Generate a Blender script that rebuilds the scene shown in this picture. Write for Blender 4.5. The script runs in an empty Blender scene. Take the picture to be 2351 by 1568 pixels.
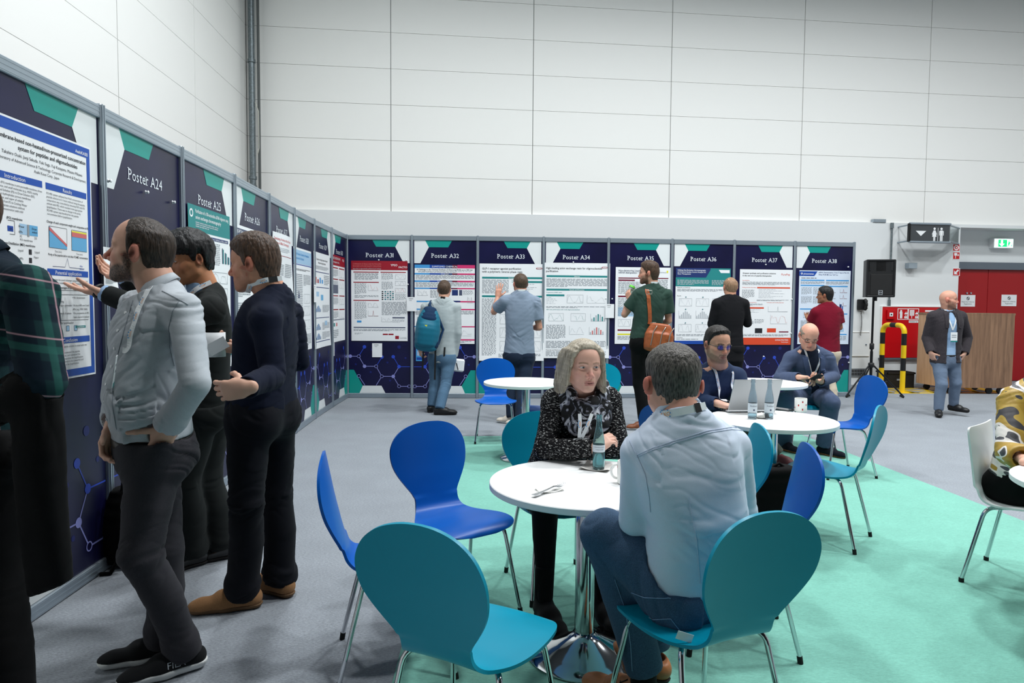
import bpy, math, random
import numpy as np
from mathutils import Vector, Matrix
from mathutils.bvhtree import BVHTree
random.seed(7)
SC = bpy.context.scene
COL = SC.collection
IW, IH, FPX = 2351.0, 1568.0, 1576.3
CAM_H, PITCH, ROLL = 1.461, 0.05405, 0.00772
# ------------------------------------------------------------------ camera
cam = bpy.data.cameras.new('camera')
cam.sensor_width = 36.0
cam.lens = FPX * 36.0 / IW
cam.clip_start = 0.05
camo = bpy.data.objects.new('camera', cam)
COL.objects.link(camo)
CAM_R = Matrix.Rotation(math.pi / 2 - PITCH, 3, 'X') @ Matrix.Rotation(ROLL, 3, 'Z')
CAM_C = Vector((0, 0, CAM_H))
camo.matrix_world = Matrix.Translation(CAM_C) @ CAM_R.to_4x4()
SC.camera = camo
NCR = np.array(CAM_R)
NCC = np.array((0, 0, CAM_H))
def V3(*a):
	return np.array(a, float)
def ray(px, py):
	d = NCR @ np.array(((px - IW / 2) / FPX, -(py - IH / 2) / FPX, -1.0))
	return d / d[1]
def at_y(px, py, y):          # the point of that sight line at distance y
	return NCC + ray(px, py) * y
def at_z(px, py, z=0.0):      # ... at height z
	r = ray(px, py)
	return NCC + r * ((z - CAM_H) / r[2])
def at_plane(px, py, p0, n):
	r = ray(px, py)
	n = np.array(n, float)
	return NCC + r * (np.dot(np.array(p0) - NCC, n) / np.dot(r, n))
def lim(par, px, py, ln, sgn=-1):   # point of the sight line at a bone's length from its parent joint
	r = ray(px, py)
	r = r / np.linalg.norm(r)
	oc = NCC - par
	b = np.dot(oc, r)
	disc = b * b - (np.dot(oc, oc) - ln * ln)
	t = -b + sgn * math.sqrt(disc) if disc > 0 else -b
	return NCC + r * t
def nrm(v):
	v = np.array(v, float)
	return v / (np.linalg.norm(v) + 1e-12)
# ------------------------------------------------------------------ materials
def lin(c):
	out = []
	for v in c[:3]:
		v = v / 255.0
		out.append(v / 12.92 if v <= 0.04045 else ((v + 0.055) / 1.055) ** 2.4)
	return (*out, 1.0)
MATS = {}
class NT:
	def __init__(self, m):
		self.t = m.node_tree
		self.n = self.t.nodes
		self.l = self.t.links
	def add(self, typ, **kw):
		nd = self.n.new(typ)
		for k, v in kw.items():
			if k in nd.inputs:
				nd.inputs[k].default_value = v
			else:
				setattr(nd, k, v)
		return nd
	def link(self, a, ai, b, bi):
		self.l.new(a.outputs[ai], b.inputs[bi])
	def ramp(self, stops, interp='LINEAR'):
		r = self.n.new('ShaderNodeValToRGB')
		r.color_ramp.interpolation = interp
		e = r.color_ramp.elements
		while len(e) < len(stops):
			e.new(0.5)
		for i, (p, c) in enumerate(stops):
			e[i].position = p
			e[i].color = c
		return r
def mat(name, color=(200, 200, 200), rough=0.5, metal=0.0, spec=0.5, coat=0.0, coat_rough=0.1, sheen=0.0,
		bump=0.0, bscale=200.0, bdetail=3.0, var=0.0, vscale=200.0, trans=0.0, ior=1.45, emit=None, estr=0.0, coords='Object', alpha=1.0, stretch=None):
	if name in MATS:
		return MATS[name]
	m = bpy.data.materials.new(name)
	m.use_nodes = True
	g = NT(m)
	b = g.n['Principled BSDF']
	b.inputs['Base Color'].default_value = lin(color)
	b.inputs['Roughness'].default_value = rough
	b.inputs['Metallic'].default_value = metal
	b.inputs['Specular IOR Level'].default_value = spec
	b.inputs['Coat Weight'].default_value = coat
	b.inputs['Coat Roughness'].default_value = coat_rough
	b.inputs['Sheen Weight'].default_value = sheen
	b.inputs['Transmission Weight'].default_value = trans
	b.inputs['IOR'].default_value = ior
	b.inputs['Alpha'].default_value = alpha
	if emit is not None:
		b.inputs['Emission Color'].default_value = lin(emit)
		b.inputs['Emission Strength'].default_value = estr
	tc = None
	if bump or var:
		tc = g.add('ShaderNodeTexCoord')
		src, so = tc, coords
		if stretch:
			mp = g.add('ShaderNodeMapping')
			mp.inputs['Scale'].default_value = stretch
			g.link(tc, coords, mp, 'Vector')
			src, so = mp, 'Vector'
	if bump:
		nz = g.add('ShaderNodeTexNoise', Scale=bscale, Detail=bdetail)
		g.link(src, so, nz, 'Vector')
		bp = g.add('ShaderNodeBump', Strength=min(1.0, bump), Distance=0.01)
		g.link(nz, 'Fac', bp, 'Height')
		g.link(bp, 'Normal', b, 'Normal')
	if var:
		nz = g.add('ShaderNodeTexNoise', Scale=vscale, Detail=2.0)
		g.link(src, so, nz, 'Vector')
		c = np.array(lin(color)[:3])
		r = g.ramp([(0.3, (*(c * (1 - var)), 1)), (0.7, (*np.minimum(c * (1 + var), 1), 1))])
		g.link(nz, 'Fac', r, 'Fac')
		g.link(r, 'Color', b, 'Base Color')
	MATS[name] = m
	return m
def attr_mat(name, rough=0.5, spec=0.4, sss=0.0, bump=0.0, bscale=300.0, stretch=None):
	"""material whose colour is the mesh's own colour attribute 'tint' (lips, brows, stubble ...)"""
	if name in MATS:
		return MATS[name]
	m = bpy.data.materials.new(name)
	m.use_nodes = True
	g = NT(m)
	b = g.n['Principled BSDF']
	a = g.add('ShaderNodeAttribute', attribute_name='tint')
	g.link(a, 'Color', b, 'Base Color')
	b.inputs['Roughness'].default_value = rough
	b.inputs['Specular IOR Level'].default_value = spec
	if sss:
		b.inputs['Subsurface Weight'].default_value = sss
		b.inputs['Subsurface Radius'].default_value = (0.012, 0.005, 0.003)
		b.inputs['Subsurface Scale'].default_value = 0.6
	if bump:
		tc = g.add('ShaderNodeTexCoord')
		mp = g.add('ShaderNodeMapping')
		if stretch:
			mp.inputs['Scale'].default_value = stretch
		g.link(tc, 'Object', mp, 'Vector')
		nz = g.add('ShaderNodeTexNoise', Scale=bscale, Detail=2.0)
		g.link(mp, 'Vector', nz, 'Vector')
		bp = g.add('ShaderNodeBump', Strength=bump, Distance=0.004)
		g.link(nz, 'Fac', bp, 'Height')
		g.link(bp, 'Normal', b, 'Normal')
	MATS[name] = m
	return m
# ------------------------------------------------------------------ mesh collecting
TXT = {}
def glyphs(s, bold=0.0):
	"""flat mesh of a string, height-normalised to capitals of 1, origin at the baseline's left"""
	key = (s, bold)
	if key in TXT:
		return TXT[key]
	c = bpy.data.curves.new('t', 'FONT')
	c.body = s
	c.size = 1.0
	c.resolution_u = 2
	c.offset = bold
	c.fill_mode = 'FRONT'
	o = bpy.data.objects.new('t', c)
	COL.objects.link(o)
	dg = bpy.context.evaluated_depsgraph_get()
	me = o.evaluated_get(dg).to_mesh()
	v = np.array([q.co[:] for q in me.vertices]).reshape(-1, 3)
	f = [tuple(p.vertices) for p in me.polygons]
	o.evaluated_get(dg).to_mesh_clear()
	bpy.data.objects.remove(o)
	bpy.data.curves.remove(c)
	v = v / 0.73
	TXT[key] = (v, f)
	return TXT[key]
class MB:
	def __init__(self):
		self.v, self.f, self.mi, self.sm = [], [], [], []
		self.mats = []
		self.M = None
	def slot(self, m):
		if m not in self.mats:
			self.mats.append(m)
		return self.mats.index(m)
	def add(self, verts, faces, m, smooth=False):
		verts = np.asarray(verts, float)
		if self.M is not None:
			verts = verts @ self.M[:3, :3].T + self.M[:3, 3]
		n = len(self.v)
		self.v.extend(map(tuple, verts))
		s = self.slot(m)
		for q in faces:
			self.f.append(tuple(n + i for i in q))
			self.mi.append(s)
			self.sm.append(smooth)
	def box(self, c, s, m, R=None, bev=0.0):
		hx, hy, hz = s[0] / 2, s[1] / 2, s[2] / 2
		if bev > 0:
			b = min(bev, hx * .9, hy * .9, hz * .9)
			vs, idx = [], {}
			for sx in (-1, 1):
				for sy in (-1, 1):
					for sz in (-1, 1):
						for ax in range(3):
							p = [sx * (hx - b), sy * (hy - b), sz * (hz - b)]
							p[ax] = (sx * hx, sy * hy, sz * hz)[ax]
							idx[(sx, sy, sz, ax)] = len(vs)
							vs.append(p)
			fs = []
			for ax in range(3):
				o1, o2 = [(1, 2), (2, 0), (0, 1)][ax]
				for sg in (-1, 1):
					q = []
					for a, b2 in ((-1, -1), (1, -1), (1, 1), (-1, 1)):
						k = [0, 0, 0]
						k[ax] = sg
						k[o1] = a
						k[o2] = b2
						q.append(idx[(*k, ax)])
					fs.append(q if sg > 0 else q[::-1])
			for ax in range(3):
				o1, o2 = [(1, 2), (2, 0), (0, 1)][ax]
				for s1 in (-1, 1):
					for s2 in (-1, 1):
						k0, k1 = [0, 0, 0], [0, 0, 0]
						k0[ax], k1[ax] = -1, 1
						k0[o1] = k1[o1] = s1
						k0[o2] = k1[o2] = s2
						q = [idx[(*k0, o1)], idx[(*k1, o1)], idx[(*k1, o2)], idx[(*k0, o2)]]
						fs.append(q if s1 * s2 < 0 else q[::-1])
			for sx in (-1, 1):
				for sy in (-1, 1):
					for sz in (-1, 1):
						q = [idx[(sx, sy, sz, a)] for a in range(3)]
						fs.append(q if sx * sy * sz > 0 else q[::-1])
			vs = np.array(vs)
		else:
			vs = np.array([(x, y, z) for x in (-hx, hx) for y in (-hy, hy) for z in (-hz, hz)])
			fs = [(0, 1, 3, 2), (4, 6, 7, 5), (0, 4, 5, 1), (2, 3, 7, 6), (0, 2, 6, 4), (1, 5, 7, 3)]
		if R is not None:
			vs = vs @ np.array(R).T
		self.add(vs + np.array(c), fs, m)
	def poly(self, pts, m):
		self.add(pts, [tuple(range(len(pts)))], m)
	def prism(self, pts, ext, m):      # outline (3-D points) pushed along ext
		pts = np.array(pts, float)
		n = len(pts)
		vs = np.vstack([pts, pts + np.array(ext)])
		nor = np.cross(pts[1] - pts[0], pts[2] - pts[1])
		fl = np.dot(nor, ext) > 0
		fs = [tuple(range(n))[::-1], tuple(range(n, 2 * n))] + [(i, (i + 1) % n, n + (i + 1) % n, n + i) for i in range(n)]
		if not fl:
			fs = [q[::-1] for q in fs]
		self.add(vs, fs, m)
	def tube(self, path, r, m, seg=10, caps=True, closed=False):
		P = [np.array(p, float) for p in path]
		n = len(P)
		rr = r if hasattr(r, '__len__') else [r] * n
		vs, fs = [], []
		prev = None
		for i in range(n):
			if closed:
				t = nrm(P[(i + 1) % n] - P[i - 1])
			else:
				t = nrm(P[min(i + 1, n - 1)] - P[max(i - 1, 0)])
			if prev is None:
				a = np.array((0, 0, 1.0)) if abs(t[2]) < .9 else np.array((1.0, 0, 0))
				u = nrm(np.cross(t, a))
			else:
				u = nrm(prev - t * np.dot(prev, t))
			prev = u
			w = np.cross(t, u)
			for k in range(seg):
				an = 2 * math.pi * k / seg
				vs.append(P[i] + rr[i] * (math.cos(an) * u + math.sin(an) * w))
		for i in range(n if closed else n - 1):
			j = (i + 1) % n
			for k in range(seg):
				k2 = (k + 1) % seg
				fs.append((i * seg + k, i * seg + k2, j * seg + k2, j * seg + k))
		self.add(vs, fs, m, True)
		if caps and not closed:
			self.add(vs[:seg], [tuple(range(seg))[::-1]], m)
			self.add(vs[-seg:], [tuple(range(seg))], m)
	def lathe(self, prof, m, seg=32, c=(0, 0, 0), smooth=True):
		vs, fs = [], []
		for r, z in prof:
			for k in range(seg):
				an = 2 * math.pi * k / seg
				vs.append((c[0] + r * math.cos(an), c[1] + r * math.sin(an), c[2] + z))
		n = len(prof)
		for i in range(n - 1):
			for k in range(seg):
				k2 = (k + 1) % seg
				fs.append((i * seg + k, i * seg + k2, (i + 1) * seg + k2, (i + 1) * seg + k))
		if prof[0][0] > 1e-6:
			fs.append(tuple(range(seg))[::-1])
		if prof[-1][0] > 1e-6:
			fs.append(tuple(range((n - 1) * seg, n * seg)))
		self.add(vs, fs, m, smooth)
	def text(self, s, o, ex, ez, h, m, align='L', bold=0.0, maxw=None, sx=1.0):
		"""lettering in the plane (ex, ez), capitals h tall, o = baseline start / centre / end"""
		v, f = glyphs(s, bold)
		if not len(v):
			return 0
		w = v[:, 0].max() * h * sx
		if maxw and w > maxw:
			sx *= maxw / w
			w = maxw
		x = v[:, 0] * h * sx - {'L': 0, 'C': w / 2, 'R': w}[align]
		P = np.array(o)[None, :] + x[:, None] * np.array(ex)[None, :] + (v[:, 1] * h)[:, None] * np.array(ez)[None, :]
		self.add(P, f, m)
		return w
	def build(self, name, parent=None, loc=None, auto=None):
		me = bpy.data.meshes.new(name)
		v = np.array(self.v)
		o = bpy.data.objects.new(name, me)
		COL.objects.link(o)
		if loc is not None:
			v = v - np.array(loc)
			o.location = loc
		me.from_pydata(v.tolist(), [], self.f)
		for m in self.mats:
			me.materials.append(m)
		me.polygons.foreach_set('material_index', self.mi)
		me.polygons.foreach_set('use_smooth', self.sm)
		me.update()
		if auto:
			me.set_sharp_from_angle(angle=math.radians(auto))
		if parent is not None:
			o.parent = parent
		return o
def tag(o, label, cat, group=None, kind=None):
	o['label'] = label
	o['category'] = cat
	if group:
		o['group'] = group
	if kind:
		o['kind'] = kind
	return o
def struct(o):
	o['kind'] = 'structure'
	return o
def empty(name, loc=(0, 0, 0), rz=0.0):
	o = bpy.data.objects.new(name, None)
	o.empty_display_size = 0.1
	COL.objects.link(o)
	o.location = tuple(float(x) for x in loc)
	o.rotation_euler = (0, 0, rz)
	return o
def copy_tree(o, parent=None):
	c = o.copy()
	COL.objects.link(c)
	c.parent = parent
	for ch in list(o.children):
		copy_tree(ch, c)
	return c
def rotz(a):
	c, s = math.cos(a), math.sin(a)
	return np.array(((c, -s, 0), (s, c, 0), (0, 0, 1.0)))
def frame(o, x, y, z):
	M = np.eye(4)
	M[:3, 0], M[:3, 1], M[:3, 2], M[:3, 3] = x, y, z, o
	return M
# ------------------------------------------------------------------ setting
M_CLAD = mat('wall_cladding', (243, 243, 240), rough=0.55, spec=0.3)
M_JOINT = mat('wall_joint', (146, 148, 148), rough=0.8)
M_PLASTER = mat('wall_plaster', (226, 230, 231), rough=0.7, bump=0.05, bscale=60)
M_CEIL = mat('ceiling_paint', (70, 72, 75), rough=0.9)
M_ALU = mat('brushed_aluminium', (168, 180, 190), rough=0.38, metal=0.75, bump=0.03, bscale=300, stretch=(1, 1, 12))
M_GALV = mat('galvanised_pipe', (120, 130, 134), rough=0.45, metal=0.7, var=0.25, vscale=40)
M_WHITE = mat('white_paper', (236, 239, 241), rough=0.45)
M_INK = mat('black_ink', (28, 28, 32), rough=0.6)
def carpet_mat(name, c, var, vs):
	m = bpy.data.materials.new(name)
	m.use_nodes = True
	g = NT(m)
	b = g.n['Principled BSDF']
	b.inputs['Roughness'].default_value = 0.95
	b.inputs['Specular IOR Level'].default_value = 0.15
	b.inputs['Sheen Weight'].default_value = 0.15
	tc = g.add('ShaderNodeTexCoord')
	n1 = g.add('ShaderNodeTexNoise', Scale=vs, Detail=6.0, Roughness=0.8)
	n2 = g.add('ShaderNodeTexNoise', Scale=3.0, Detail=3.0)
	mp = g.add('ShaderNodeMapping')
	mp.inputs['Scale'].default_value = (0.6, 1.6, 1)
	g.link(tc, 'Object', mp, 'Vector')
	g.link(mp, 'Vector', n1, 'Vector')
	g.link(tc, 'Object', n2, 'Vector')
	cc = np.array(lin(c)[:3])
	r = g.ramp([(0.30, (*(cc * (1 - var)), 1)), (0.5, (*cc, 1)), (0.72, (*np.minimum(1, cc * (1 + var)), 1))])
	g.link(n1, 'Fac', r, 'Fac')
	mx = g.add('ShaderNodeMixRGB', blend_type='MULTIPLY')
	mx.inputs['Fac'].default_value = 1.0
	r2 = g.ramp([(0.3, (.93, .93, .93, 1)), (0.7, (1.03, 1.03, 1.03, 1))])
	g.link(n2, 'Fac', r2, 'Fac')
	g.link(r, 'Color', mx, 'Color1')
	g.link(r2, 'Color', mx, 'Color2')
	g.link(mx, 'Color', b, 'Base Color')
	bp = g.add('ShaderNodeBump', Strength=0.5, Distance=0.004)
	g.link(n1, 'Fac', bp, 'Height')
	g.link(bp, 'Normal', b, 'Normal')
	return m
M_CARPET = carpet_mat('grey_carpet', (142, 148, 155), 0.50, 110)
M_MINT = carpet_mat('mint_carpet', (121, 182, 166), 0.22, 90)
ZT = 3.04
WC = V3(-4.47, 11.68, 0)                     # room corner behind the partition
WD = nrm((1, 0.1147, 0))                     # back wall runs this way
WN = V3(WD[1], -WD[0], 0)                    # ... and faces this way
LD = nrm((0.057, -1, 0))                     # left wall runs toward the viewer
LN = V3(1, 0.057, 0)
ROOM_Y0, ROOM_X1, ROOM_Z = -14.0, 15.0, 9.2
mb = MB()
mb.poly([(-6, ROOM_Y0, 0), (ROOM_X1 + 1, ROOM_Y0, 0), (ROOM_X1 + 1, 16, 0), (-6, 16, 0)], M_CARPET)
struct(mb.build('floor'))
mb = MB()
mb.poly([(-6, ROOM_Y0, ROOM_Z), (-6, 16, ROOM_Z), (ROOM_X1 + 1, 16, ROOM_Z), (ROOM_X1 + 1, ROOM_Y0, ROOM_Z)], M_CEIL)
struct(mb.build('ceiling'))
mb = MB()
mb.poly([(-6, ROOM_Y0, 0), (ROOM_X1 + 1, ROOM_Y0, 0), (ROOM_X1 + 1, ROOM_Y0, ROOM_Z), (-6, ROOM_Y0, ROOM_Z)][::-1], M_CEIL)
struct(mb.build('wall_front'))
mb = MB()
mb.poly([(ROOM_X1, ROOM_Y0, 0), (ROOM_X1, 16, 0), (ROOM_X1, 16, ROOM_Z), (ROOM_X1, ROOM_Y0, ROOM_Z)], M_CLAD)
struct(mb.build('wall_right'))
def wall_s(px, py, p0, n, d):
	return float(np.dot(at_plane(px, py, p0, n) - p0, d))
def clad(mb, p0, d, n, ss, zs):
	"""cladding sheets with open joints over a dark backing"""
	s0, s1, z0, z1 = ss[0], ss[-1], zs[0], zs[-1]
	b = -0.02
	q = [p0 + d * s + n * b + V3(0, 0, z) for s, z in ((s0, z0), (s1, z0), (s1, z1), (s0, z1))]
	mb.poly(q if np.dot(np.cross(q[1] - q[0], q[2] - q[1]), n) > 0 else q[::-1], M_JOINT)
	for i in range(len(ss) - 1):
		for j in range(len(zs) - 1):
			a, c = ss[i] + 0.006, ss[i + 1] - 0.006
			e, f = zs[j] + (0.003 if j else 0), zs[j + 1] - 0.003
			ctr = p0 + d * (a + c) / 2 + n * -0.01 + V3(0, 0, (e + f) / 2)
			R = np.column_stack([d, np.cross((0, 0, 1.0), d), (0, 0, 1.0)])
			mb.box(ctr, (c - a, 0.02, f - e), M_CLAD, R=R)
zs = [ZT] + [ZT + 0.605 * k for k in range(1, 11)] + [ROOM_Z]
ss = [0.0] + [wall_s(x, 0, WC, WN, WD) for x in (897, 1226, 1545, 1850, 2141)]
while ss[-1] < 19:
	ss.append(ss[-1] + 2.55)
mb = MB()
clad(mb, WC, WD, WN, ss, zs)
struct(mb.build('wall_back'))
# lower plastered part of the back wall, ends at the door recess
LOFF = 0.06
PL0 = WC + WN * LOFF
s_end = wall_s(2204, 560, PL0, WN, WD)
mb = MB()
R_W = np.column_stack([WD, -WN, (0, 0, 1.0)])
def wbox(mb, s0, s1, z0, z1, o0, o1, m, bev=0.0):
	"""box on the back wall: along s, up z, from offset o0 to o1 in front of the cladding face"""
	c = WC + WD * (s0 + s1) / 2 + WN * (o0 + o1) / 2 + V3(0, 0, (z0 + z1) / 2)
	mb.box(c, (abs(s1 - s0), abs(o1 - o0), abs(z1 - z0)), m, R=R_W, bev=bev)
wbox(mb, 0.0, s_end, 0, ZT, -0.6, LOFF, M_PLASTER)
RD = -0.38                                    # recess depth of the doors
wbox(mb, s_end, 19, 2.36, ZT - 0.06, RD - 0.2, RD, M_PLASTER)
wbox(mb, s_end, 19, ZT - 0.06, ZT, RD - 0.2, LOFF, M_PLASTER)
struct(mb.build('wall_back_lower'))
mb = MB()
ssl = [0.0] + [float(np.dot(at_plane(x, y, WC, LN) - WC, LD)) for x, y in ((447, 150), (271, 150))]
while ssl[-1] < 26:
	ssl.append(ssl[-1] + 2.1)
clad(mb, WC, LD, LN, ssl, [0.0, 1.83, 2.435] + zs)
struct(mb.build('wall_left'))
# corner downpipe
pt = WC + WN * 0.16 + LN * 0.16
mb = MB()
mb.tube([pt + V3(-.03, 0, 0), pt + V3(-.03, 0, ROOM_Z)], 0.05, M_GALV, 14)
for z in (3.35, 3.5, 5.4):
	mb.tube([pt + V3(-.03, 0, z), pt + V3(-.03, 0, z + .05)], 0.064, M_GALV, 14)
o = mb.build('drain_pipe')
tag(o, 'tall grey metal pipe running up the corner between the two white walls', 'pipe')
mb = MB()
q = pt + V3(.09, -.02, 0)
mb.tube([q, q + V3(0, 0, ROOM_Z)], 0.022, mat('dark_pipe', (88, 92, 92), rough=.5, metal=.3), 10)
mb.tube([q + V3(-.02, -.03, 3.9), q + V3(.01, -.05, 4.0), q + V3(.0, -.03, 4.6), q + V3(-.05, -.02, 4.75)], 0.008, mat('pale_cable', (200, 200, 190)), 6)
o = mb.build('conduit_pipe')
tag(o, 'thin dark conduit pipe standing beside the wide grey pipe in the wall corner', 'pipe')
# mint carpet laid on the grey one
mb = MB()
cp = [at_z(*p) for p in ((1050, 1003), (1834, 997), (2240, 1155))]
cd = nrm(cp[2] - cp[1])
cr = cp[1] + cd * 12
cl = nrm(at_z(901, 1568) - at_z(1056, 1003))
cb = at_z(901, 1568) + cl * 4
pts = [cp[0], at_z(901, 1568), cb, V3(cr[0], cb[1], 0), cr, cp[1]]
mb.prism([p + V3(0, 0, 0.0005) for p in pts], (0, 0, 0.006), M_MINT)
tag(mb.build('green_carpet'), 'mint green carpet laid over the grey floor under the tables and chairs', 'carpet')
# ------------------------------------------------------------------ doors in the recess
M_RED = mat('red_door_paint', (158, 16, 22), rough=0.4, spec=0.4)
M_RED2 = mat('red_sheet_metal', (196, 10, 20), rough=0.35, spec=0.5)
M_GREYMETAL = mat('grey_lintel', (96, 106, 116), rough=0.45)
s_mid = wall_s(2264, 750, WC + WN * RD, WN, WD)
s_door1 = s_mid + 1.15
dz = 2.22
mb = MB()
wbox(mb, s_end - .2, 19, dz, dz + 0.14, RD - .1, RD + 0.06, M_GREYMETAL)
struct(mb.build('trim_1'))
for i, (a, c) in enumerate(((s_end - .25, s_mid - 0.004), (s_mid + 0.004, s_door1), (s_door1 + .008, s_door1 + 1.2))):
	mb = MB()
	wbox(mb, a, c, 0.01, dz, RD - .06, RD, M_RED, bev=0.004)
	d = struct(mb.build('door_%d' % (i + 1)))
	if i == 0:
		h = MB()
		for px in (2219, 2228):
			p = at_plane(px, 673, WC + WN * RD, WN)
			h.tube([p, p + WN * 0.02], 0.017, M_ALU, 12)
		h.build('door_lock', d)
	mb.mats = []
mb = MB()
wbox(mb, s_door1 + 1.21, 19, 0, dz, RD - .2, RD, M_PLASTER)
struct(mb.build('wall_back_door_side'))
# ------------------------------------------------------------------ poster partition
LP = [(-2.135, 1.77), (-2.17, 2.744), (-2.208, 3.718), (-2.25, 4.692), (-2.288, 5.668), (-2.35, 6.642), (-2.419, 7.624), (-2.48, 8.598), (-2.518, 9.574), (-2.535, 10.55)]
BP = [(-2.535, 10.55), (-1.543, 10.571), (-0.537, 10.605), (0.478, 10.661), (1.491, 10.74), (2.503, 10.836), (3.512, 10.944), (4.516, 11.056), (5.517, 11.166)]
M_NAVY = mat('navy_board_print', (18, 18, 58), rough=0.33, spec=0.5, var=0.25, vscale=2.0)
M_TEAL = mat('teal_board_print', (14, 146, 136), rough=0.36)
M_PALE = mat('pale_board_print', (222, 227, 228), rough=0.36)
M_LAV = mat('lavender_print', (138, 142, 206), rough=0.4)
M_BLUEP = mat('blue_print', (44, 74, 190), rough=0.4)
M_BLUED = mat('dim_blue_print', (26, 34, 104), rough=0.4)
M_TITLE = mat('title_print', (226, 232, 238), rough=0.4)
class Face:
	"""plane of one partition panel: s along (m), z up, o out towards the room"""
	def __init__(self, p0, p1):
		a, b = V3(*p0, 0), V3(*p1, 0)
		self.L = np.linalg.norm(b - a)
		self.a, self.ex = a, (b - a) / self.L
		self.n = V3(self.ex[1], -self.ex[0], 0)
	def P(self, s, z, o=0.0):
		return self.a + self.ex * s + self.n * o + V3(0, 0, z)
	def px(self, px, py):
		p = at_plane(px, py, self.a, self.n) - self.a
		return float(np.dot(p, self.ex)), float(p[2])
SERIF = {'P': 'tb', 'A': 'AA', 'r': 'rb', '1': 'c'}
def serif_text(mb, F, s, z, h, text, m, o, width):
	"""title lettering with slab feet"""
	adv, out = 0.0, []
	for ch in text:
		if ch == ' ':
			adv += 0.36
			continue
		v, f = glyphs(ch)
		x0, x1 = v[:, 0].min(), v[:, 0].max()
		out.append((ch, adv - x0, adv, adv + x1 - x0))
		adv += (x1 - x0) + 0.13
	k = width / adv
	for ch, ox, a, b in out:
		v, f = glyphs(ch)
		w = np.array([F.P(s + (q[0] + ox) * k, z + q[1] * h, o) for q in v])
		mb.add(w, f, m)
		def bar(u0, u1, y):
			mb.poly([F.P(s + u0 * k, z + y * h, o), F.P(s + u1 * k, z + y * h, o), F.P(s + u1 * k, z + (y + .07) * h, o), F.P(s + u0 * k, z + (y + .07) * h, o)], m)
		if ch == 'P':
			bar(a - .12, a + .3, 0)
			bar(a - .12, a + .1, .93)
		elif ch == 'r':
			bar(a - .1, a + .3, 0)
			bar(a - .1, a + .1, .66)
		elif ch == 'A':
			bar(a - .1, a + .24, 0)
			bar(b - .24, b + .1, 0)
def disc(mb, F, s, z, r, m, o, r2=0.0, seg=18):
	a = [2 * math.pi * k / seg for k in range(seg)]
	if r2:
		vs = [F.P(s + r * math.cos(t), z + r * math.sin(t), o) for t in a] + [F.P(s + r2 * math.cos(t), z + r2 * math.sin(t), o) for t in a]
		mb.add(vs, [(k, (k + 1) % seg, seg + (k + 1) % seg, seg + k) for k in range(seg)], m)
	else:
		mb.add([F.P(s + r * math.cos(t), z + r * math.sin(t), o) for t in a], [tuple(range(seg))], m)
NODES = {  # x, z of the molecule print on an odd panel (fractions of a metre), kind
	'a': (.265, .79, 'b'), 'b': (.176, .645, 'o'), 'c': (.0, .645, 'l'), 'd': (.265, .49, 'l'), 'e': (.445, .49, 'o'), 'f': (.535, .635, 'b'),
	'g': (.532, .335, 'o'), 'h': (.71, .335, 'l'), 'i': (.80, .487, 'b'), 'j': (.71, .64, 'b'), 'k': (.80, .182, 'o'), 'l': (.97, .182, 'o'),
	'm': (.176, .34, 'o'), 'n': (.27, .196, '-'), 'p': (.445, .196, '-'), 'q': (.97, .487, '-'), 'r': (.80, .79, 'd')}
EDGES = 'ab bc bd de ef eg gp gh hi ij iq hk kl mn'.split()
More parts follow.
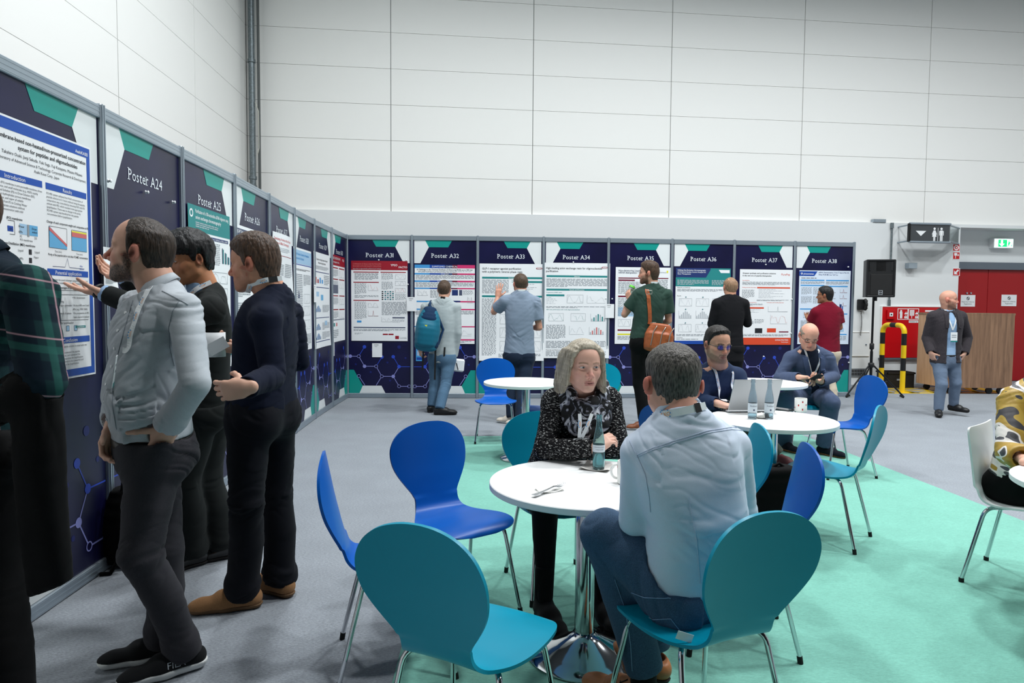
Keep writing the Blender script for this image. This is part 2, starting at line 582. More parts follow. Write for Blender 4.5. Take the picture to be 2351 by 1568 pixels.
def panel(p0, p1, num, end=False):
	F = Face(p0, p1)
	L = F.L
	even = num % 2 == 0
	root = empty('exhibition_panel', F.P(L / 2, 0), math.atan2(F.ex[1], F.ex[0]))
	bpy.context.view_layer.update()
	inv = np.array(root.matrix_basis.inverted())
	def X(s):
		return L * (1 - s) if even else L * s
	def shape(mb, pts, m, o):
		q = [F.P(X(s), z, o) for s, z in pts]
		mb.poly(q if not even else q[::-1], m)
	mb = MB()
	mb.M = inv
	c = F.P(L / 2, 1.25, -0.012)
	R = np.column_stack([F.ex, -F.n, (0, 0, 1.0)])
	mb.box(c, (L - 0.04, 0.022, 2.44), M_NAVY, R=R)
	o = 0.0005
	b0, b1 = 0.075, 2.43
	shape(mb, [(.80, b1), (.39, b1), (.45, 2.325), (.744, 2.325)], M_TEAL, o)
	shape(mb, [(.965, b1), (.80, b1), (.744, 2.325), (.872, 2.08), (.965, 2.08)], M_PALE, o)
	shape(mb, [(.025, .435), (.025, b0), (.186, b0), (.237, .19), (.10, .435)], M_TEAL, o)
	shape(mb, [(.237, .19), (.186, b0), (.587, b0), (.527, .19)], M_PALE, o)
	lw = 0.0045
	for e in EDGES:
		A, B = NODES[e[0]], NODES[e[1]]
		a, b = np.array((X(A[0]), A[1])), np.array((X(B[0]), B[1]))
		d = (b - a) / np.linalg.norm(b - a)
		r = 0.026
		a2 = a + d * (r if A[2] == 'o' else 0)
		b2 = b - d * (r if B[2] == 'o' else 0)
		t = np.array((-d[1], d[0])) * lw
		q = [a2 - t, b2 - t, b2 + t, a2 + t]
		m = M_BLUEP if ('i' in e and 'h' not in e) or e in ('ab', 'ef') else M_LAV
		mb.poly([F.P(u[0], u[1], o) for u in q], m)
	for k, (x, z, t) in NODES.items():
		if t == '-':
			continue
		x = min(max(x, .045), .955)
		disc(mb, F, X(x), z, 0.027, {'b': M_BLUEP, 'l': M_LAV, 'o': M_LAV, 'd': M_BLUED}[t], o * 2, r2=0.020 if t == 'o' else 0)
	for x, z in ((.13, .52), (.36, .40), (.62, .55), (.9, .62), (.38, .75), (.66, .27)):
		disc(mb, F, X(x), z, 0.016, M_BLUED, o, seg=10)
	w = 0.425
	serif_text(mb, F, X(.5) - w / 2 + .01, 2.165, 0.068, 'Poster A%d' % num, M_TITLE, o * 3, w)
	mb.build('printed_board', root)
	for nm, z in (('top_rail', 2.465), ('bottom_rail', 0.0385)):
		mb = MB()
		mb.M = inv
		mb.box(F.P(L / 2, z, -0.004), (L - 0.042, 0.036, 0.07), M_ALU, R=R, bev=0.004)
		for k in range(3):
			mb.box(F.P(L / 2, z - .022 + k * .022, 0.0142), (L - 0.044, 0.002, 0.006), M_ALU, R=R)
		mb.build(nm, root)
	for s in ([0.0] + ([L] if end else [])):
		mb = MB()
		mb.M = inv
		c = F.P(s, 1.255, -0.004)
		mb.box(c, (0.040, 0.05, 2.51), M_ALU, R=R, bev=0.008)
		for k in (-1, 1):
			mb.box(c + F.ex * k * .010 + F.n * .0255, (0.008, 0.004, 2.50), M_ALU, R=R)
		mb.build('post', root)
	side = 'along the left side' if num < 31 else 'in the back row'
	words = {23: 'navy poster panel with blue framed poster, nearest the viewer at left', }
	tag(root, words.get(num, 'navy and teal poster panel lettered A%d %s' % (num, side)), 'poster panel', 'poster panels forming the partition')
	return F
FACES = {}
for i in range(8):
	FACES[23 + i] = panel(LP[i + 1], LP[i + 2], 23 + i)
for i in range(8):
	FACES[31 + i] = panel(BP[i], BP[i + 1], 31 + i, end=(i == 7))
# ------------------------------------------------------------------ posters hung on the panels
def ink(name, c, rough=0.45):
	return mat('ink_' + name, c, rough=rough)
I_BLACK = ink('black', (34, 36, 42))
I_GREY = ink('grey', (146, 152, 158))
I_PALEGREY = ink('palegrey', (178, 184, 190))
I_RED = ink('red', (150, 18, 38))
I_MAROON = ink('maroon', (112, 22, 52))
I_TEAL = ink('teal', (36, 132, 132))
I_TEALD = ink('tealdark', (18, 108, 116))
I_NAVY = ink('navy', (32, 52, 108))
I_SLATE = ink('slate', (72, 80, 104))
I_SKY = ink('sky', (64, 148, 210))
I_PINK = ink('pink', (206, 52, 110))
I_ORANGE = ink('orange', (214, 74, 42))
I_BLUE = ink('blue', (22, 70, 160))
I_LBLUE = ink('lightblue', (160, 196, 224))
I_YEL = ink('yellow', (226, 222, 60))
I_WHITE = ink('white', (238, 240, 242))
I_SALMON = ink('salmon', (206, 108, 108))
I_CYAN = ink('cyan', (98, 170, 214))
I_GRAD = bpy.data.materials.new('blue_to_pink_print')
I_GRAD.use_nodes = True
_g = NT(I_GRAD)
_tc = _g.add('ShaderNodeTexCoord')
_sx = _g.add('ShaderNodeSeparateXYZ')
_g.link(_tc, 'Generated', _sx, 'Vector')
_rp = _g.ramp([(0.1, lin((52, 150, 214))), (0.45, lin((24, 60, 150))), (0.62, lin((120, 40, 110))), (0.9, lin((216, 48, 110)))])
_g.link(_sx, 'X', _rp, 'Fac')
_g.link(_rp, 'Color', _g.n['Principled BSDF'], 'Base Color')
_g.n['Principled BSDF'].inputs['Roughness'].default_value = 0.45
class Poster:
	"""sheet given by its picture corners on a panel; u right, w down (0..1)"""
	def __init__(self, num, x0, y0, x1, y1, curl=0.0, wave=0.004, off=0.006, sheet=None, seed=0, xx=None):
		self.F = F = FACES[num]
		self.s0, zt0 = F.px(x0, y0)
		self.s1, zb = F.px(x1, y1)
		self.z0, self.z1 = zt0, zb
		self.W, self.H = self.s1 - self.s0, self.z0 - self.z1
		self.curl, self.wave, self.off, self.seed = curl, wave, off, seed or num
		self.rnd = random.Random(num * 7 + 3)
		self.mb = MB()
		self.rect(0, 0, 1, 1, sheet or M_WHITE, 0, nu=10, nw=16)
		q = [(0, 0), (1, 0), (1, 1), (0, 1)]
	def P(self, u, w, o=0.0):
		k = self.seed * 1.7
		d = self.off + self.wave * (1 + math.sin(u * 5 + k) * math.sin(w * 7 + 2 * k)) / 2 + self.curl * max(0, w - .72) ** 2 * 12 * (0.6 + .4 * math.cos(u * 6 + k))
		return self.F.P(self.s0 + u * self.W, self.z0 - w * self.H, d + o)
	def rect(self, u0, w0, u1, w1, m, lay=1, nu=None, nw=None):
		nu = nu or max(1, int((u1 - u0) * 10))
		nw = nw or max(1, int((w1 - w0) * 16))
		vs = [self.P(u0 + (u1 - u0) * i / nu, w0 + (w1 - w0) * j / nw, lay * .0007) for j in range(nw + 1) for i in range(nu + 1)]
		fs = []
		for j in range(nw):
			for i in range(nu):
				a = j * (nu + 1) + i
				fs.append((a, a + nu + 1, a + nu + 2, a + 1))
		self.mb.add(vs, fs, m, True)
	def text(self, u, w, h, s, m, align='L', bold=0.0, maxu=None, lay=2):
		if not s:
			return
		v, f = glyphs(s, bold)
		hh = h * self.H
		wd = v[:, 0].max() * hh
		k = 1.0
		if maxu and wd > maxu * self.W:
			k = maxu * self.W / wd
		x = v[:, 0] * hh * k / self.W
		x = u + x - {'L': 0, 'C': x.max() / 2, 'R': x.max()}[align]
		self.mb.add([self.P(a, w - b * h, lay * .0007) for a, b in zip(x, v[:, 1])], f, m)
	def para(self, u0, w0, u1, w1, n, m=None, fill=0.5):
		"""lines of small print"""
		m = m or I_GREY
		r = self.rnd
		ph = (w1 - w0) / n
		for i in range(n):
			w = w0 + i * ph
			u = u0
			end = u1 if i < n - 1 else u0 + (u1 - u0) * r.uniform(.3, .9)
			while u < end:
				l = r.uniform(.025, .09) * min(1, (u1 - u0) * 2.2)
				e = min(u + l, end)
				self.mb.add([self.P(u, w, .0014), self.P(u, w + ph * fill, .0014), self.P(e, w + ph * fill, .0014), self.P(e, w, .0014)], [(0, 1, 2, 3)], m)
				u = e + .012
	def line(self, pts, wd, m, lay=2):
		"""polyline print, wd in metres"""
		for (a, b), (c, d) in zip(pts, pts[1:]):
			t = np.array((-(d - b) * self.H, (c - a) * self.W))
			t = t / (np.linalg.norm(t) + 1e-9) * wd / 2
			t = (t[0] / self.W, t[1] / self.H)
			q = [(a - t[0], b + t[1]), (c - t[0], d + t[1]), (c + t[0], d - t[1]), (a + t[0], b - t[1])]
			P = [self.P(x, y, lay * .0007) for x, y in q]
			self.mb.add(P, [(0, 1, 2, 3)], m)
	def chart(self, u0, w0, u1, w1, kind='curve', m=None, m2=None, axes=None):
		m = m or I_GREY
		r = self.rnd
		lw = .003
		self.line([(u0, w0), (u0, w1), (u1, w1)], lw, axes or I_GREY)
		if kind == 'box':
			self.line([(u0, w0), (u1, w0), (u1, w1)], lw, axes or I_GREY)
		if kind in ('curve', 'box'):
			pts = [(u0 + (u1 - u0) * t / 12, w1 - (w1 - w0) * (.1 + .8 * abs(math.sin(t * .5 + r.random())) ** 3)) for t in range(13)]
			self.line(pts, lw, m)
		elif kind == 'bars':
			n = 7
			for i in range(n):
				h = (w1 - w0) * (.25 + .7 * math.exp(-((i - 3.2) / 2.2) ** 2))
				a = u0 + (u1 - u0) * (i + .25) / n
				self.rect(a, w1 - h, a + (u1 - u0) * .6 / n, w1, m if i % 2 else (m2 or m), 2, 1, 1)
		elif kind == 'peak':
			c = (u0 + u1) / 2
			self.line([(u0, w1 - .002), (c - .012, w1 - .002), (c, w0), (c + .012, w1 - .002), (u1, w1 - .004)], lw, m)
	def done(self, label, cat='poster', group=None, name='research_poster'):
		c = self.F.P(self.s0 + self.W / 2, self.z1, 0)
		o = self.mb.build(name, loc=c)
		return tag(o, label, cat, group)
GP = 'research posters on the partition'
def bar(p, u0, w, u1, h, m, t=None, tm=None):
	p.rect(u0, w, u1, w + h, m)
	if t:
		p.text((u0 + u1) / 2, w + h * .82, h * .62, t, tm or I_WHITE, 'C', maxu=(u1 - u0) * .9)
# A23 : large blue framed poster close to the viewer
p = Poster(23, -62, 236, 216, 858, wave=.006)
xr = 1.0
B_ = ink('frameblue', (22, 78, 170))
p.rect(0.012, 0.008, .988, .05, B_)
p.rect(0.012, 0.05, .035, .992, B_)
p.rect(.952, 0.05, .988, .992, B_)
p.rect(0.012, 0.962, .988, .992, B_)
p.text(.965, .042, .014, 'AsahiKASEI', I_WHITE, 'R', bold=.01)
for i, t in enumerate(('Membrane-based non-heated/non-pressurized concentration', 'system for peptides and oligonucleotides')):
	p.text(.94 - i * .09, .083 + .028 * i, .0165, t, I_BLACK, 'R', bold=.012, maxu=.92 - .14 * i)
p.text(.90, .138, .0125, 'Takahiro Osaki, Junji Sakuda, Yuki Suga, Yuji Katayama, Masato Mikawa', I_BLACK, 'R', maxu=.82)
p.text(.94, .16, .0115, 'Research Laboratory of Advanced Science & Technology, Corporate Research & Development,', I_BLACK, 'R', maxu=.9)
p.text(.66, .18, .0115, 'Asahi Kasei Corp., Japan', I_BLACK, 'R')
for (u0, u1, w, t) in ((.05, .50, .205, 'Introduction'), (.53, .94, .205, 'Results'), (.05, .50, .545, 'Methods'), (.53, .94, .545, 'Potential application'), (.53, .94, .825, 'Conclusion'), (.05, .50, .825, 'Conclusion')):
	bar(p, u0, w, u1, .026, B_, t)
body = ['FO-MD system achieved the 9-fold concentration of', 'peptide solution in 5.1 hours without losing the peptide.', 'composition was controlled by removing H2O with FO',
		'solvent with MD, which resulted in the appropriate', 'lyophilization. There was no change in the purity', 'FO-MD system was beneficial for the peptide', 'concentration before lyophilization.']
body2 = ['Forward osmosis (FO) membrane is semi-permeable membrane driven', 'osmotic difference, and small molecules (e.g., H2O) mainly', 'moves from Feed Solution (FS) to Draw Solution (DS).',
		 'MD membrane is hydrophobic porous membrane', 'pressure difference, and vapor of volatile', 'moves membrane from FS to Cooling Water', 'and we can concentrate solutions without', 'and enables the concentration with mild']
for i, t in enumerate(body):
	p.text(.535, .25 + i * .0135, .0085, t, I_BLACK, maxu=.4)
for i, t in enumerate(body2):
	p.text(.055, .25 + i * .0135, .0085, t, I_BLACK, maxu=.44)
p.text(.53, .362, .0095, 'Change of each component weight and composition in FS', I_BLACK, bold=.015, maxu=.42)
p.text(.20, .375, .0095, '(FO) membrane', I_BLACK, bold=.015)
p.text(.12, .468, .0095, 'Membrane Distillation (MD) membrane', I_BLACK, bold=.015, maxu=.36)
for (a, w0, b, w1) in ((.55, .375, .72, .46), (.77, .375, .93, .46)):
	p.rect(a, w0, b, w1, I_WHITE)
	p.line([(a, w0), (a, w1), (b, w1), (b, w0), (a, w0)], .002, I_BLACK)
q = [(.55, .375), (.55, .46), (.72, .46), (.72, .445)]
p.mb.add([p.P(x, y, .002) for x, y in q], [(0, 1, 2, 3)], I_CYAN)
q = [(.55, .378), (.55, .392), (.72, .45), (.72, .44)]
p.mb.add([p.P(x, y, .0026) for x, y in q], [(0, 1, 2, 3)], I_SALMON)
p.rect(.77, .40, .93, .46, I_CYAN, 2)
p.rect(.77, .384, .93, .403, I_SALMON, 3)
p.rect(.77, .378, .93, .385, I_YEL, 3)
p.text(.635, .477, .0075, 'Time (min)', I_BLACK, 'C')
p.text(.85, .477, .0075, 'Time (min)', I_BLACK, 'C')
p.text(.54, .492, .0095, 'Purity of the peptide before and after FO-MD concentration', I_BLACK, bold=.01, maxu=.40)
p.line([(.58, .535), (.70, .534), (.725, .497), (.735, .52), (.745, .534), (.90, .535)], .002, I_NAVY)
p.text(.85, .528, .008, 'After', I_BLUE)
p.text(.85, .54, .008, 'Before', I_BLUE)
p.rect(.30, .385, .36, .425, I_LBLUE)
p.rect(.38, .385, .45, .425, I_CYAN)
p.rect(.362, .385, .378, .43, I_GREY, 2)
for t, u, w in (('Water', .29, .40), ('APIs', .29, .42), ('Draw', .40, .402), ('solute', .40, .414), ('FS', .30, .437), ('DS', .42, .437), ('FO membrane', .30, .449), ('Liquid', .28, .49), ('Liquid', .42, .49), ('Vapor', .41, .51), ('APIs', .29, .52), ('MD membrane', .29, .542), ('OS', .22, .415), ('CW', .22, .512)):
	p.text(u, w, .0088, t, I_BLACK)
p.rect(.37, .478, .395, .498, I_BLACK)
p.rect(.37, .51, .395, .53, I_BLACK)
p.rect(.14, .475, .20, .515, I_LBLUE)
p.rect(.155, .482, .185, .508, I_ORANGE, 2)
p.text(.17, .50, .008, 'Vapor', I_WHITE, 'C', lay=3)
p.line([(.21, .38), (.26, .38), (.26, .43), (.22, .43)], .002, I_BLACK)
p.rect(.205, .40, .25, .42, I_BLUE)
p.text(.54, .592, .0085, 'FO-MD system has several advantages compared to conventional', I_BLACK, maxu=.39)
p.text(.54, .604, .0085, 'methods, which is suitable for pharmaceutical production process.', I_BLACK, maxu=.38)
p.text(.54, .624, .0100, 'Features and advantages of the FO-MD system', I_BLACK, bold=.015, maxu=.34)
p.text(.55, .642, .0085, 'Features', I_BLACK)
for w in (.63, .648, .755):
	p.line([(.55, w), (.93, w)], .002, I_BLACK)
for i, (a, b) in enumerate((('• No heating', '• No denaturation'), ('• No pressurizing', ''), ('• Only H2O/vapor permeable', '• No loss of APIs even if small'), ('', 'APIs (e.g., MW 1000)'), ('• Precise control of solvent', '• No precipitation of APIs'), ('composition', '• Suitable composition for lyophilization'))):
	p.text(.56, .664 + i * .0165, .0088, a, I_BLACK, maxu=.2)
	if b:
		p.text(.77, .664 + i * .0165, .0088, b, I_BLACK, maxu=.17)
p.text(.5, .77, .0095, 'Pre-concentration for lyophilization', I_BLACK, maxu=.36)
p.para(.06, .59, .5, .80, 20, I_GREY, .4)
for u in (.62, .70, .78):
	p.rect(u, .778, u + .03, .80, I_LBLUE)
	p.line([(u, .778), (u + .03, .778), (u + .03, .80), (u, .80), (u, .778)], .0015, I_BLACK)
p.rect(.79, .78, .9, .79, I_TEAL)
p.text(.845, .788, .007, 'Lyophilization', I_WHITE, 'C', lay=3)
for i, t in enumerate(('concentration of peptide solution in actual scale was', 'FO-MD system.', 'we successfully concentrated the peptide', 'removing the peptide, and maintained the', 'organic solvent composition for lyophilization.', 'system has the potential to be a powerful tool', 'for pre-concentration for lyophilization.')):
	p.text(.54, .868 + i * .0125, .0086, t, I_BLACK, maxu=.4)
p.done('large white poster with a blue frame hanging on the nearest left panel', group=GP)
# loose handout on the A24 post
p = Poster(24, 219, 566, 254, 662, off=.035, wave=.01)
p.text(.2, .10, .03, 'Results', I_TEAL)
p.para(.1, .16, .9, .26, 4)
p.chart(.2, .4, .8, .6, 'curve')
p.para(.1, .7, .9, .9, 6)
p.done('small white handout sheet hung on the post beside panel A24, behind a gesturing hand', 'sheet', name='paper_sheet')
# A25
p = Poster(25, 427, 465, 529, 840, wave=.006)
p.rect(0, 0, 1, .15, I_TEAL)
for i, t in enumerate(('Purification of a 100-nucleotide ssDNA oligomer using', 'anion exchange chromatography')):
	p.text(.16, .042 + i * .035, .022, t, I_WHITE, bold=.01, maxu=.8)
p.para(.16, .095, .7, .13, 3, I_PALEGREY)
disc(p.mb, p.F, p.s0 + .07 * p.W, p.z0 - .05 * p.H, .03, I_WHITE, .012, r2=.018)
bar(p, .12, .165, .50, .02, I_NAVY, 'Introduction')
bar(p, .52, .165, .95, .02, I_NAVY, 'Results - Purification of 100mer ssDNA')
p.para(.06, .2, .5, .34, 12, I_GREY)
p.para(.53, .2, .74, .34, 12, I_GREY)
for k, w in enumerate((.32, .88)):
	pass
for (w0, w1) in ((.22, .32), (.58, .70)):
	for i in range(3):
		h = (w1 - w0) * (1 - .25 * i)
		p.rect(.79 + i * .07, w1 - h, .81 + i * .07, w1, I_SLATE, 2, 1, 1)
		p.rect(.81 + i * .07, w1 - h * .93, .835 + i * .07, w1, I_TEAL, 2, 1, 1)
for w in (.38, .48, .76):
	p.chart(.55, w, .92, w + .07, 'box')
	p.para(.08, w, .48, w + .08, 6, I_GREY)
p.para(.5, .84, .95, .88, 4, I_GREY)
p.rect(0, .90, 1, .925, I_TEAL)
p.para(.08, .94, .9, .98, 3, I_GREY)
p.done('white poster with a broad teal title block hanging on panel A25', group=GP)
# A26
p = Poster(26, 537, 513, 609, 800, wave=.005)
p.rect(.0, .025, 1, .16, I_SLATE)
p.text(.03, .06, .026, 'AJICAP Technology: Accelerating the Development of', I_WHITE, bold=.01, maxu=.85)
p.text(.03, .10, .026, 'Antibody-Oligonucleotide Conjugates with Enhanced Stability', I_WHITE, bold=.01, maxu=.85)
p.para(.03, .12, .85, .15, 2, I_PALEGREY)
p.rect(.90, .06, .96, .12, I_RED, 2)
p.rect(.0, .19, 1, .215, I_SLATE)
for w in (.24, .42, .6, .78):
	p.para(.04, w, .46, w + .14, 9)
	p.chart(.55, w, .95, w + .11, 'box')
p.done('white poster with a slate grey title block on panel A26, behind the short-haired man', group=GP)
# A27
p = Poster(27, 622, 530, 668, 800, wave=.025, off=.012)
p.text(.06, .06, .024, 'Developing of various salts via Frontal', I_SALMON, bold=.01, maxu=.85)
p.text(.06, .095, .024, 'Simulation of Affinity Chromatography', I_SALMON, bold=.01, maxu=.7)
p.para(.06, .12, .8, .16, 3, I_PALEGREY)
p.rect(.06, .185, .94, .19, I_RED)
for i, w in enumerate((.22, .42, .62, .80)):
	bar(p, .06, w, .36, .022, I_RED)
	p.para(.06, w + .04, .48, w + .15, 8)
	if i % 2:
		p.chart(.56, w + .02, .92, w + .14, 'curve')
	else:
		p.para(.55, w + .03, .94, w + .15, 8)
p.done('wrinkled white poster with dark red lettering on panel A27', group=GP)
# A28
p = Poster(28, 672, 565, 714, 800, wave=.006)
p.rect(0, .02, 1, .15, I_LBLUE)
p.text(.05, .07, .025, 'One-Pot Phosphite Chemistry for Manufacture', I_SKY, bold=.01, maxu=.8)
p.text(.05, .11, .025, 'Oligonucleotide Synthesis', I_SKY, bold=.01, maxu=.7)
p.rect(0, .155, 1, .163, I_BLUE)
p.para(.05, .2, .9, .22, 2, I_BLACK)
p.para(.05, .25, .47, .60, 20)
p.para(.53, .25, .95, .36, 8)
p.chart(.2, .40, .3, .48, 'bars', I_NAVY)
for w in (.44, .56, .70):
	p.chart(.55, w, .92, w + .09, 'box')
p.para(.05, .68, .47, .9, 14)
p.rect(.2, .83, .3, .86, I_YEL)
p.para(.53, .84, .95, .96, 8)
p.done('white poster with a pale blue title band on panel A28', group=GP)
# A29
p = Poster(29, 718, 576, 756.5, 792, wave=.006, curl=.015)
p.text(.5, .08, .022, 'Preparation of highly phosphorothioated', I_BLACK, 'C', maxu=.75)
p.text(.5, .115, .022, 'therapeutic oligonucleotides', I_BLACK, 'C', maxu=.55)
p.para(.1, .14, .9, .18, 3)
for w in (.20, .36, .68, .93):
	p.rect(.05, w, .95, w + .008, I_NAVY)
for i, m in enumerate((I_ORANGE, I_RED, I_SKY, I_SKY)):
	p.rect(.08 + i * .13, .26 + .02 * (i % 2), .16 + i * .13, .32, m, 2)
p.para(.62, .23, .95, .34, 6)
p.rect(.1, .41, .3, .46, I_LBLUE)
p.rect(.4, .44, .55, .5, I_CYAN)
for w in (.55, .74, .84):
	p.chart(.08, w, .4, w + .07, 'bars', I_SKY, I_NAVY)
	p.para(.5, w, .95, w + .08, 6)
p.rect(.65, .72, .8, .77, I_LBLUE, 2)
p.done('white poster with narrow navy section lines on panel A29', group=GP)
# A30
p = Poster(30, 760, 583, 791, 780, wave=.005)
p.rect(0, 0, 1, .12, I_RED)
p.text(.06, .05, .028, 'PREDICT, UNDERSTAND AND APPLY', I_WHITE, maxu=.6)
p.text(.95, .055, .03, 'YPSO', I_WHITE, 'R')
p.text(.06, .09, .022, 'chromatography modelling', I_WHITE, maxu=.5)
for i, w in enumerate((.14, .27, .46, .62)):
	bar(p, .04, w, .46, .014, I_RED)
	p.para(.04, w + .03, .46, w + .11, 6)
	bar(p, .54, w, .96, .014, I_RED)
	p.chart(.56, w + .03, .92, w + .11, 'curve', I_RED)
p.rect(.04, .34, .46, .44, I_SLATE, 2)
p.rect(.04, .74, .96, .75, I_SLATE)
p.rect(.1, .78, .2, .82, I_TEAL)
p.rect(.28, .78, .38, .82, I_SALMON)
p.para(.04, .86, .46, .96, 5)
p.done('poster with a red title block at the corner end of the left panels on A30', group=GP)
# A31
p = Poster(31, 806.3, 598.5, 936, 783, wave=.008)
p.rect(0, 0, 1, .115, I_RED)
p.text(.03, .05, .022, 'COMPARISON OF SINGLE AND MULTICOLUMN', I_SALMON, maxu=.5)
p.text(.03, .078, .022, 'PROCESSES WITH MECHANISTIC SIMULATION', I_SALMON, maxu=.5)
p.text(.03, .104, .016, 'Approaches to oligonucleotide purification by ion exchange', I_PALEGREY, maxu=.5)
p.text(.70, .064, .026, 'YPSO', I_WHITE, bold=.01)
p.text(.84, .088, .024, 'FACTO', I_WHITE, bold=.01)
for u0, u1, w in ((.04, .49, .135), (.52, .97, .135), (.04, .49, .262), (.04, .49, .487)):
	p.rect(u0, w, u1, w + .012, I_RED)
p.para(.06, .155, .48, .24, 7)
p.para(.06, .28, .27, .42, 11)
p.para(.06, .43, .48, .465, 3)
p.chart(.30, .29, .48, .37, 'curve', I_SALMON)
p.para(.06, .51, .27, .73, 17)
p.chart(.30, .52, .48, .58, 'curve')
p.chart(.30, .62, .48, .69, 'peak', I_RED)
p.para(.54, .155, .74, .24, 7)
p.para(.54, .26, .74, .36, 8)
for w in (.17, .25, .34):
	p.chart(.78, w, .96, w + .055, 'box', I_SALMON if w > .3 else I_GREY)
for i in range(5):
	p.rect(.54, .375 + i * .024, .57, .39 + i * .024, I_BLACK, 2, 1, 1)
	for j in range(4):
		p.rect(.59 + j * .045, .375 + i * .024, .62 + j * .045, .39 + i * .024, I_GREY if (i + j) % 2 else I_TEALD, 2, 1, 1)
p.para(.78, .41, .97, .49, 6)
p.para(.54, .51, .97, .68, 12)
p.chart(.54, .70, .72, .76, 'curve')
p.rect(.73, .70, .95, .715, I_SLATE, 2)
p.para(.73, .73, .95, .77, 4, I_PALEGREY)
p.rect(.10, .745, .18, .77, I_SKY, 2)
p.rect(.04, .825, .96, .838, I_SLATE)
p.para(.04, .85, .96, .88, 3)
p.para(.06, .90, .2, .92, 2)
p.rect(.56, .908, .65, .925, I_RED, 2)
p.rect(.66, .908, .75, .925, I_RED, 2)
p.rect(.78, .935, .845, .975, I_RED, 2)
p.text(.86, .97, .026, 'Lonza', I_GREY)
p.done('white poster with a red title band hanging on panel A31', group=GP)
# A32
p = Poster(32, 952, 607.5, 1089.5, 789.5, wave=.006)
for w, h in ((0, .043), (.105, .02), (.198, .02), (.29, .016), (.455, .018), (.555, .016), (.775, .014), (.94, .018)):
	n = 24
	for i in range(n):
		t = (i + .5) / n
		m = (I_SKY if t < .25 else I_BLUE if t < .5 else I_NAVY if t < .62 else I_MAROON if t < .72 else I_PINK)
		p.rect(i / n, w, (i + 1) / n, w + h, m, 1, 1, 1)
p.text(.5, .033, .023, 'SUMITOMO CHEMICAL', I_WHITE, 'C')
p.text(.5, .07, .019, 'A Challenge to the Chemical Synthesis of Ultra-Long RNAs up to 200 mer', I_BLACK, 'C', bold=.012, maxu=.93)
p.text(.5, .122, .014, 'Introduction', I_WHITE, 'C', lay=3)
p.text(.5, .215, .014, 'Sumitomo Technologies', I_WHITE, 'C', lay=3)
p.para(.06, .08, .94, .10, 2)
p.para(.02, .13, .98, .19, 5)
p.para(.02, .225, .98, .285, 5)
p.chart(.05, .32, .22, .39, 'curve')
p.rect(.62, .315, .72, .385, I_NAVY, 2)
p.rect(.74, .315, .79, .385, I_SLATE, 2)
p.para(.81, .32, .97, .38, 5)
p.para(.26, .32, .55, .42, 7)
p.rect(.5, .452, .76, .47, I_NAVY, 3)
p.chart(.88, .40, .97, .48, 'curve')
p.para(.02, .58, .98, .64, 5)
p.para(.04, .66, .5, .76, 8)
p.chart(.58, .67, .76, .74, 'curve')
p.para(.02, .80, .5, .92, 9)
p.chart(.55, .82, .95, .9, 'curve')
p.para(.02, .965, .95, .99, 2)
p.done('poster striped blue to pink hanging on panel A32 behind the backpack', group=GP)
# A33
p = Poster(33, 1101, 605, 1247.5, 828, wave=.010, curl=.03)
p.text(.04, .06, .021, 'GLP-1 receptor agonist purification', I_BLACK, bold=.012, maxu=.6)
p.text(.04, .092, .021, 'with a polymeric reverse phase resin', I_BLACK, bold=.012, maxu=.62)
def dupont(p, u, w):
	n = 20
	for k in (1.0, .78):
		p.mb.add([p.P(u + .05 * k * math.cos(a * 2 * math.pi / n), w + .011 * k * math.sin(a * 2 * math.pi / n), .0014 if k == 1 else .002) for a in range(n)][::-1], [tuple(range(n))], I_RED if k == 1 else I_WHITE)
	p.text(u, w + .006, .012, 'DUPONT', I_RED, 'C', bold=.01, lay=4, maxu=.075)
dupont(p, .92, .045)
for u0, w, u1, t in ((.04, .135, .98, 'Introduction'), (.04, .325, .98, 'Results'), (.62, .175, .97, None)):
	bar(p, u0, w, u1, .02, I_TEAL, t)
p.para(.04, .165, .45, .31, 12)
p.para(.5, .17, .58, .20, 2, I_TEAL)
for i in range(6):
	p.para(.62, .205 + i * .017, .96, .215 + i * .017, 1, I_PALEGREY)
p.para(.04, .36, .26, .95, 44)
for w in (.38, .52, .66, .80):
	p.chart(.32, w, .62, w + .10, 'box')
	p.chart(.68, w, .95, w + .10, 'box', I_YEL if w < .4 else I_GREY)
p.para(.3, .93, .95, .97, 3)
p.done('tall white poster with teal bars curling at its foot on panel A33', group=GP)
# A34
p = Poster(34, 1247, 603, 1397, 822, wave=.010, curl=.02, off=.012)
p.text(.04, .065, .021, 'High-loading anion exchange resin for oligonucleotide', I_BLACK, bold=.012, maxu=.84)
p.text(.04, .097, .021, 'purification', I_BLACK, bold=.012, maxu=.3)
dupont(p, .92, .045)
for u0, w, u1, t in ((.05, .13, .96, 'Abstract'), (.05, .27, .96, 'Results and Discussion'), (.05, .33, .32, None)):
	bar(p, u0, w, u1, .02, I_TEAL, t)
p.para(.05, .165, .96, .255, 8)
p.text(.05, .315, .012, 'Properties of AEX resins', I_TEAL)
for i in range(5):
	p.para(.05, .36 + i * .016, .32, .368 + i * .016, 1, I_PALEGREY)
p.chart(.36, .335, .60, .42, 'box')
p.chart(.66, .335, .94, .42, 'curve')
p.para(.05, .455, .95, .475, 2)
p.text(.05, .495, .012, 'AEX resin performance with crude oligonucleotide feed', I_TEAL, maxu=.5)
for i, u in enumerate((.09, .42, .72)):
	p.chart(u, .53, u + .22, .61, 'box' if i < 2 else 'bars', I_TEAL, I_PALEGREY)
p.para(.05, .65, .34, .80, 12)
p.chart(.40, .66, .62, .75, 'curve')
p.chart(.70, .67, .92, .75, 'bars', I_SALMON, I_PALEGREY)
p.para(.05, .82, .95, .90, 6)
p.text(.05, .92, .012, 'Materials and Methods', I_BLACK)
p.para(.05, .93, .95, .985, 4)
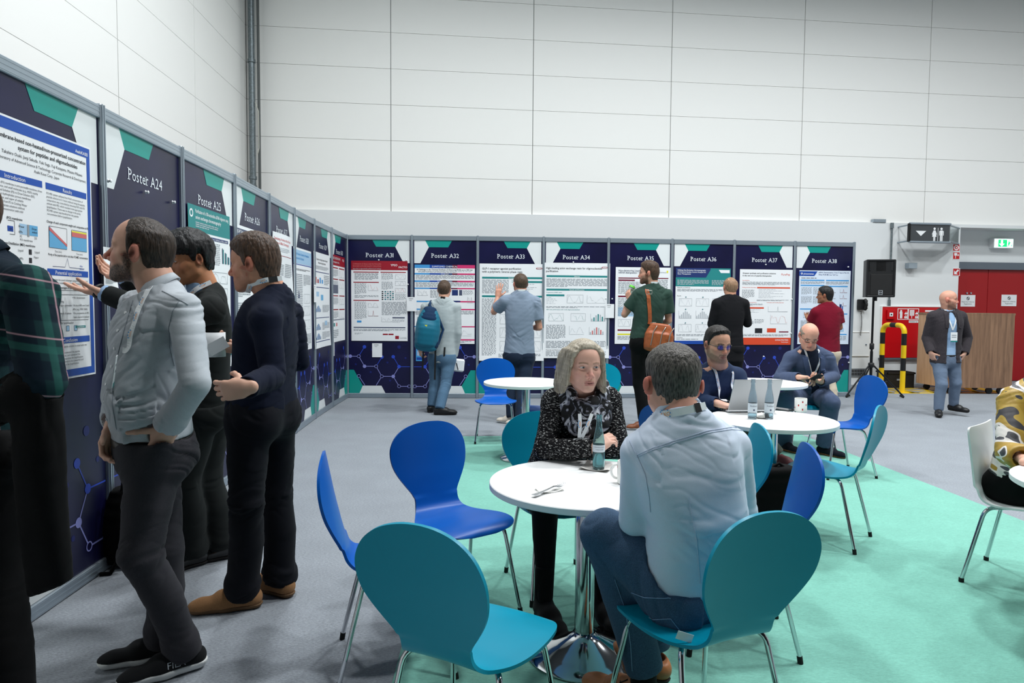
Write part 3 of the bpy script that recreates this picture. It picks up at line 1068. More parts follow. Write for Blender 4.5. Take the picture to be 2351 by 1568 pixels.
p.done('tall white poster with teal bars and small graphs on panel A34, behind the fair-haired woman', group=GP)
# A35
p = Poster(35, 1413.5, 613, 1536, 789.5, wave=.007)
p.text(.05, .055, .024, 'Non-denaturing Liquid Chromatography of', I_SLATE, bold=.012, maxu=.75)
p.text(.05, .082, .024, 'mRNA therapeutics - What does', I_SLATE, bold=.012, maxu=.55)
p.text(.92, .072, .022, 'astrazeneca', I_GREY, 'R', maxu=.28)
p.rect(.925, .04, .955, .07, I_YEL, 2)
for w in (.135,):
	p.rect(.05, w, .96, w + .014, I_MAROON)
for u0, u1, w in ((.05, .35, .16), (.05, .35, .37), (.05, .35, .81)):
	bar(p, u0, w, u1, .02, I_MAROON)
p.para(.05, .19, .45, .35, 13)
p.para(.55, .16, .95, .35, 14)
p.para(.05, .40, .45, .64, 18)
p.rect(.05, .52, .4, .64, I_LBLUE, .5)
for w in (.40, .54, .68):
	p.chart(.55, w, .95, w + .10, 'box')
p.chart(.06, .68, .28, .77, 'box')
p.rect(.05, .865, .36, .885, I_YEL, 2)
p.para(.05, .90, .45, .95, 4)
p.para(.55, .82, .95, .95, 9)
p.done('white poster with dark maroon bars on panel A35 behind the man with the brown bag', group=GP)
# A36
p = Poster(36, 1551.5, 615, 1673, 790, wave=.004)
p.rect(0, .0, 1, .24, I_TEAL)
q = [(0, 0), (0, .122), (.55, .122), (.63, .02), (.63, 0)]
p.mb.add([p.P(x, y, .0018) for x, y in q], [(0, 1, 2, 3, 4)], I_NAVY)
q = [(.78, .02), (.82, .06), (.98, .06), (.98, 0.02)]
p.mb.add([p.P(x, y, .0018) for x, y in q], [(0, 1, 2, 3)], I_WHITE)
for i, t in enumerate(('Utilizing Size-Exclusion Chromatography', 'as Universal Quality Control Analysis for', 'Gene Therapeutics')):
	p.text(.03, .035 + i * .025, .017, t, I_WHITE, bold=.012, maxu=.54, lay=4)
p.para(.03, .095, .45, .105, 1, I_SALMON)
p.para(.03, .155, .6, .225, 5, I_PALEGREY)
p.para(.66, .155, .9, .225, 5, I_PALEGREY)
p.text(.03, .262, .014, 'Materials and Methods', I_BLACK)
p.para(.03, .275, .95, .31, 3)
p.text(.03, .37, .014, 'Results', I_BLACK)
for j, w in enumerate((.40, .56, .74)):
	for i, u in enumerate((.07, .38, .68)):
		p.chart(u, w, u + .23, w + .10, 'box' if j != 1 else 'bars', I_PALEGREY)
		disc(p.mb, p.F, p.s0 + (u + .12) * p.W, p.z0 - (w - .02) * p.H, .009, I_TEALD, .013, seg=10)
p.para(.03, .87, .6, .90, 2)
p.text(.03, .92, .014, 'Conclusion', I_BLACK)
p.para(.03, .93, .6, .945, 1)
p.rect(0, .955, 1, 1, I_BLUE)
p.done('poster with a teal and navy title block on panel A36', group=GP)
# A37
p = Poster(37, 1698.5, 618, 1814.5, 791.5, wave=.004)
p.text(.05, .06, .019, 'Greener synthesis and purification solutions', I_BLACK, bold=.012, maxu=.64)
p.text(.05, .092, .019, 'in the new era of peptide therapeutics', I_BLACK, bold=.012, maxu=.56)
p.text(.95, .075, .027, 'PurePep', I_ORANGE, 'R')
p.text(.05, .152, .014, 'Introduction', I_ORANGE)
p.para(.05, .165, .95, .21, 4)
p.text(.05, .245, .013, 'Finding the best alternative', I_ORANGE)
p.rect(.33, .232, .96, .25, I_ORANGE)
for i in range(7):
	p.para(.36, .262 + i * .018, .92, .27 + i * .018, 1, I_PALEGREY)
p.para(.05, .27, .28, .38, 8)
p.para(.33, .40, .95, .42, 2)
p.text(.05, .442, .012, 'Peptide crude characterization', I_ORANGE, maxu=.35)
p.text(.52, .442, .012, 'Purification with PurePep EasyClean', I_ORANGE, maxu=.4)
p.rect(.15, .50, .47, .52, I_ORANGE)
p.para(.05, .455, .45, .485, 3)
for i in range(3):
	p.para(.15, .53 + i * .018, .46, .538 + i * .018, 1, I_PALEGREY)
p.chart(.55, .49, .92, .56, 'peak')
p.chart(.60, .60, .92, .72, 'curve', I_SALMON)
p.chart(.10, .62, .28, .72, 'bars', I_GREY)
p.para(.30, .66, .48, .72, 4)
p.rect(.31, .78, .45, .845, I_BLACK, 2)
p.rect(.54, .78, .71, .835, I_ORANGE, 2)
p.rect(.77, .82, .95, .835, I_MAROON, 2)
p.para(.05, .86, .95, .89, 3)
p.rect(0, .905, 1, 1, I_ORANGE)
p.text(.95, .945, .018, 'GYROS PROTEIN', I_WHITE, 'R', bold=.01)
p.text(.95, .97, .014, 'Technologies', I_WHITE, 'R')
p.done('white poster with an orange foot band on panel A37', group=GP)
# A38
p = Poster(38, 1835, 620.5, 1947, 790, wave=.003)
PB = ink('paleblue', (214, 226, 240))
p.rect(0, 0, 1, 1, PB, .3)
q = [(0, .012), (0, .075), (.29, .075), (.35, .012)]
p.mb.add([p.P(x, y, .0018) for x, y in q], [(0, 1, 2, 3)], I_BLUE)
p.text(.08, .056, .023, 'phenomenex', I_WHITE, bold=.01, lay=4, maxu=.2)
disc(p.mb, p.F, p.s0 + .045 * p.W, p.z0 - .044 * p.H, .016, I_WHITE, .012, r2=.008, seg=12)
p.text(.37, .034, .017, "mRNA Characterization, From 5' Cap to Poly (A):", I_NAVY, bold=.01, maxu=.6)
p.text(.37, .064, .017, 'What IP-RP-MS Can Tell You', I_NAVY, bold=.01, maxu=.4)
p.para(.04, .10, .95, .115, 1, I_BLACK)
for u0, u1, w in ((.03, .49, .125), (.52, .97, .125), (.03, .49, .195), (.55, .95, .205), (.03, .49, .515), (.52, .96, .58), (.52, .96, .86)):
	p.rect(u0, w, u1, w + .016, I_SKY)
p.para(.03, .15, .49, .185, 4)
p.para(.52, .15, .97, .19, 4)
for w in (.23, .35):
	p.para(.05, w, .25, w + .1, 8)
	p.para(.28, w, .48, w + .1, 8)
for w in (.25, .33, .43):
	p.chart(.58, w, .72, w + .05, 'peak')
	p.chart(.80, w, .94, w + .05, 'peak', I_RED)
p.rect(.80, .455, .84, .545, I_NAVY, 2)
p.rect(.85, .48, .87, .545, I_BLUE, 2)
p.chart(.10, .56, .25, .64, 'peak')
p.chart(.55, .64, .7, .72, 'curve')
p.chart(.78, .64, .94, .72, 'curve')
p.rect(.80, .78, .9, .83, I_LBLUE, 2)
p.para(.52, .89, .95, .97, 5)
p.para(.05, .68, .48, .97, 18)
p.done('pale blue poster with sky blue bars on panel A38 behind the maroon shirt', group=GP)
# small paper slips
GS = 'small white paper slips pinned by the posters'
for num, x0, y0, x1, y1, off, lab in (
		(31, 935, 682, 957, 714.5, .034, 'small white paper slip pinned across the post between panels A31 and A32'),
		(31, 854.5, 788, 877.5, 820, .004, 'small white paper slip pinned below the red-titled poster on panel A31'),
		(34, 1389, 698, 1408.5, 730, .034, 'small white paper slip pinned across the post between panels A34 and A35'),
		(30, 762.5, 782, 766.8, 817, .006, 'small white paper slip seen edge on below the poster on panel A30'),
		(28, 714, 653, 720, 694, .034, 'small white paper slip on the post between panels A28 and A29'),
		(36, 1795 - 158, 740, 1650, 758, .02, None)):
	if lab is None:
		continue
	p = Poster(num, x0, y0, x1, y1, off=off, wave=.002)
	p.para(.2, .10, .8, .16, 1, I_BLACK)
	p.para(.25, .22, .75, .28, 1, I_GREY)
	p.done(lab, 'paper slip', GS, 'paper_slip')
# blue leaflet half hidden behind the man with the backpack
p = Poster(32, 955, 800, 972, 829, off=.004, wave=.001, sheet=I_SKY)
p.rect(.1, .7, .9, .9, I_BLUE)
p.para(.15, .2, .85, .6, 5, I_WHITE)
p.done('small blue leaflet pinned low on panel A32 beside the jeans', 'leaflet', name='leaflet')
# push pins
PIN = None
PINM = mat('white_plastic', (232, 236, 238), rough=.35)
pins = [(24, 330, 441, 'below the lettering on panel A24'), (24, 392, 464, 'at the right edge of panel A24'), (24, 243, 415, 'on the white corner of panel A24'),
		(31, 870, 597, 'at the top of the poster on A31'), (31, 933, 597, 'at the top right corner of the poster on A31'), (34, 1316, 602, 'at the top of the poster on A34'), (34, 1405, 685, 'beside the post between A34 and A35'),
		(35, 1404.8, 686, 'left of the poster on A35'), (37, 1757, 607.5, 'below the lettering on A37'), (37, 1817, 687, 'upper one right of the poster on A37'), (37, 1816, 765, 'lower one right of the poster on A37'), (38, 1946, 613, 'above the poster on A38'),
		(38, 1948, 832, 'low at the right edge of A38'), (37, 1752, 818, 'among the hexagons under the poster on A37'), (31, 937, 653, 'right of the poster on A31')]
for num, px, py, where in pins:
	F = FACES[num]
	s, z = F.px(px, py)
	mb = MB()
	prof = [(.010, 0), (.011, .004), (.007, .008), (.006, .014), (.010, .017), (.009, .020), (0, .021)]
	c = F.P(min(max(s, .035), F.L - .035), z, .009)
	q = MB()
	q.lathe(prof, PINM, 12)
	R = np.column_stack([F.ex, (0, 0, 1.0), F.n])
	mb.add(np.array(q.v) @ R.T, q.f, PINM, True)
	tag(mb.build('push_pin', loc=None), 'tiny white push pin ' + where, 'push pin', 'push pins on the panels').location = c
# ------------------------------------------------------------------ things by the right hand wall
M_BLACKP = mat('black_plastic', (22, 23, 25), rough=0.5, bump=.05, bscale=400)
M_BLACKM = mat('black_metal', (26, 27, 29), rough=0.35, metal=.4)
M_GRILLE = mat('black_grille', (14, 14, 15), rough=0.6, bump=.3, bscale=900)
M_YELLOW = mat('yellow_paint', (246, 206, 20), rough=0.35)
M_OAK = None
def wood(name, c1, c2):
	m = bpy.data.materials.new(name)
	m.use_nodes = True
	g = NT(m)
	b = g.n['Principled BSDF']
	b.inputs['Roughness'].default_value = 0.5
	tc = g.add('ShaderNodeTexCoord')
	mp = g.add('ShaderNodeMapping')
	mp.inputs['Scale'].default_value = (9, 9, .6)
	g.link(tc, 'Object', mp, 'Vector')
	n = g.add('ShaderNodeTexNoise', Scale=2.2, Detail=8.0, Roughness=.65, Distortion=.5)
	g.link(mp, 'Vector', n, 'Vector')
	r = g.ramp([(.35, lin(c1)), (.65, lin(c2))])
	g.link(n, 'Fac', r, 'Fac')
	g.link(r, 'Color', b, 'Base Color')
	return m
M_OAK = wood('oak_laminate', (112, 84, 64), (150, 116, 90))
M_OAK2 = wood('pale_oak_laminate', (186, 146, 112), (206, 168, 134))
PLW = WC + WN * LOFF
def WS(px, py, off=LOFF):
	p = at_plane(px, py, WC + WN * off, WN)
	return float(np.dot(p - WC, WD)), float(p[2])
class WallFace:
	def __init__(self, off):
		self.off = off
	def P(self, s, z, o=0):
		return WC + WD * s + WN * (self.off + o) + V3(0, 0, z)
def wall_rect(mb, WF, s0, z0, s1, z1, m, o=0.001):
	mb.poly([WF.P(s0, z0, o), WF.P(s1, z0, o), WF.P(s1, z1, o), WF.P(s0, z1, o)], m)
# --- fire hose cabinet
s0, z1 = WS(2022, 704)
s1, z0 = WS(2168, 821)
mb = MB()
wbox(mb, s0, s1, z0, z1, LOFF, LOFF + .05, M_RED2, bev=.006)
wbox(mb, s0 - .015, s1 + .015, z0 - .03, z0, LOFF, LOFF + .055, M_GREYMETAL)
wbox(mb, s0 - .015, s1 + .015, z1, z1 + .012, LOFF, LOFF + .055, M_CLAD)
wbox(mb, s0 - .015, s0, z0, z1, LOFF, LOFF + .055, M_CLAD)
cab = mb.build('fire_cabinet', loc=WC + WD * (s0 + s1) / 2 + WN * LOFF + V3(0, 0, z0))
tag(cab, 'wide red fire hose cabinet with white pictograms on the grey wall', 'fire cabinet')
bpy.context.view_layer.update()
WF = WallFace(LOFF + .05)
def child(mb, name, par):
	o = mb.build(name)
	o.parent = par
	o.matrix_parent_inverse = Matrix.Translation(-Vector(par.location)) if par.rotation_euler.z == 0 else par.matrix_basis.inverted()
	return o
def picto(x0, y0, x1, y1, kind, par):
	a, zt = WS(x0, y0, LOFF + .05)
	b, zb = WS(x1, y1, LOFF + .05)
	mb = MB()
	wall_rect(mb, WF, a, zb, b, zt, I_WHITE, .0015)
	t = (b - a) * .06
	wall_rect(mb, WF, a + t, zb + t, b - t, zt - t, M_RED2, .0025)
	w, h = b - a, zt - zb
	def R(u0, v0, u1, v1, m=I_WHITE, o=.0035):
		wall_rect(mb, WF, a + u0 * w, zb + v0 * h, a + u1 * w, zb + v1 * h, m, o)
	def Pg(pts, m=I_WHITE, o=.0035):
		mb.poly([WF.P(a + u * w, zb + v * h, o) for u, v in pts], m)
	def flame(u):
		Pg([(u, .12), (u + .14, .12), (u + .17, .3), (u + .10, .25), (u + .12, .42), (u + .03, .32), (u - .02, .25)])
		Pg([(u + .02, .45), (u + .14, .5), (u + .17, .75), (u + .08, .62), (u + .0, .58)])
	if kind == 'ext':
		R(.22, .12, .46, .66)
		Pg([(.22, .66), (.46, .66), (.40, .76), (.28, .76)])
		R(.27, .76, .41, .86)
		Pg([(.16, .55), (.20, .55), (.27, .84), (.27, .90)])
		flame(.66)
		flame(.82 - .02)
	else:
		R(.14, .35, .56, .86)
		R(.30, .12, .36, .35)
		for k in range(4):
			R(.18, .42 + k * .11, .52, .44 + k * .11, M_RED2, .0045)
		flame(.66)
		flame(.80)
	child(mb, 'pictogram', par)
picto(2061, 708, 2084, 734, 'ext', cab)
picto(2085.5, 708, 2109, 734, 'hose', cab)
mb = MB()
a, zt = WS(2086.5, 735.5, LOFF + .05)
b, zb = WS(2108, 741, LOFF + .05)
wall_rect(mb, WF, a, zb, b, zt, I_WHITE, .0015)
mb.text('Wandhydrant Typ F', WF.P((a + b) / 2, zb + .012, .003), WD, (0, 0, 1), .026, I_BLACK, 'C', maxw=(b - a) * .9)
a, zt = WS(2124, 712, LOFF + .05)
b, zb = WS(2158, 716, LOFF + .05)
wall_rect(mb, WF, a, zb, b, zt, I_WHITE, .0015)
child(mb, 'info_plate', cab)
mb = MB()
a, z = WS(2100, 755, LOFF + .05)
wbox(mb, a + .65, a + .70, z - .55, z - .42, LOFF + .05, LOFF + .07, M_BLACKP, .005)
child(mb, 'latch', cab)
# fire alarm push button
mb = MB()
a, zt = WS(2035, 711, LOFF + .05)
b, zb = WS(2051, 733, LOFF + .05)
wbox(mb, a, b, zb, zt, LOFF + .05, LOFF + .09, M_RED2, .008)
fa = mb.build('fire_alarm_box', loc=WC + WD * a + WN * LOFF + V3(0, 0, zb))
tag(fa, 'small red fire alarm call box with a white window on the red cabinet', 'fire alarm')
mb = MB()
m_ = (a + b) / 2
wbox(mb, m_ - .035, m_ + .035, (zb + zt) / 2 - .035, (zb + zt) / 2 + .035, LOFF + .09, LOFF + .093, I_WHITE)
wbox(mb, m_ - .012, m_ + .012, (zb + zt) / 2 - .012, (zb + zt) / 2 + .012, LOFF + .093, LOFF + .098, M_INK)
child(mb, 'call_button', fa)
# --- three red safety signs
WFS = WallFace(LOFF)
for k, (y0, y1, lab) in enumerate(((560, 577, 'uppermost small red sign with a white ring at the wall edge under the toilet sign'), (578, 596, 'middle small red fire hose sign on the wall edge by the toilet sign'), (615.5, 633.5, 'lowest small red sign with a white arrow on the wall edge beside the door'))):
	a, zt = WS(2187, y0)
	b, zb = WS(2203, y1)
	mb = MB()
	wbox(mb, a, b, zb, zt, LOFF, LOFF + .006, I_WHITE)
	t = .01
	w, h = b - a, zt - zb
	WQ = WallFace(LOFF + .006)
	wall_rect(mb, WQ, a + t, zb + t, b - t, zt - t, M_RED2, .001)
	def Pg(pts, m, o):
		mb.poly([WQ.P(a + u * w, zb + v * h, o) for u, v in pts], m)
	if k == 0:
		for r, m, o in ((.36, I_WHITE, .002), (.22, M_RED2, .003), (.10, I_WHITE, .004)):
			Pg([(.5 + r * math.cos(t * .4), .5 + r * math.sin(t * .4)) for t in range(16)], m, o)
	elif k == 1:
		Pg([(.2, .5), (.6, .5), (.6, .85), (.2, .85)], I_WHITE, .002)
		Pg([(.36, .15), (.44, .15), (.44, .5), (.36, .5)], I_WHITE, .002)
		Pg([(.65, .45), (.85, .5), (.75, .8), (.68, .65)], I_WHITE, .002)
	else:
		Pg([(.2, .2), (.7, .2), (.52, .36), (.85, .7), (.7, .85), (.36, .52), (.2, .7)], I_WHITE, .002)
	tag(mb.build('safety_sign', loc=WC + WD * a + WN * LOFF + V3(0, 0, zb)), lab, 'sign', 'red safety signs at the wall edge')
# --- small junction box
a, zt = WS(2077.5, 604)
b, zb = WS(2096, 617.5)
mb = MB()
wbox(mb, a, b, zb, zt, LOFF, LOFF + .12, M_ALU, .005)
tag(mb.build('junction_box', loc=WC + WD * a + WN * LOFF + V3(0, 0, zb)), 'small grey metal box fixed to the wall left of the toilet sign shadow', 'box')
# --- surface conduit and cable tray end
a, zt = WS(2046, 512)
_, zb = WS(2046, 703)
mb = MB()
q = WC + WD * a + WN * (LOFF + .03)
mb.tube([q + V3(0, 0, zb), q + V3(0, 0, zt)], .016, M_GALV, 10)
mb.tube([q + V3(0, 0, zb), q + V3(0, 0, zb + .12)], .025, M_GALV, 10)
mb.tube([q + V3(0, 0, zt - .1), q + V3(0, 0, zt)], .03, M_GALV, 10)
tag(mb.build('cable_conduit', loc=q + V3(0, 0, zb)), 'thin vertical metal conduit running down to the red cabinet', 'pipe')
a, zt = WS(2004, 503)
b, zb = WS(2033, 508.5)
mb = MB()
wbox(mb, a, b, ZT, ZT + .06, LOFF - .12, LOFF + .02, M_ALU, .004)
tag(mb.build('roof_box', loc=WC + WD * a + WN * LOFF + V3(0, 0, ZT)), 'small flat grey box lying on the ledge above the speaker', 'box')
# --- wall hatch lines + vent
a, z1 = WS(1940, 763)
b, z0 = WS(1993, 816)
mb = MB()
wbox(mb, a - .3, b, z0, z1, LOFF, LOFF + .012, M_PLASTER, .003)
wbox(mb, a - .3, b + .012, z0 - .012, z0, LOFF, LOFF + .02, M_CLAD)
wbox(mb, a - .3, b + .012, z1, z1 + .012, LOFF, LOFF + .02, M_CLAD)
wbox(mb, b, b + .012, z0, z1, LOFF, LOFF + .02, M_CLAD)
mb.lathe([(.012, 0), (.012, .02), (0, .02)], M_GREYMETAL, 10, c=tuple(WC + WD * (b - .06) + WN * (LOFF + .02) + V3(0, 0, (z0 + z1) / 2 - .02)))
tag(mb.build('wall_hatch', loc=WC + WD * a + WN * LOFF + V3(0, 0, z0)), 'flat pale access hatch in the wall under the telephone', 'hatch')
a, z1 = WS(1940, 846)
b, z0 = WS(1988, 864)
mb = MB()
wbox(mb, a - .3, b, z0, z1, LOFF, LOFF + .02, M_ALU)
tagv = mb.build('wall_vent', loc=WC + WD * a + WN * LOFF + V3(0, 0, z0))
tag(tagv, 'low metal ventilation grille in the wall behind the speaker stand', 'vent')
mb = MB()
n = 22
for i in range(n):
	u = a - .28 + (b - a + .26) * i / n
	for j in range(2):
		zz = z0 + .02 + (z1 - z0 - .03) * j / 2
		wbox(mb, u, u + (b - a + .26) / n * .6, zz, zz + (z1 - z0) * .34, LOFF + .02, LOFF + .023, M_INK)
child(mb, 'grille', tagv)
# --- wall telephone
a, zt = WS(1967, 687)
b, zb = WS(1981, 714)
mb = MB()
wbox(mb, a, b + .02, zb + .02, zt, LOFF, LOFF + .06, M_BLACKP, .012)
tel = mb.build('wall_telephone', loc=WC + WD * a + WN * LOFF + V3(0, 0, zb))
tag(tel, 'black wall telephone with a hanging coiled cord beside the last poster panel', 'telephone')
mb = MB()
q0 = WC + WD * (a + .12) + WN * (LOFF + .10)
zz = np.linspace(zb + .03, zt - .01, 8)
mb.tube([q0 + V3(0, 0, z) + WN * (-.03 if i in (0, 7) else 0.02 if i in (3, 4) else 0) for i, z in enumerate(zz)], [.03, .034, .028, .024, .024, .028, .034, .03], M_BLACKP, 12)
child(mb, 'handset', tel)
mb = MB()
pts = []
zc0 = zb
_, zc1 = WS(1975, 770)
for i in range(90):
	t = i / 89
	c = WC + WD * (a + .06 + .02 * math.sin(t * 3)) + WN * (LOFF + .05) + V3(0, 0, zc0 + (zc1 - zc0) * t)
	pts.append(c + WD * .012 * math.cos(i * 1.3) + WN * .012 * math.sin(i * 1.3))
mb.tube(pts, .004, M_BLACKP, 5)
child(mb, 'coiled_cord', tel)
# --- toilet sign
pf_l = at_plane(2090, 534, WC + WN * .45, WN)
sL, zt = WS(2090, 513, .45)
sR, _ = WS(2181, 513, .45)
_, zb = WS(2136, 556, .45)
sE, _ = WS(2203, 516, LOFF)
mb = MB()
WQ = WallFace(.45)
M_SIGN = mat('dark_sign_glass', (58, 62, 66), rough=.12, spec=.6)
front = [WQ.P(sL, zb), WQ.P(sR, zb), WQ.P(sR, zt), WQ.P(sL, zt)]
mb.prism([WQ.P(sL, zb), WQ.P(sR, zb), WQ.P(sR, zb, -.03), WQ.P(sL, zb, -.03)], (0, 0, zt - zb), M_SIGN)
sgn = mb.build('sign_plate', None)
ts = empty('toilet_sign', WQ.P((sL + sR) / 2, zb))
tag(ts, 'dark toilet sign with an arrow and two white figures standing out from the wall', 'sign')
sgn.parent = ts
sgn.matrix_parent_inverse = Matrix.Translation(-Vector(ts.location))
mb = MB()
for z in (zt, zb):
	mb.tube([WQ.P(sL - .02, z, .005), WQ.P(sR + .01, z, .005)], .022, M_ALU, 10)
WL_ = WallFace(LOFF)
for z in (zt - .02, zb + .02):
	mb.tube([WQ.P(sL, z), WL_.P(sL + .05, z)], .015, M_ALU, 8)
	mb.tube([WQ.P(sR, z), WL_.P(sE, z)], .015, M_ALU, 8)
mb.box(WQ.P(sL - .02, (zt + zb) / 2), (.03, .05, zt - zb), M_BLACKM, R=R_W)
child(mb, 'sign_bracket', ts)
mb = MB()
M_GLASS = mat('clear_panel', (230, 240, 242), rough=.05, trans=.85, ior=1.2)
mb.prism([WQ.P(sR + .01, zb, -.01), WL_.P(sE - .02, zb, .01), WL_.P(sE - .012, zb, .01), WQ.P(sR + .018, zb, -.01)], (0, 0, zt - zb), M_GLASS)
child(mb, 'side_glass', ts)
mb = MB()
o = .002
def sgp(pts, m=I_WHITE):
	"""outline in sign units (picture pixels from the sign's upper left)"""
	k = (sR - sL) / 91.0
	mb.poly([WQ.P(sL + x * k, zt - y * k, o) for x, y in pts][::-1], m)
def circ(cx, cy, r, n=14):
	return [(cx + r * math.cos(2 * math.pi * i / n), cy + r * math.sin(2 * math.pi * i / n)) for i in range(n)]
sgp([(13, 15), (37, 15), (25, 26)])
child(mb, 'arrow_symbol', ts)
for cx, fem in ((56, True), (72, False)):
	mb = MB()
	sgp(circ(cx, 10, 2.6))
	if fem:
		sgp([(cx - 2.5, 13.5), (cx + 2.5, 13.5), (cx + 5, 27), (cx - 5, 27)])
		sgp([(cx - 2.2, 27), (cx - .3, 27), (cx - .3, 36), (cx - 2.2, 36)])
		sgp([(cx + .3, 27), (cx + 2.2, 27), (cx + 2.2, 36), (cx + .3, 36)])
		sgp([(cx - 2.7, 14), (cx - 5.8, 22), (cx - 4.8, 22.6), (cx - 2.2, 17)])
		sgp([(cx + 2.7, 14), (cx + 2.2, 17), (cx + 4.8, 22.6), (cx + 5.8, 22)])
	else:
		sgp([(cx - 3.2, 13.5), (cx + 3.2, 13.5), (cx + 3, 24), (cx - 3, 24)])
		sgp([(cx - 3, 24), (cx - .4, 24), (cx - .4, 36), (cx - 3, 36)])
		sgp([(cx + .4, 24), (cx + 3, 24), (cx + 3, 36), (cx + .4, 36)])
		sgp([(cx - 3.4, 14), (cx - 5.2, 15), (cx - 5.2, 24), (cx - 3.9, 24)])
		sgp([(cx + 3.4, 14), (cx + 3.9, 24), (cx + 5.2, 24), (cx + 5.2, 15)])
	child(mb, 'woman_symbol' if fem else 'man_symbol', ts)
mb = MB()
sgp([(63.5, 8), (64.4, 8), (64.4, 38), (63.5, 38)])
child(mb, 'dividing_line', ts)
# --- lit exit sign above the door
OFX = RD + .12
a, zt = WS(2282, 546.5, OFX)
b, zb = WS(2327, 570.5, OFX)
mb = MB()
wbox(mb, a, b, zb, zt, RD, OFX, PINM, .006)
ex = mb.build('exit_sign', loc=WC + WD * a + WN * RD + V3(0, 0, zb))
tag(ex, 'lit green and white emergency exit sign with an arrow above the red doors', 'exit sign')
EG = mat('lit_green', (0, 150, 90), emit=(20, 190, 110), estr=1.6)
EW = mat('lit_white', (230, 255, 245), emit=(215, 255, 240), estr=2.6)
mb = MB()
WX = WallFace(OFX)
w, h = b - a, zt - zb
def xp(pts, m, o):
	mb.poly([WX.P(a + u * w, zb + v * h, o) for u, v in pts], m)
xp([(.04, .08), (.96, .08), (.96, .92), (.04, .92)], EW, .002)
xp([(.22, .14), (.92, .14), (.92, .86), (.22, .86)], EG, .003)
xp([(.40, .18), (.54, .46), (.45, .46), (.45, .8), (.35, .8), (.35, .46), (.26, .46)], EW, .004)
xp([(.66, .14), (.90, .14), (.90, .86), (.66, .86)], EW, .004)
xp(circ(.75, .72, .045), EG, .005)
xp([(.70, .34), (.76, .34), (.84, .62), (.72, .64)], EG, .005)
xp([(.74, .36), (.66, .2), (.69, .17), (.79, .34)], EG, .005)
xp([(.76, .38), (.86, .32), (.84, .18), (.87, .18), (.90, .34)], EG, .005)
child(mb, 'lit_panel', ex)
# --- notices on the doors
WDn = WallFace(RD)
for x0, y0, x1, y1, lab in ((2206, 677, 2238, 704, 'white paper notice on the left red door leaf behind the walking man'), (2299.5, 676.5, 2333, 703, 'white paper notice on the right red door leaf below the exit sign')):
	a, zt = WS(x0, y0, RD)
	b, zb = WS(x1, y1, RD)
	mb = MB()
	wbox(mb, a, b, zb, zt, RD, RD + .003, M_WHITE)
	w, h = b - a, zt - zb
	cx, cz = (a + b) / 2, zt - .3 * h
	mb.add([WDn.P(cx + r * math.cos(t * math.pi / 9), cz + r * math.sin(t * math.pi / 9), .004) for r in (.034, .024) for t in range(18)], [(k, (k + 1) % 18, 18 + (k + 1) % 18, 18 + k) for k in range(18)], I_BLACK)
	mb.poly([WDn.P(cx + u, cz + v, .004) for u, v in ((-.022, .012), (.012, -.022), (.022, -.012), (-.012, .022))], I_BLACK)
	mb.text('Please Use Toilets by', WDn.P(cx, zb + .36 * h, .004), WD, (0, 0, 1), .025, I_BLACK, 'C', maxw=w * .86)
	mb.text('Registration', WDn.P(cx, zb + .18 * h, .004), WD, (0, 0, 1), .025, I_BLACK, 'C', maxw=w * .55)
	tag(mb.build('paper_notice', loc=WC + WD * a + WN * RD + V3(0, 0, zb)), lab, 'notice', 'paper notices on the red doors')
# --- loudspeaker on its tripod
hub = at_y(2000, 838, 11.05)
top = at_y(2006, 683, 11.05)
base_z = 0.0
foot = [at_z(1942, 913), at_z(1972, 897), at_z(2075, 914)]
st = empty('speaker_stand', (hub[0], hub[1], 0))
tag(st, 'black tripod stand holding the loudspeaker beside the last panel', 'speaker stand')
mb = MB()
px = V3(hub[0], hub[1], 0)
mb.tube([px + V3(0, 0, .12), px + V3(0, 0, .75)], .022, M_BLACKM, 12)
mb.tube([px + V3(0, 0, .70), px + V3(0, 0, top[2] + .05)], .017, M_BLACKM, 12)
child(mb, 'pole', st)
mb = MB()
mb.lathe([(.03, -.04), (.045, -.03), (.045, .03), (.03, .04)], M_BLACKP, 14, c=(px[0], px[1], hub[2]))
child(mb, 'collar', st)
mb = MB()
mb.lathe([(.024, -.05), (.034, -.04), (.034, .04), (.024, .05)], M_BLACKP, 14, c=(px[0], px[1], .83))
child(mb, 'collar', st)
for f in foot:
	mb = MB()
	d = nrm(V3(f[0] - px[0], f[1] - px[1], 0))
	mb.tube([px + d * .03 + V3(0, 0, hub[2]), V3(f[0], f[1], .02)], .013, M_BLACKM, 10)
	l = child(mb, 'leg', st)
	mid = (px + d * .03 + V3(0, 0, hub[2])) * .5 + V3(f[0], f[1], .02) * .5
	mb = MB()
	mb.tube([mid, px + V3(0, 0, .15)], .008, M_BLACKM, 8)
	child(mb, 'brace', st)
	mb = MB()
	mb.tube([V3(f[0], f[1], .02) - d * .06 + V3(0, 0, .02), V3(f[0], f[1], .016)], .018, mat('dark_rubber', (16, 16, 16), rough=.8), 10)
	mb.build('rubber_foot', l)
bpy.context.view_layer.update()
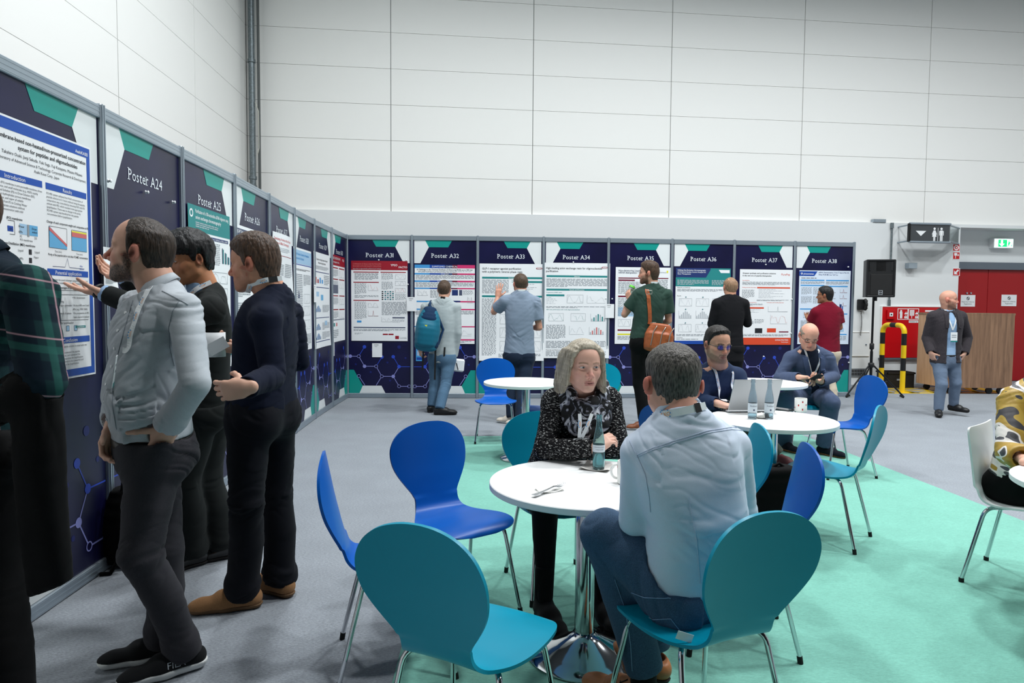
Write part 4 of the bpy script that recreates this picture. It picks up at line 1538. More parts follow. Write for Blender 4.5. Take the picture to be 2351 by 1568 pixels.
# cabinet
c = at_y(2014, 640, 10.98)
k = 10.98 / FPX
bw, bh, bd = 60 * k, 84 * k, .36
spk = empty('loudspeaker', (c[0], c[1], top[2]), math.radians(-12))
tag(spk, 'black box loudspeaker on top of the tripod stand by the wall', 'loudspeaker')
mb = MB()
zc = c[2] - top[2]
mb.prism([(-bw / 2, -bd / 2, zc - bh / 2), (bw / 2, -bd / 2, zc - bh / 2), (bw / 2 - .05, bd / 2, zc - bh / 2), (-bw / 2 + .05, bd / 2, zc - bh / 2)], (0, 0, bh), M_BLACKP)
for sx in (-1, 1):
	mb.box((sx * (bw / 2 - .012), -bd / 2, zc), (.03, .03, bh), M_BLACKP, bev=.01)
mb.box((0, -bd / 2, zc + bh / 2 - .012), (bw, .03, .03), M_BLACKP, bev=.01)
mb.box((0, -bd / 2, zc - bh / 2 + .012), (bw, .03, .03), M_BLACKP, bev=.01)
mb.build('cabinet', spk)
mb = MB()
mb.box((0.01, -bd / 2 - .004, zc - .10), (bw - .10, .01, bh * .56), M_GRILLE, bev=.004)
mb.build('grille', spk)
mb = MB()
for s in (-1, 1):
	mb.poly([(s * (bw / 2 - .04), -bd / 2 - .016, zc + bh / 2 - .03), (s * .07, -bd / 2 + .05, zc + bh * .40), (s * .07, -bd / 2 + .05, zc + bh * .24), (s * (bw / 2 - .04), -bd / 2 - .016, zc + bh * .2)], M_BLACKP)
mb.box((0, -bd / 2 + .02, zc + bh * .32), (.14, .04, .15), M_GRILLE)
mb.build('horn', spk)
mb = MB()
y = -bd / 2 - .011
zz = zc - bh * .38
mb.add([(u, y, zz + v) for u, v in ((-.03, -.035), (.03, -.035), (.03, .035), (-.03, .035), (-.024, -.029), (.024, -.029), (.024, .029), (-.024, .029))], [(0, 1, 5, 4), (1, 2, 6, 5), (2, 3, 7, 6), (3, 0, 4, 7)], I_PALEGREY)
mb.text('EV', (0, y, zz - .014), (1, 0, 0), (0, 0, 1), .028, I_PALEGREY, 'C')
mb.build('badge', spk)
mb = MB()
mb.lathe([(.03, -.06), (.03, .02), (.05, .02)], M_BLACKM, 12, c=(-.02, 0, zc - bh / 2))
mb.build('pole_socket', spk)
# --- yellow and black guard hoop
A, B = at_z(2022, 893), at_z(2071, 901)
zt_ = at_y(2046, 746, (A[1] + B[1]) / 2)[2]
hp = empty('guard_hoop', ((A[0] + B[0]) / 2, (A[1] + B[1]) / 2, 0))
tag(hp, 'yellow and black striped tubular guard hoop in front of the red cabinet', 'barrier')
path = [A + V3(0, 0, .012)]
n = 60
d = (B - A) / np.linalg.norm(B - A)
Lh = np.linalg.norm(B - A)
rb = .12
pts = [A + V3(0, 0, z) for z in np.linspace(.012, zt_ - rb, 24)]
pts += [A + d * (rb - rb * math.cos(t)) + V3(0, 0, zt_ - rb + rb * math.sin(t)) for t in np.linspace(.15, math.pi / 2, 8)]
pts += [B - d * (rb - rb * math.cos(t)) + V3(0, 0, zt_ - rb + rb * math.sin(t)) for t in np.linspace(math.pi / 2, .15, 8)]
pts += [B + V3(0, 0, z) for z in np.linspace(zt_ - rb, .012, 24)]
P = np.array(pts)
cum = np.r_[0, np.cumsum(np.linalg.norm(np.diff(P, axis=0), axis=1))]
tot = cum[-1]
def atlen(s):
	return np.array([np.interp(s, cum, P[:, i]) for i in range(3)])
ys = [(0, .37, 'y'), (.37, .60, 'k'), (.60, .80, 'y'), (.80, 1.0, 'k'), (1.0, tot / 2 - .05, 'y'), (tot / 2 - .05, tot / 2 + .08, 'k'), (tot / 2 + .08, tot - 1.0, 'y'), (tot - 1.0, tot - .80, 'k'), (tot - .80, tot - .58, 'y'), (tot - .58, tot - .36, 'k'), (tot - .36, tot, 'y')]
mb = MB()
for a, b, c_ in ys:
	mb.tube([atlen(s) for s in np.linspace(a, b, max(3, int((b - a) / .03)))], .042, M_YELLOW if c_ == 'y' else M_BLACKP, 16, caps=False)
child(mb, 'striped_tube', hp)
for q in (A, B):
	mb = MB()
	mb.box(q + V3(0, 0, .007), (.16, .16, .014), M_YELLOW, bev=.003)
	child(mb, 'base_plate', hp)
# --- black crate behind it
c0, c1 = at_z(2060, 897.5), at_z(2094, 893)
mb = MB()
cx = (at_z(2033, 888) + at_z(2094, 893)) / 2
w, dpt, h = .50, .34, .29
M_CR = mat('crate_plastic', (24, 24, 24), rough=.6)
cc = V3(cx[0] + .02, cx[1] + .16, 0)
for sx in (-1, 1):
	mb.box(cc + V3(sx * (w / 2 - .01), 0, h / 2), (.02, dpt, h), M_CR)
	mb.box(cc + V3(0, sx * (dpt / 2 - .01), h / 2), (w - .04, .02, h), M_CR)
	mb.box(cc + V3(sx * (w / 2), 0, h - .02), (.03, dpt + .03, .03), M_CR)
	mb.box(cc + V3(0, sx * dpt / 2, h - .02), (w, .03, .03), M_CR)
mb.box(cc + V3(0, 0, .01), (w - .04, dpt - .04, .02), M_CR)
crt = mb.build('plastic_crate', loc=cc)
tag(crt, 'black plastic crate standing on the floor behind the yellow hoop', 'crate')
mb = MB()
mb.box(cc + V3(-.02, -dpt / 2 - .002, .15), (.09, .004, .03), I_GREY)
child(mb, 'label_plate', crt)
# --- yellow floor marking
mk = [at_z(2005, 892), at_z(2110, 889), at_z(2190, 891), at_z(2240, 902), at_z(2062, 903)]
mb = MB()
def stripe(a, b, w):
	a, b = np.array(a), np.array(b)
	t = nrm(np.cross(b - a, (0, 0, 1))) * w / 2
	mb.prism([a - t + V3(0, 0, .0004), b - t + V3(0, 0, .0004), b + t + V3(0, 0, .0004), a + t + V3(0, 0, .0004)], (0, 0, .0012), M_YELLOW)
e0, e1, e2, e3 = at_z(1975, 893.5), at_z(2240, 889.5), at_z(2300, 901.5), at_z(2050, 902.5)
for a, b in ((e0, e1), (e2, e3), (e0, e3), (e1, e2)):
	stripe(a, b, .11)
for t in np.linspace(.12, .9, 5):
	stripe(e0 + (e1 - e0) * t, e3 + (e2 - e3) * (t + .12 if t < .85 else 1), .09)
	stripe(e0 + (e1 - e0) * t, e3 + (e2 - e3) * max(0, t - .12), .09)
tag(mb.build('floor_marking', loc=e0), 'yellow hatched tape marking on the floor by the wooden counter', 'floor marking')
# --- wooden counter on castors
f0, f1 = at_z(2173, 905), at_z(2322, 906)
dd = nrm(f1 - f0)
fr = at_y(2173, 900, f0[1])
back = nrm(np.cross((0, 0, 1.0), dd))
H0 = .055 + .03
wid = np.linalg.norm(f1 - f0)
zt_ = at_y(2250, 719, (f0[1] + f1[1]) / 2)[2]
bk = at_z(2128, 897)
dep = .75
side = nrm(bk - f0)
ctr = empty('wooden_counter', (f0 + f1) / 2 + side * .3)
tag(ctr, 'brown wood-look counter on black castors in front of the red doors', 'counter')
mb = MB()
z0 = .11
mb.prism([f0 + V3(0, 0, z0), f1 + V3(0, 0, z0), f1 + side * .04 + V3(0, 0, z0), f0 + side * .04 + V3(0, 0, z0)], (0, 0, zt_ - z0 - .035), M_OAK)
child(mb, 'front_panel', ctr)
for q in (f0, f1 - dd * .04):
	mb = MB()
	mb.prism([q + side * .041 + V3(0, 0, z0), q + dd * .04 + side * .041 + V3(0, 0, z0), q + dd * .04 + side * dep + V3(0, 0, z0), q + side * dep + V3(0, 0, z0)], (0, 0, zt_ - z0 - .035), M_OAK2)
	child(mb, 'side_panel', ctr)
mb = MB()
q = f0 - dd * .01 + V3(0, 0, zt_ - .034)
mb.prism([q, q + dd * (wid + .02), q + dd * (wid + .02) + side * dep, q + side * dep], (0, 0, .034), M_OAK)
child(mb, 'counter_top', ctr)
for u, v in ((.12, .10), (wid - .12, .10), (.12, dep - .1), (wid - .12, dep - .1), (wid * .72, .10)):
	mb = MB()
	q = f0 + dd * u + side * v
	mb.tube([q + V3(0, -.018, .055), q + V3(0, .018, .055)], .053, M_BLACKP, 18)
	mb.box(q + V3(0, 0, .10), (.06, .06, .012), M_BLACKM)
	child(mb, 'castor', ctr)
# ------------------------------------------------------------------ tables and chairs
M_CHROME = mat('chrome', (205, 208, 212), rough=0.08, metal=1.0)
M_TOP = mat('white_table_laminate', (240, 241, 241), rough=0.35, spec=.4)
M_RUB = mat('dark_rubber', (16, 16, 16), rough=.8)
M_CBLUE = mat('blue_lacquer', (0, 84, 172), rough=0.38, spec=.25, coat=.08, coat_rough=.25)
M_CTEAL = mat('teal_lacquer', (0, 139, 167), rough=0.38, spec=.25, coat=.08, coat_rough=.25)
M_CWHITE = mat('white_plastic_shell', (226, 230, 230), rough=0.35)
TZ = 0.735
def table(c, label, r=.40):
	t = empty('round_table', (c[0], c[1], 0))
	tag(t, label, 'table', 'round white tables')
	mb = MB()
	prof = [(0, TZ - .028), (r - .006, TZ - .028), (r, TZ - .024), (r, TZ - .003), (r - .003, TZ), (0, TZ)]
	mb.lathe(prof, M_TOP, 72)
	mb.build('table_top', t, auto=40)
	mb = MB()
	mb.lathe([(.04, .085), (.04, TZ - .03)], M_CHROME, 32)
	mb.lathe([(.12, TZ - .045), (.12, TZ - .029)], M_CHROME, 32)
	mb.build('column', t, auto=40)
	mb = MB()
	mb.lathe([(.236, .0068), (.240, .0095), (.240, .014), (.228, .022), (.18, .034), (.12, .055), (.075, .078), (.052, .092), (.046, .10), (.040, .10)], M_CHROME, 56)
	mb.build('base', t, auto=50)
	return t
cT3 = at_z(1892, 955, TZ) - V3(.40, 0, 0)
cT3[1] = at_z(1740, 987, TZ)[1] + .40
cT4 = at_z(1850, 879, TZ) - V3(.40, 0, 0)
cT4[1] = at_z(1770, 889, TZ)[1] + .40
T1 = V3(.311, 2.80, 0)
T2 = V3(.136, 6.43, 0)
T3 = V3(cT3[0], cT3[1], 0)
T4 = V3(cT4[0], cT4[1], 0)
T5 = V3(2.55, 2.80, 0)
table(T1, 'nearest round white table with a fork and a teal bottle on it')
table(T2, 'empty round white table at the rear in front of panel A33')
table(T3, 'round white table carrying the open laptop and two glass bottles')
table(T4, 'empty round white table at the rear beside the man in the blue suit')
table(T5, 'round white table cut off by the right picture edge beside the patterned blouse')
# shell profile: forward f, height z, half width w
PROF = [(.215, .418, .058), (.213, .423, .11), (.205, .431, .155), (.185, .440, .188), (.15, .447, .209), (.10, .449, .219), (.04, .446, .220), (-.03, .438, .210), (-.09, .431, .188), (-.14, .431, .160),
		(-.178, .440, .137), (-.203, .463, .123), (-.216, .495, .119), (-.225, .525, .128), (-.236, .565, .155), (-.247, .61, .184), (-.258, .655, .205), (-.268, .70, .214), (-.277, .745, .212), (-.285, .785, .196), (-.291, .815, .172), (-.296, .838, .138), (-.299, .853, .098), (-.301, .862, .052), (-.3015, .865, .01)]
def dense(prof, k=3):
	A = np.array(prof, float)
	n = len(A)
	out = []
	for i in range(n - 1):
		p0, p1, p2, p3 = A[max(i - 1, 0)], A[i], A[i + 1], A[min(i + 2, n - 1)]
		for u in np.arange(k) / k:
			out.append(.5 * (2 * p1 + (p2 - p0) * u + (2 * p0 - 5 * p1 + 4 * p2 - p3) * u * u + (3 * p1 - p0 - 3 * p2 + p3) * u ** 3))
	out.append(A[-1])
	return np.array(out)
def shell_mesh(mb, prof, m, th=.011, nu=18, dish=.018):
	P = dense(prof)
	n = len(P)
	tang = np.gradient(P[:, :2], axis=0)
	tang /= np.linalg.norm(tang, axis=1)[:, None]
	nor = np.stack([tang[:, 1], -tang[:, 0]], 1)      # sitter's side is the other way
	nor = -nor
	top, bot = [], []
	for i in range(n):
		f, z, w = P[i]
		k = min(1, max(0, (z - .46) / .15))
		for j in range(nu + 1):
			u = -1 + 2 * j / nu
			d = dish * (w / .19) ** 2 * u * u * (1.25 if k > .3 else .5)
			top.append((f - nor[i, 0] * (-d), u * w, z - nor[i, 1] * (-d)))
	top = np.array(top)
	nn = np.repeat(nor, nu + 1, axis=0)
	bot = top.copy()
	bot[:, 0] -= nn[:, 0] * th
	bot[:, 2] -= nn[:, 1] * th
	fs = []
	W = nu + 1
	N = n * W
	for i in range(n - 1):
		for j in range(nu):
			a = i * W + j
			fs.append((a, a + 1, a + W + 1, a + W))
			fs.append((N + a, N + a + W, N + a + W + 1, N + a + 1))
	for i in range(n - 1):
		a = i * W
		fs.append((a, a + W, N + a + W, N + a))
		a = i * W + nu
		fs.append((a, N + a, N + a + W, a + W))
	for j in range(nu):
		fs.append((j, N + j, N + j + 1, j + 1))
		a = (n - 1) * W + j
		fs.append((a, a + 1, N + a + 1, N + a))
	mb.add(np.vstack([top, bot]), fs, m, True)
def bend(path, r=.04, k=6):
	out = [np.array(path[0], float)]
	for a, b, c in zip(path, path[1:], path[2:]):
		a, b, c = map(lambda q: np.array(q, float), (a, b, c))
		p0 = b + nrm(a - b) * r
		p1 = b + nrm(c - b) * r
		for t in np.linspace(0, 1, k):
			out.append((1 - t) ** 2 * p0 + 2 * t * (1 - t) * b + t * t * p1)
	out.append(np.array(path[-1], float))
	return out
def make_chair(m, cname):
	t = empty('shell_chair')
	mb = MB()
	shell_mesh(mb, PROF, m)
	s = mb.build('seat_shell', t, auto=60)
	for fr in (1, -1):
		for sd in (1, -1):
			mb = MB()
			ft = (.21, sd * .215, .012) if fr > 0 else (-.235, sd * .205, .012)
			pth = bend([(.02 * fr, sd * .05, .418), (.135 * fr, sd * .165, .414), ft], .045)
			mb.tube(pth, .0095, M_CHROME, 12)
			l = mb.build('leg', t)
			mb = MB()
			d = nrm(np.array(ft) - np.array(pth[-3]))
			q = np.array(ft)
			mb.tube([q - d * .018, (q[0], q[1], 0.0)], .0115, M_RUB, 12)
			c = mb.build('foot_cap', l)
	mb = MB()
	for sd in (1, -1):
		mb.box((0, sd * .10, .424), (.16, .05, .012), m, bev=.004)
	mb.box((0, 0, .421), (.10, .16, .014), M_BLACKM, bev=.004)
	mb.build('mounting_plate', t)
	return t
PROTO = {}
def chair(px, py, deg, kind, label, z=.865, dz=0):
	th = math.radians(deg)
	f = V3(math.cos(th), math.sin(th), 0)
	o = at_z(px, py, z) + f * .30
	if kind not in PROTO:
		c = PROTO[kind] = make_chair(M_CBLUE if kind == 'blue' else M_CTEAL, kind)
	else:
		c = copy_tree(PROTO[kind])
	c.location = (o[0], o[1], .008 if dz is None else dz)
	c.rotation_euler = (0, 0, th)
	tag(c, label, 'chair', 'shell chairs around the white tables')
	return c
CH = {}
MZ = .007
CH['a'] = chair(958, 1212, 62, 'teal', 'empty teal shell chair nearest the viewer, seen from behind', dz=MZ)
CH['b'] = chair(983, 967, -54, 'blue', 'empty blue shell chair left of the nearest table, facing the viewer')
CH['c'] = chair(740, 1040, 12, 'blue', 'empty blue shell chair seen edge on at far left on grey carpet')
CH['d'] = chair(1237, 946, -72, 'teal', 'teal shell chair on which the fair-haired woman sits', dz=MZ)
CH['e'] = chair(1762, 1183, 114, 'teal', 'teal shell chair under the man in the pale blue shirt', dz=MZ)
CH['f'] = chair(1858, 1023, 172, 'blue', 'empty blue shell chair right of the man in the pale blue shirt', dz=MZ)
CH['g'] = chair(1745, 977, 176, 'teal', 'teal shell chair just beyond the pale blue shirt, left of a black bag', dz=MZ)
CH['h'] = chair(1138, 822, -88, 'blue', 'empty blue shell chair at the rear table before panel A33, facing the viewer')
CH['i'] = chair(1378, 833, -100, 'teal', 'empty teal shell chair just right of the fair-haired woman\'s head')
CH['j'] = chair(1308, 835, -140, 'blue', 'blue shell chair hidden behind the fair-haired woman\'s head')
CH['k'] = chair(1516, 929, 25, 'blue', 'blue shell chair left of the laptop table behind the greying man\'s head')
CH['l'] = chair(2003, 862, 186, 'blue', 'empty blue shell chair in profile right of the laptop table')
CH['m'] = chair(2020, 934, 141, 'teal', 'empty teal shell chair right of the laptop table on mint carpet', dz=MZ)
# white chair with a square shell at the right edge
WPROF = [(.21, .43, .19), (.20, .437, .20), (.16, .445, .205), (.08, .445, .21), (-.02, .437, .212), (-.10, .432, .212), (-.15, .438, .210), (-.182, .458, .208), (-.20, .50, .206), (-.21, .56, .206), (-.218, .63, .208), (-.226, .70, .212), (-.234, .77, .216), (-.238, .805, .216), (-.240, .820, .208), (-.241, .826, .195)]
wth = math.radians(-48)
wo = at_z(2257, 966, .845) + V3(math.cos(wth), math.sin(wth), 0) * .24
wc = empty('white_chair', (wo[0], wo[1], MZ), wth)
tag(wc, 'white plastic shell chair at the right picture edge with a woman on it', 'chair')
mb = MB()
shell_mesh(mb, WPROF, M_CWHITE, th=.010, dish=.012)
mb.build('seat_shell', wc, auto=60)
for fr in (1, -1):
	for sd in (1, -1):
		mb = MB()
		ft = (.24 * fr - .01, sd * .235, .012)
		mb.tube(bend([(.0, sd * .08, .42), (.165 * fr, sd * .195, .412), ft], .05), .0105, M_CHROME, 12)
		l = mb.build('leg', wc)
		mb = MB()
		mb.tube([(ft[0], ft[1], .022), (ft[0], ft[1], 0)], .013, M_RUB, 10)
		mb.build('foot_cap', l)
# ------------------------------------------------------------------ things on the tables
M_BOTTLE = mat('teal_glass', (196, 238, 242), rough=0.03, trans=.92, ior=1.25, spec=.5)
M_BOTTLE2 = mat('pale_blue_glass', (222, 236, 244), rough=0.03, trans=.92, ior=1.25)
M_WATER = mat('still_water', (216, 240, 242), rough=0.0, trans=.95, ior=1.2)
M_WATER2 = mat('teal_water', (190, 238, 242), rough=0.0, trans=.95, ior=1.2)
M_LABEL = mat('bottle_label', (206, 216, 222), rough=.4)
BP_ = [(0, .004), (.024, .0), (.0275, .004), (.0285, .02), (.0285, .115), (.027, .135), (.0215, .165), (.0150, .195), (.0128, .222), (.0128, .232), (.0148, .234), (.0148, .243), (.0128, .245), (.0128, .251), (.0138, .253), (.0138, .258), (.0105, .258)]
def bottle(p, label, m, lines, water, sc=1.0, wm=None, lab=(.085, .118), group=None):
	t = empty('glass_bottle', p)
	tag(t, label, 'bottle', group)
	mb = MB()
	inner = [(max(0, r - .0022), max(z, .007)) for r, z in BP_[1:]][::-1]
	mb.lathe([(r * sc, z * sc) for r, z in BP_ + inner + [(0, .007)]], m, 40)
	mb.build('glass', t)
	mb = MB()
	h = water
	mb.lathe([(0, .008 * sc), (.0225 * sc, .008 * sc), (.0255 * sc, .02 * sc), (.0255 * sc, h * sc), (0, h * sc)], wm or M_WATER, 32)
	mb.build('water', t)
	mb = MB()
	z0, z1 = lab[0] * sc, lab[1] * sc
	r = .0290 * sc
	seg = 40
	vs = [(r * math.cos(2 * math.pi * k / seg), r * math.sin(2 * math.pi * k / seg), z) for z in (z0, z1) for k in range(seg)]
	mb.add(vs, [(k, (k + 1) % seg, seg + (k + 1) % seg, seg + k) for k in range(seg)], M_LABEL, True)
	for j, (s, zz, hh) in enumerate(lines):
		if s == 'o':
			v = np.array([(.006 * math.cos(t_), .006 * math.sin(t_)) for t_ in np.linspace(0, 2 * math.pi, 16)])
			f = [tuple(range(15))]
		else:
			v, f = glyphs(s)
			v = v * hh
			v = v - np.array([v[:, 0].max() / 2, 0, 0])
		a = -math.pi / 2 + v[:, 0] / (.0290)
		rr = r + .0004
		mb.add(np.stack([rr * np.cos(a), rr * np.sin(a), zz * sc + v[:, 1] * sc], 1), f, I_SLATE)
	mb.build('label', t)
	return t
b1 = at_z(1374, 1077, TZ + .004)
bottle(b1, 'half full teal glass bottle on a napkin on the nearest table', M_BOTTLE, [('EMANUELQUELLE', .106, .0045), ('TAFELWASSER', .095, .0045)], .078, sc=.94, wm=M_WATER2)
for px_, lab in ((1727, 'left one of the two clear glass bottles in front of the laptop'), (1765, 'right one of the two clear glass bottles in front of the laptop')):
	p = at_z(px_, 962, TZ)
	bottle(p, lab, M_BOTTLE2, [('Finkbach', .082, .010), ('o', .062, 0)], .035, lab=(.045, .105), group='glass bottles by the laptop')
M_NAP = mat('paper_napkin', (232, 232, 228), rough=.9, bump=.2, bscale=120)
M_NAP2 = mat('grey_paper_napkin', (206, 204, 200), rough=.9, bump=.2, bscale=120)  # greyer paper for the napkin under the bottle
def sheet(name, pxs, z, label, m, layers=3, group='paper napkins'):
	mb = MB()
	P = [at_z(x, y, z) for x, y in pxs]
	c = sum(P) / len(P)
	rnd = random.Random(len(label))
	for k in range(layers):
		a = rnd.uniform(-.06, .06) * (k > 0)
		Q = [(rotz(a) @ (p - c)) * (1 - .03 * k) + c + V3(rnd.uniform(-.003, .003), rnd.uniform(-.003, .003), 0) * k for p in P]
		# slightly lifted corners
		n = 8
		vs, fs = [], []
		for j in range(n + 1):
			for i in range(n + 1):
				u, v = i / n, j / n
				q = (Q[0] * (1 - u) + Q[1] * u) * (1 - v) + (Q[3] * (1 - u) + Q[2] * u) * v
				lift = .004 * (abs(u - .5) * abs(v - .5) * 4) ** 2 * (k + 1)
				vs.append((q[0], q[1], z + .0008 + k * .0015 + lift))
		for j in range(n):
			for i in range(n):
				a0 = j * (n + 1) + i
				fs.append((a0, a0 + 1, a0 + n + 2, a0 + n + 1))
		mb.add(vs, fs, m, True)
	o = mb.build(name, loc=V3(c[0], c[1], z))
	return tag(o, label, 'napkin', group)
sheet('paper_napkin', [(1328, 1078), (1351, 1062), (1412, 1073), (1393, 1086)], TZ, 'flat grey paper napkin under the teal bottle', M_NAP2)
sheet('paper_napkin', [(1227, 1124), (1275, 1114), (1297, 1127), (1244, 1136)], TZ, 'folded paper napkin under the fork on the nearest table', M_NAP, 2)
# fork
fa_, fb_ = at_z(1229, 1133, TZ + .014), at_z(1294, 1112, TZ + .014)
d = nrm(fb_ - fa_)
s_ = nrm(np.cross((0, 0, 1.0), d))
Lf = .19
fa_ = fb_ - d * Lf
M_STEEL = mat('fork_steel', (190, 192, 196), rough=.18, metal=1)
mb = MB()
def fk(t, w, z):
	return fa_ + d * Lf * t + s_ * w + V3(0, 0, z)
st_ = [(0, .011, .0), (.08, .010, .0), (.3, .006, .002), (.55, .004, .006), (.66, .005, .008), (.72, .0105, .006), (.78, .0125, .004)]
vs = []
for t, w, z in st_:
	for zz in (.0011, -.0011):
		vs += [fk(t, -w, z + zz - .004), fk(t, w, z + zz - .004)]
fs = []
for i in range(len(st_) - 1):
	a, b = i * 4, i * 4 + 4
	fs += [(a, a + 1, b + 1, b), (a + 2, b + 2, b + 3, a + 3), (a, b, b + 2, a + 2), (a + 1, a + 3, b + 3, b + 1)]
fs += [(0, 2, 3, 1)]
mb.add(vs, fs, M_STEEL)
for w in (-.0102, -.0034, .0034, .0102):
	mb.tube([fk(.76, w, .0), fk(.86, w, -.001), fk(.94, w, .003), fk(1.0, w * .95, .010)], [.0019, .0017, .0015, .0009], M_STEEL, 6)
tag(mb.build('dinner_fork', loc=fa_), 'steel fork lying on a folded napkin on the nearest table', 'fork')
M_MUG = mat('white_glaze', (238, 238, 234), rough=.15, spec=.5)
def mug(p, ang, label, dots):
	t = empty('coffee_mug', p)
	tag(t, label, 'mug', 'white mugs with red strawberries')
	R0, H = .041, .092
	mb = MB()
	mb.lathe([(0, .001), (R0 - .004, .001), (R0, .004), (R0, H), (R0 - .0015, H + .0015), (R0 - .0035, H), (R0 - .0035, .006), (0, .006)], M_MUG, 40)
	b = mb.build('mug_body', t, auto=50)
	mb = MB()
	pts = [(R0 - .002 + .028 * math.sin(u) ** .8, 0, .018 + .056 * (1 - math.cos(u)) / 2) for u in np.linspace(0, math.pi, 14)]
	pts = [rotz(ang) @ np.array(q) for q in pts]
	mb.tube(pts, .0055, M_MUG, 10)
	mb.build('handle', t)
	mb = MB()
	for an, z in dots:
		pl = [(.0045 * math.cos(k), .0055 * math.sin(k) - (.0015 if math.sin(k) < 0 else 0)) for k in np.linspace(0, 2 * math.pi, 12)[:-1]]
		rr = R0 + .0004
		mb.add([(rr * math.cos(an + u / R0), rr * math.sin(an + u / R0), z + v) for u, v in pl], [tuple(range(11))], M_RED2)
		pl = [(-.003, .004), (.003, .004), (.004, .0075), (0, .006), (-.004, .0075)]
		rr = R0 + .0007
		mb.add([(rr * math.cos(an + u / R0), rr * math.sin(an + u / R0), z + v) for u, v in pl], [tuple(range(5))], I_TEALD)
	mb.build('strawberry_print', t)
	return t
A0 = -math.pi / 2
mug(at_z(1440, 1110, TZ), math.radians(160), 'white mug half hidden behind the arm in the pale blue sleeve', [(A0 - .75, .05), (A0 - .2, .025), (A0 + .4, .06), (A0 - 1.6, .07), (A0 + 1.4, .03)])
mug(at_z(1838, 945, TZ), math.radians(60), 'white mug with red strawberries standing on the laptop table', [(A0 - .1, .072), (A0 + .55, .052), (A0 - .75, .048), (A0 - .1, .020), (A0 + 1.3, .07), (A0 - 1.5, .03)])
# laptop
h0, h1 = at_z(1671, 948, TZ), at_z(1772, 947, TZ)
fr0 = at_z(1635, 934, TZ)
hx = nrm(h1 - h0)
hx[2] = 0
hw = .34
h1 = h0 + hx * hw
fd = np.cross((0, 0, 1.0), hx)
if np.dot(fd, fr0 - h0) < 0:
	fd = -fd
lp = empty('laptop_computer', (h0 + h1) / 2)
tag(lp, 'open silver laptop on the round table, its lid towards the viewer', 'laptop')
M_SIL = mat('silver_aluminium', (172, 174, 176), rough=.42, metal=.55)
M_KEY = mat('laptop_keys', (70, 72, 76), rough=.6)
Rl = np.column_stack([hx, fd, (0, 0, 1.0)])
mb = MB()
mb.box((h0 + h1) / 2 + fd * .12 + V3(0, 0, .010), (hw, .235, .014), M_SIL, R=Rl, bev=.004)
mb.box((h0 + h1) / 2 + fd * .12 + V3(0, 0, .0025), (hw - .03, .2, .005), M_BLACKP, R=Rl)
child(mb, 'base', lp)
mb = MB()
for r in range(5):
	for c in range(14):
		mb.box(h0 + hx * (.03 + c * .0205) + fd * (.045 + r * .02) + V3(0, 0, .0175), (.017, .016, .002), M_KEY, R=Rl)
child(mb, 'keyboard', lp)
mb = MB()
for k in range(3):
	mb.box(h0 + fd * (.05 + .035 * k) - hx * .0005 + V3(0, 0, .010), (.002, .016, .006), M_INK, R=Rl)
child(mb, 'side_port', lp)
tilt = math.radians(112)
up = fd * math.cos(tilt) + V3(0, 0, math.sin(tilt))
nn = np.cross(hx, up)
Rs = np.column_stack([hx, nn, up])
mb = MB()
sc_ = (h0 + h1) / 2 + V3(0, 0, .018) + up * .118
mb.box(sc_, (hw, .007, .236), M_SIL, R=Rs, bev=.003)
child(mb, 'lid', lp)
mb = MB()
sgn_ = 1 if np.dot(nn, fd) > 0 else -1
mb.box(sc_ + nn * sgn_ * .0040, (hw - .016, .001, .215), mat('laptop_screen', (30, 60, 120), rough=.1, emit=(90, 140, 230), estr=.7), R=Rs)
child(mb, 'screen', lp)
def phone(c, ax, ay, az, label):
	mb = MB()
	R = np.column_stack([ax, ay, az])
	mb.box(c, (.074, .15, .0085), M_BLACKP, R=R, bev=.003)
	t = mb.build('mobile_phone', loc=c)
	tag(t, label, 'phone', 'mobile phones')
	mb = MB()
	mb.box(np.array(c) + np.array(az) * .0045, (.068, .144, .0006), mat('phone_glass', (18, 20, 24), rough=.06), R=R)
	child(mb, 'phone_screen', t)
	mb = MB()
	mb.box(np.array(c) - np.array(az) * .0045 + np.array(ay) * .06 - np.array(ax) * .02, (.02, .02, .0012), M_INK, R=R)
	child(mb, 'camera_lens', t)
	return t
pc = at_z(1796, 939.5, TZ + .005)
pd = nrm(at_z(1813, 941.5, TZ + .005) - at_z(1781, 937, TZ + .005))
pd[2] = 0
phone(pc, np.cross((0, 0, 1.0), pd) * -1, pd, V3(0, 0, 1), 'black phone lying on the laptop table beside the mug')
# crumpled napkin between the bottles
mb = MB()
cn = at_z(1748, 960, TZ)
rn_ = random.Random(5)
pts = []
n1, n2 = 10, 8
for j in range(n2 + 1):
	for i in range(n1):
		a = 2 * math.pi * i / n1
		t = j / n2
		rr = .042 * math.sin(math.pi * min(.999, .15 + t * .85)) * (1 + rn_.uniform(-.25, .25))
		pts.append((cn[0] + rr * math.cos(a) * 1.1, cn[1] + rr * math.sin(a), TZ + .001 + .034 * t * (1 + rn_.uniform(-.2, .2))))
fs = [(j * n1 + i, j * n1 + (i + 1) % n1, (j + 1) * n1 + (i + 1) % n1, (j + 1) * n1 + i) for j in range(n2) for i in range(n1)]
fs.append(tuple(range(n1))[::-1])
fs.append(tuple(range(n2 * n1, n2 * n1 + n1)))
mb.add(pts, fs, M_NAP)
tag(mb.build('paper_napkin', loc=cn), 'crumpled paper napkin between the two clear bottles', 'napkin', 'paper napkins')
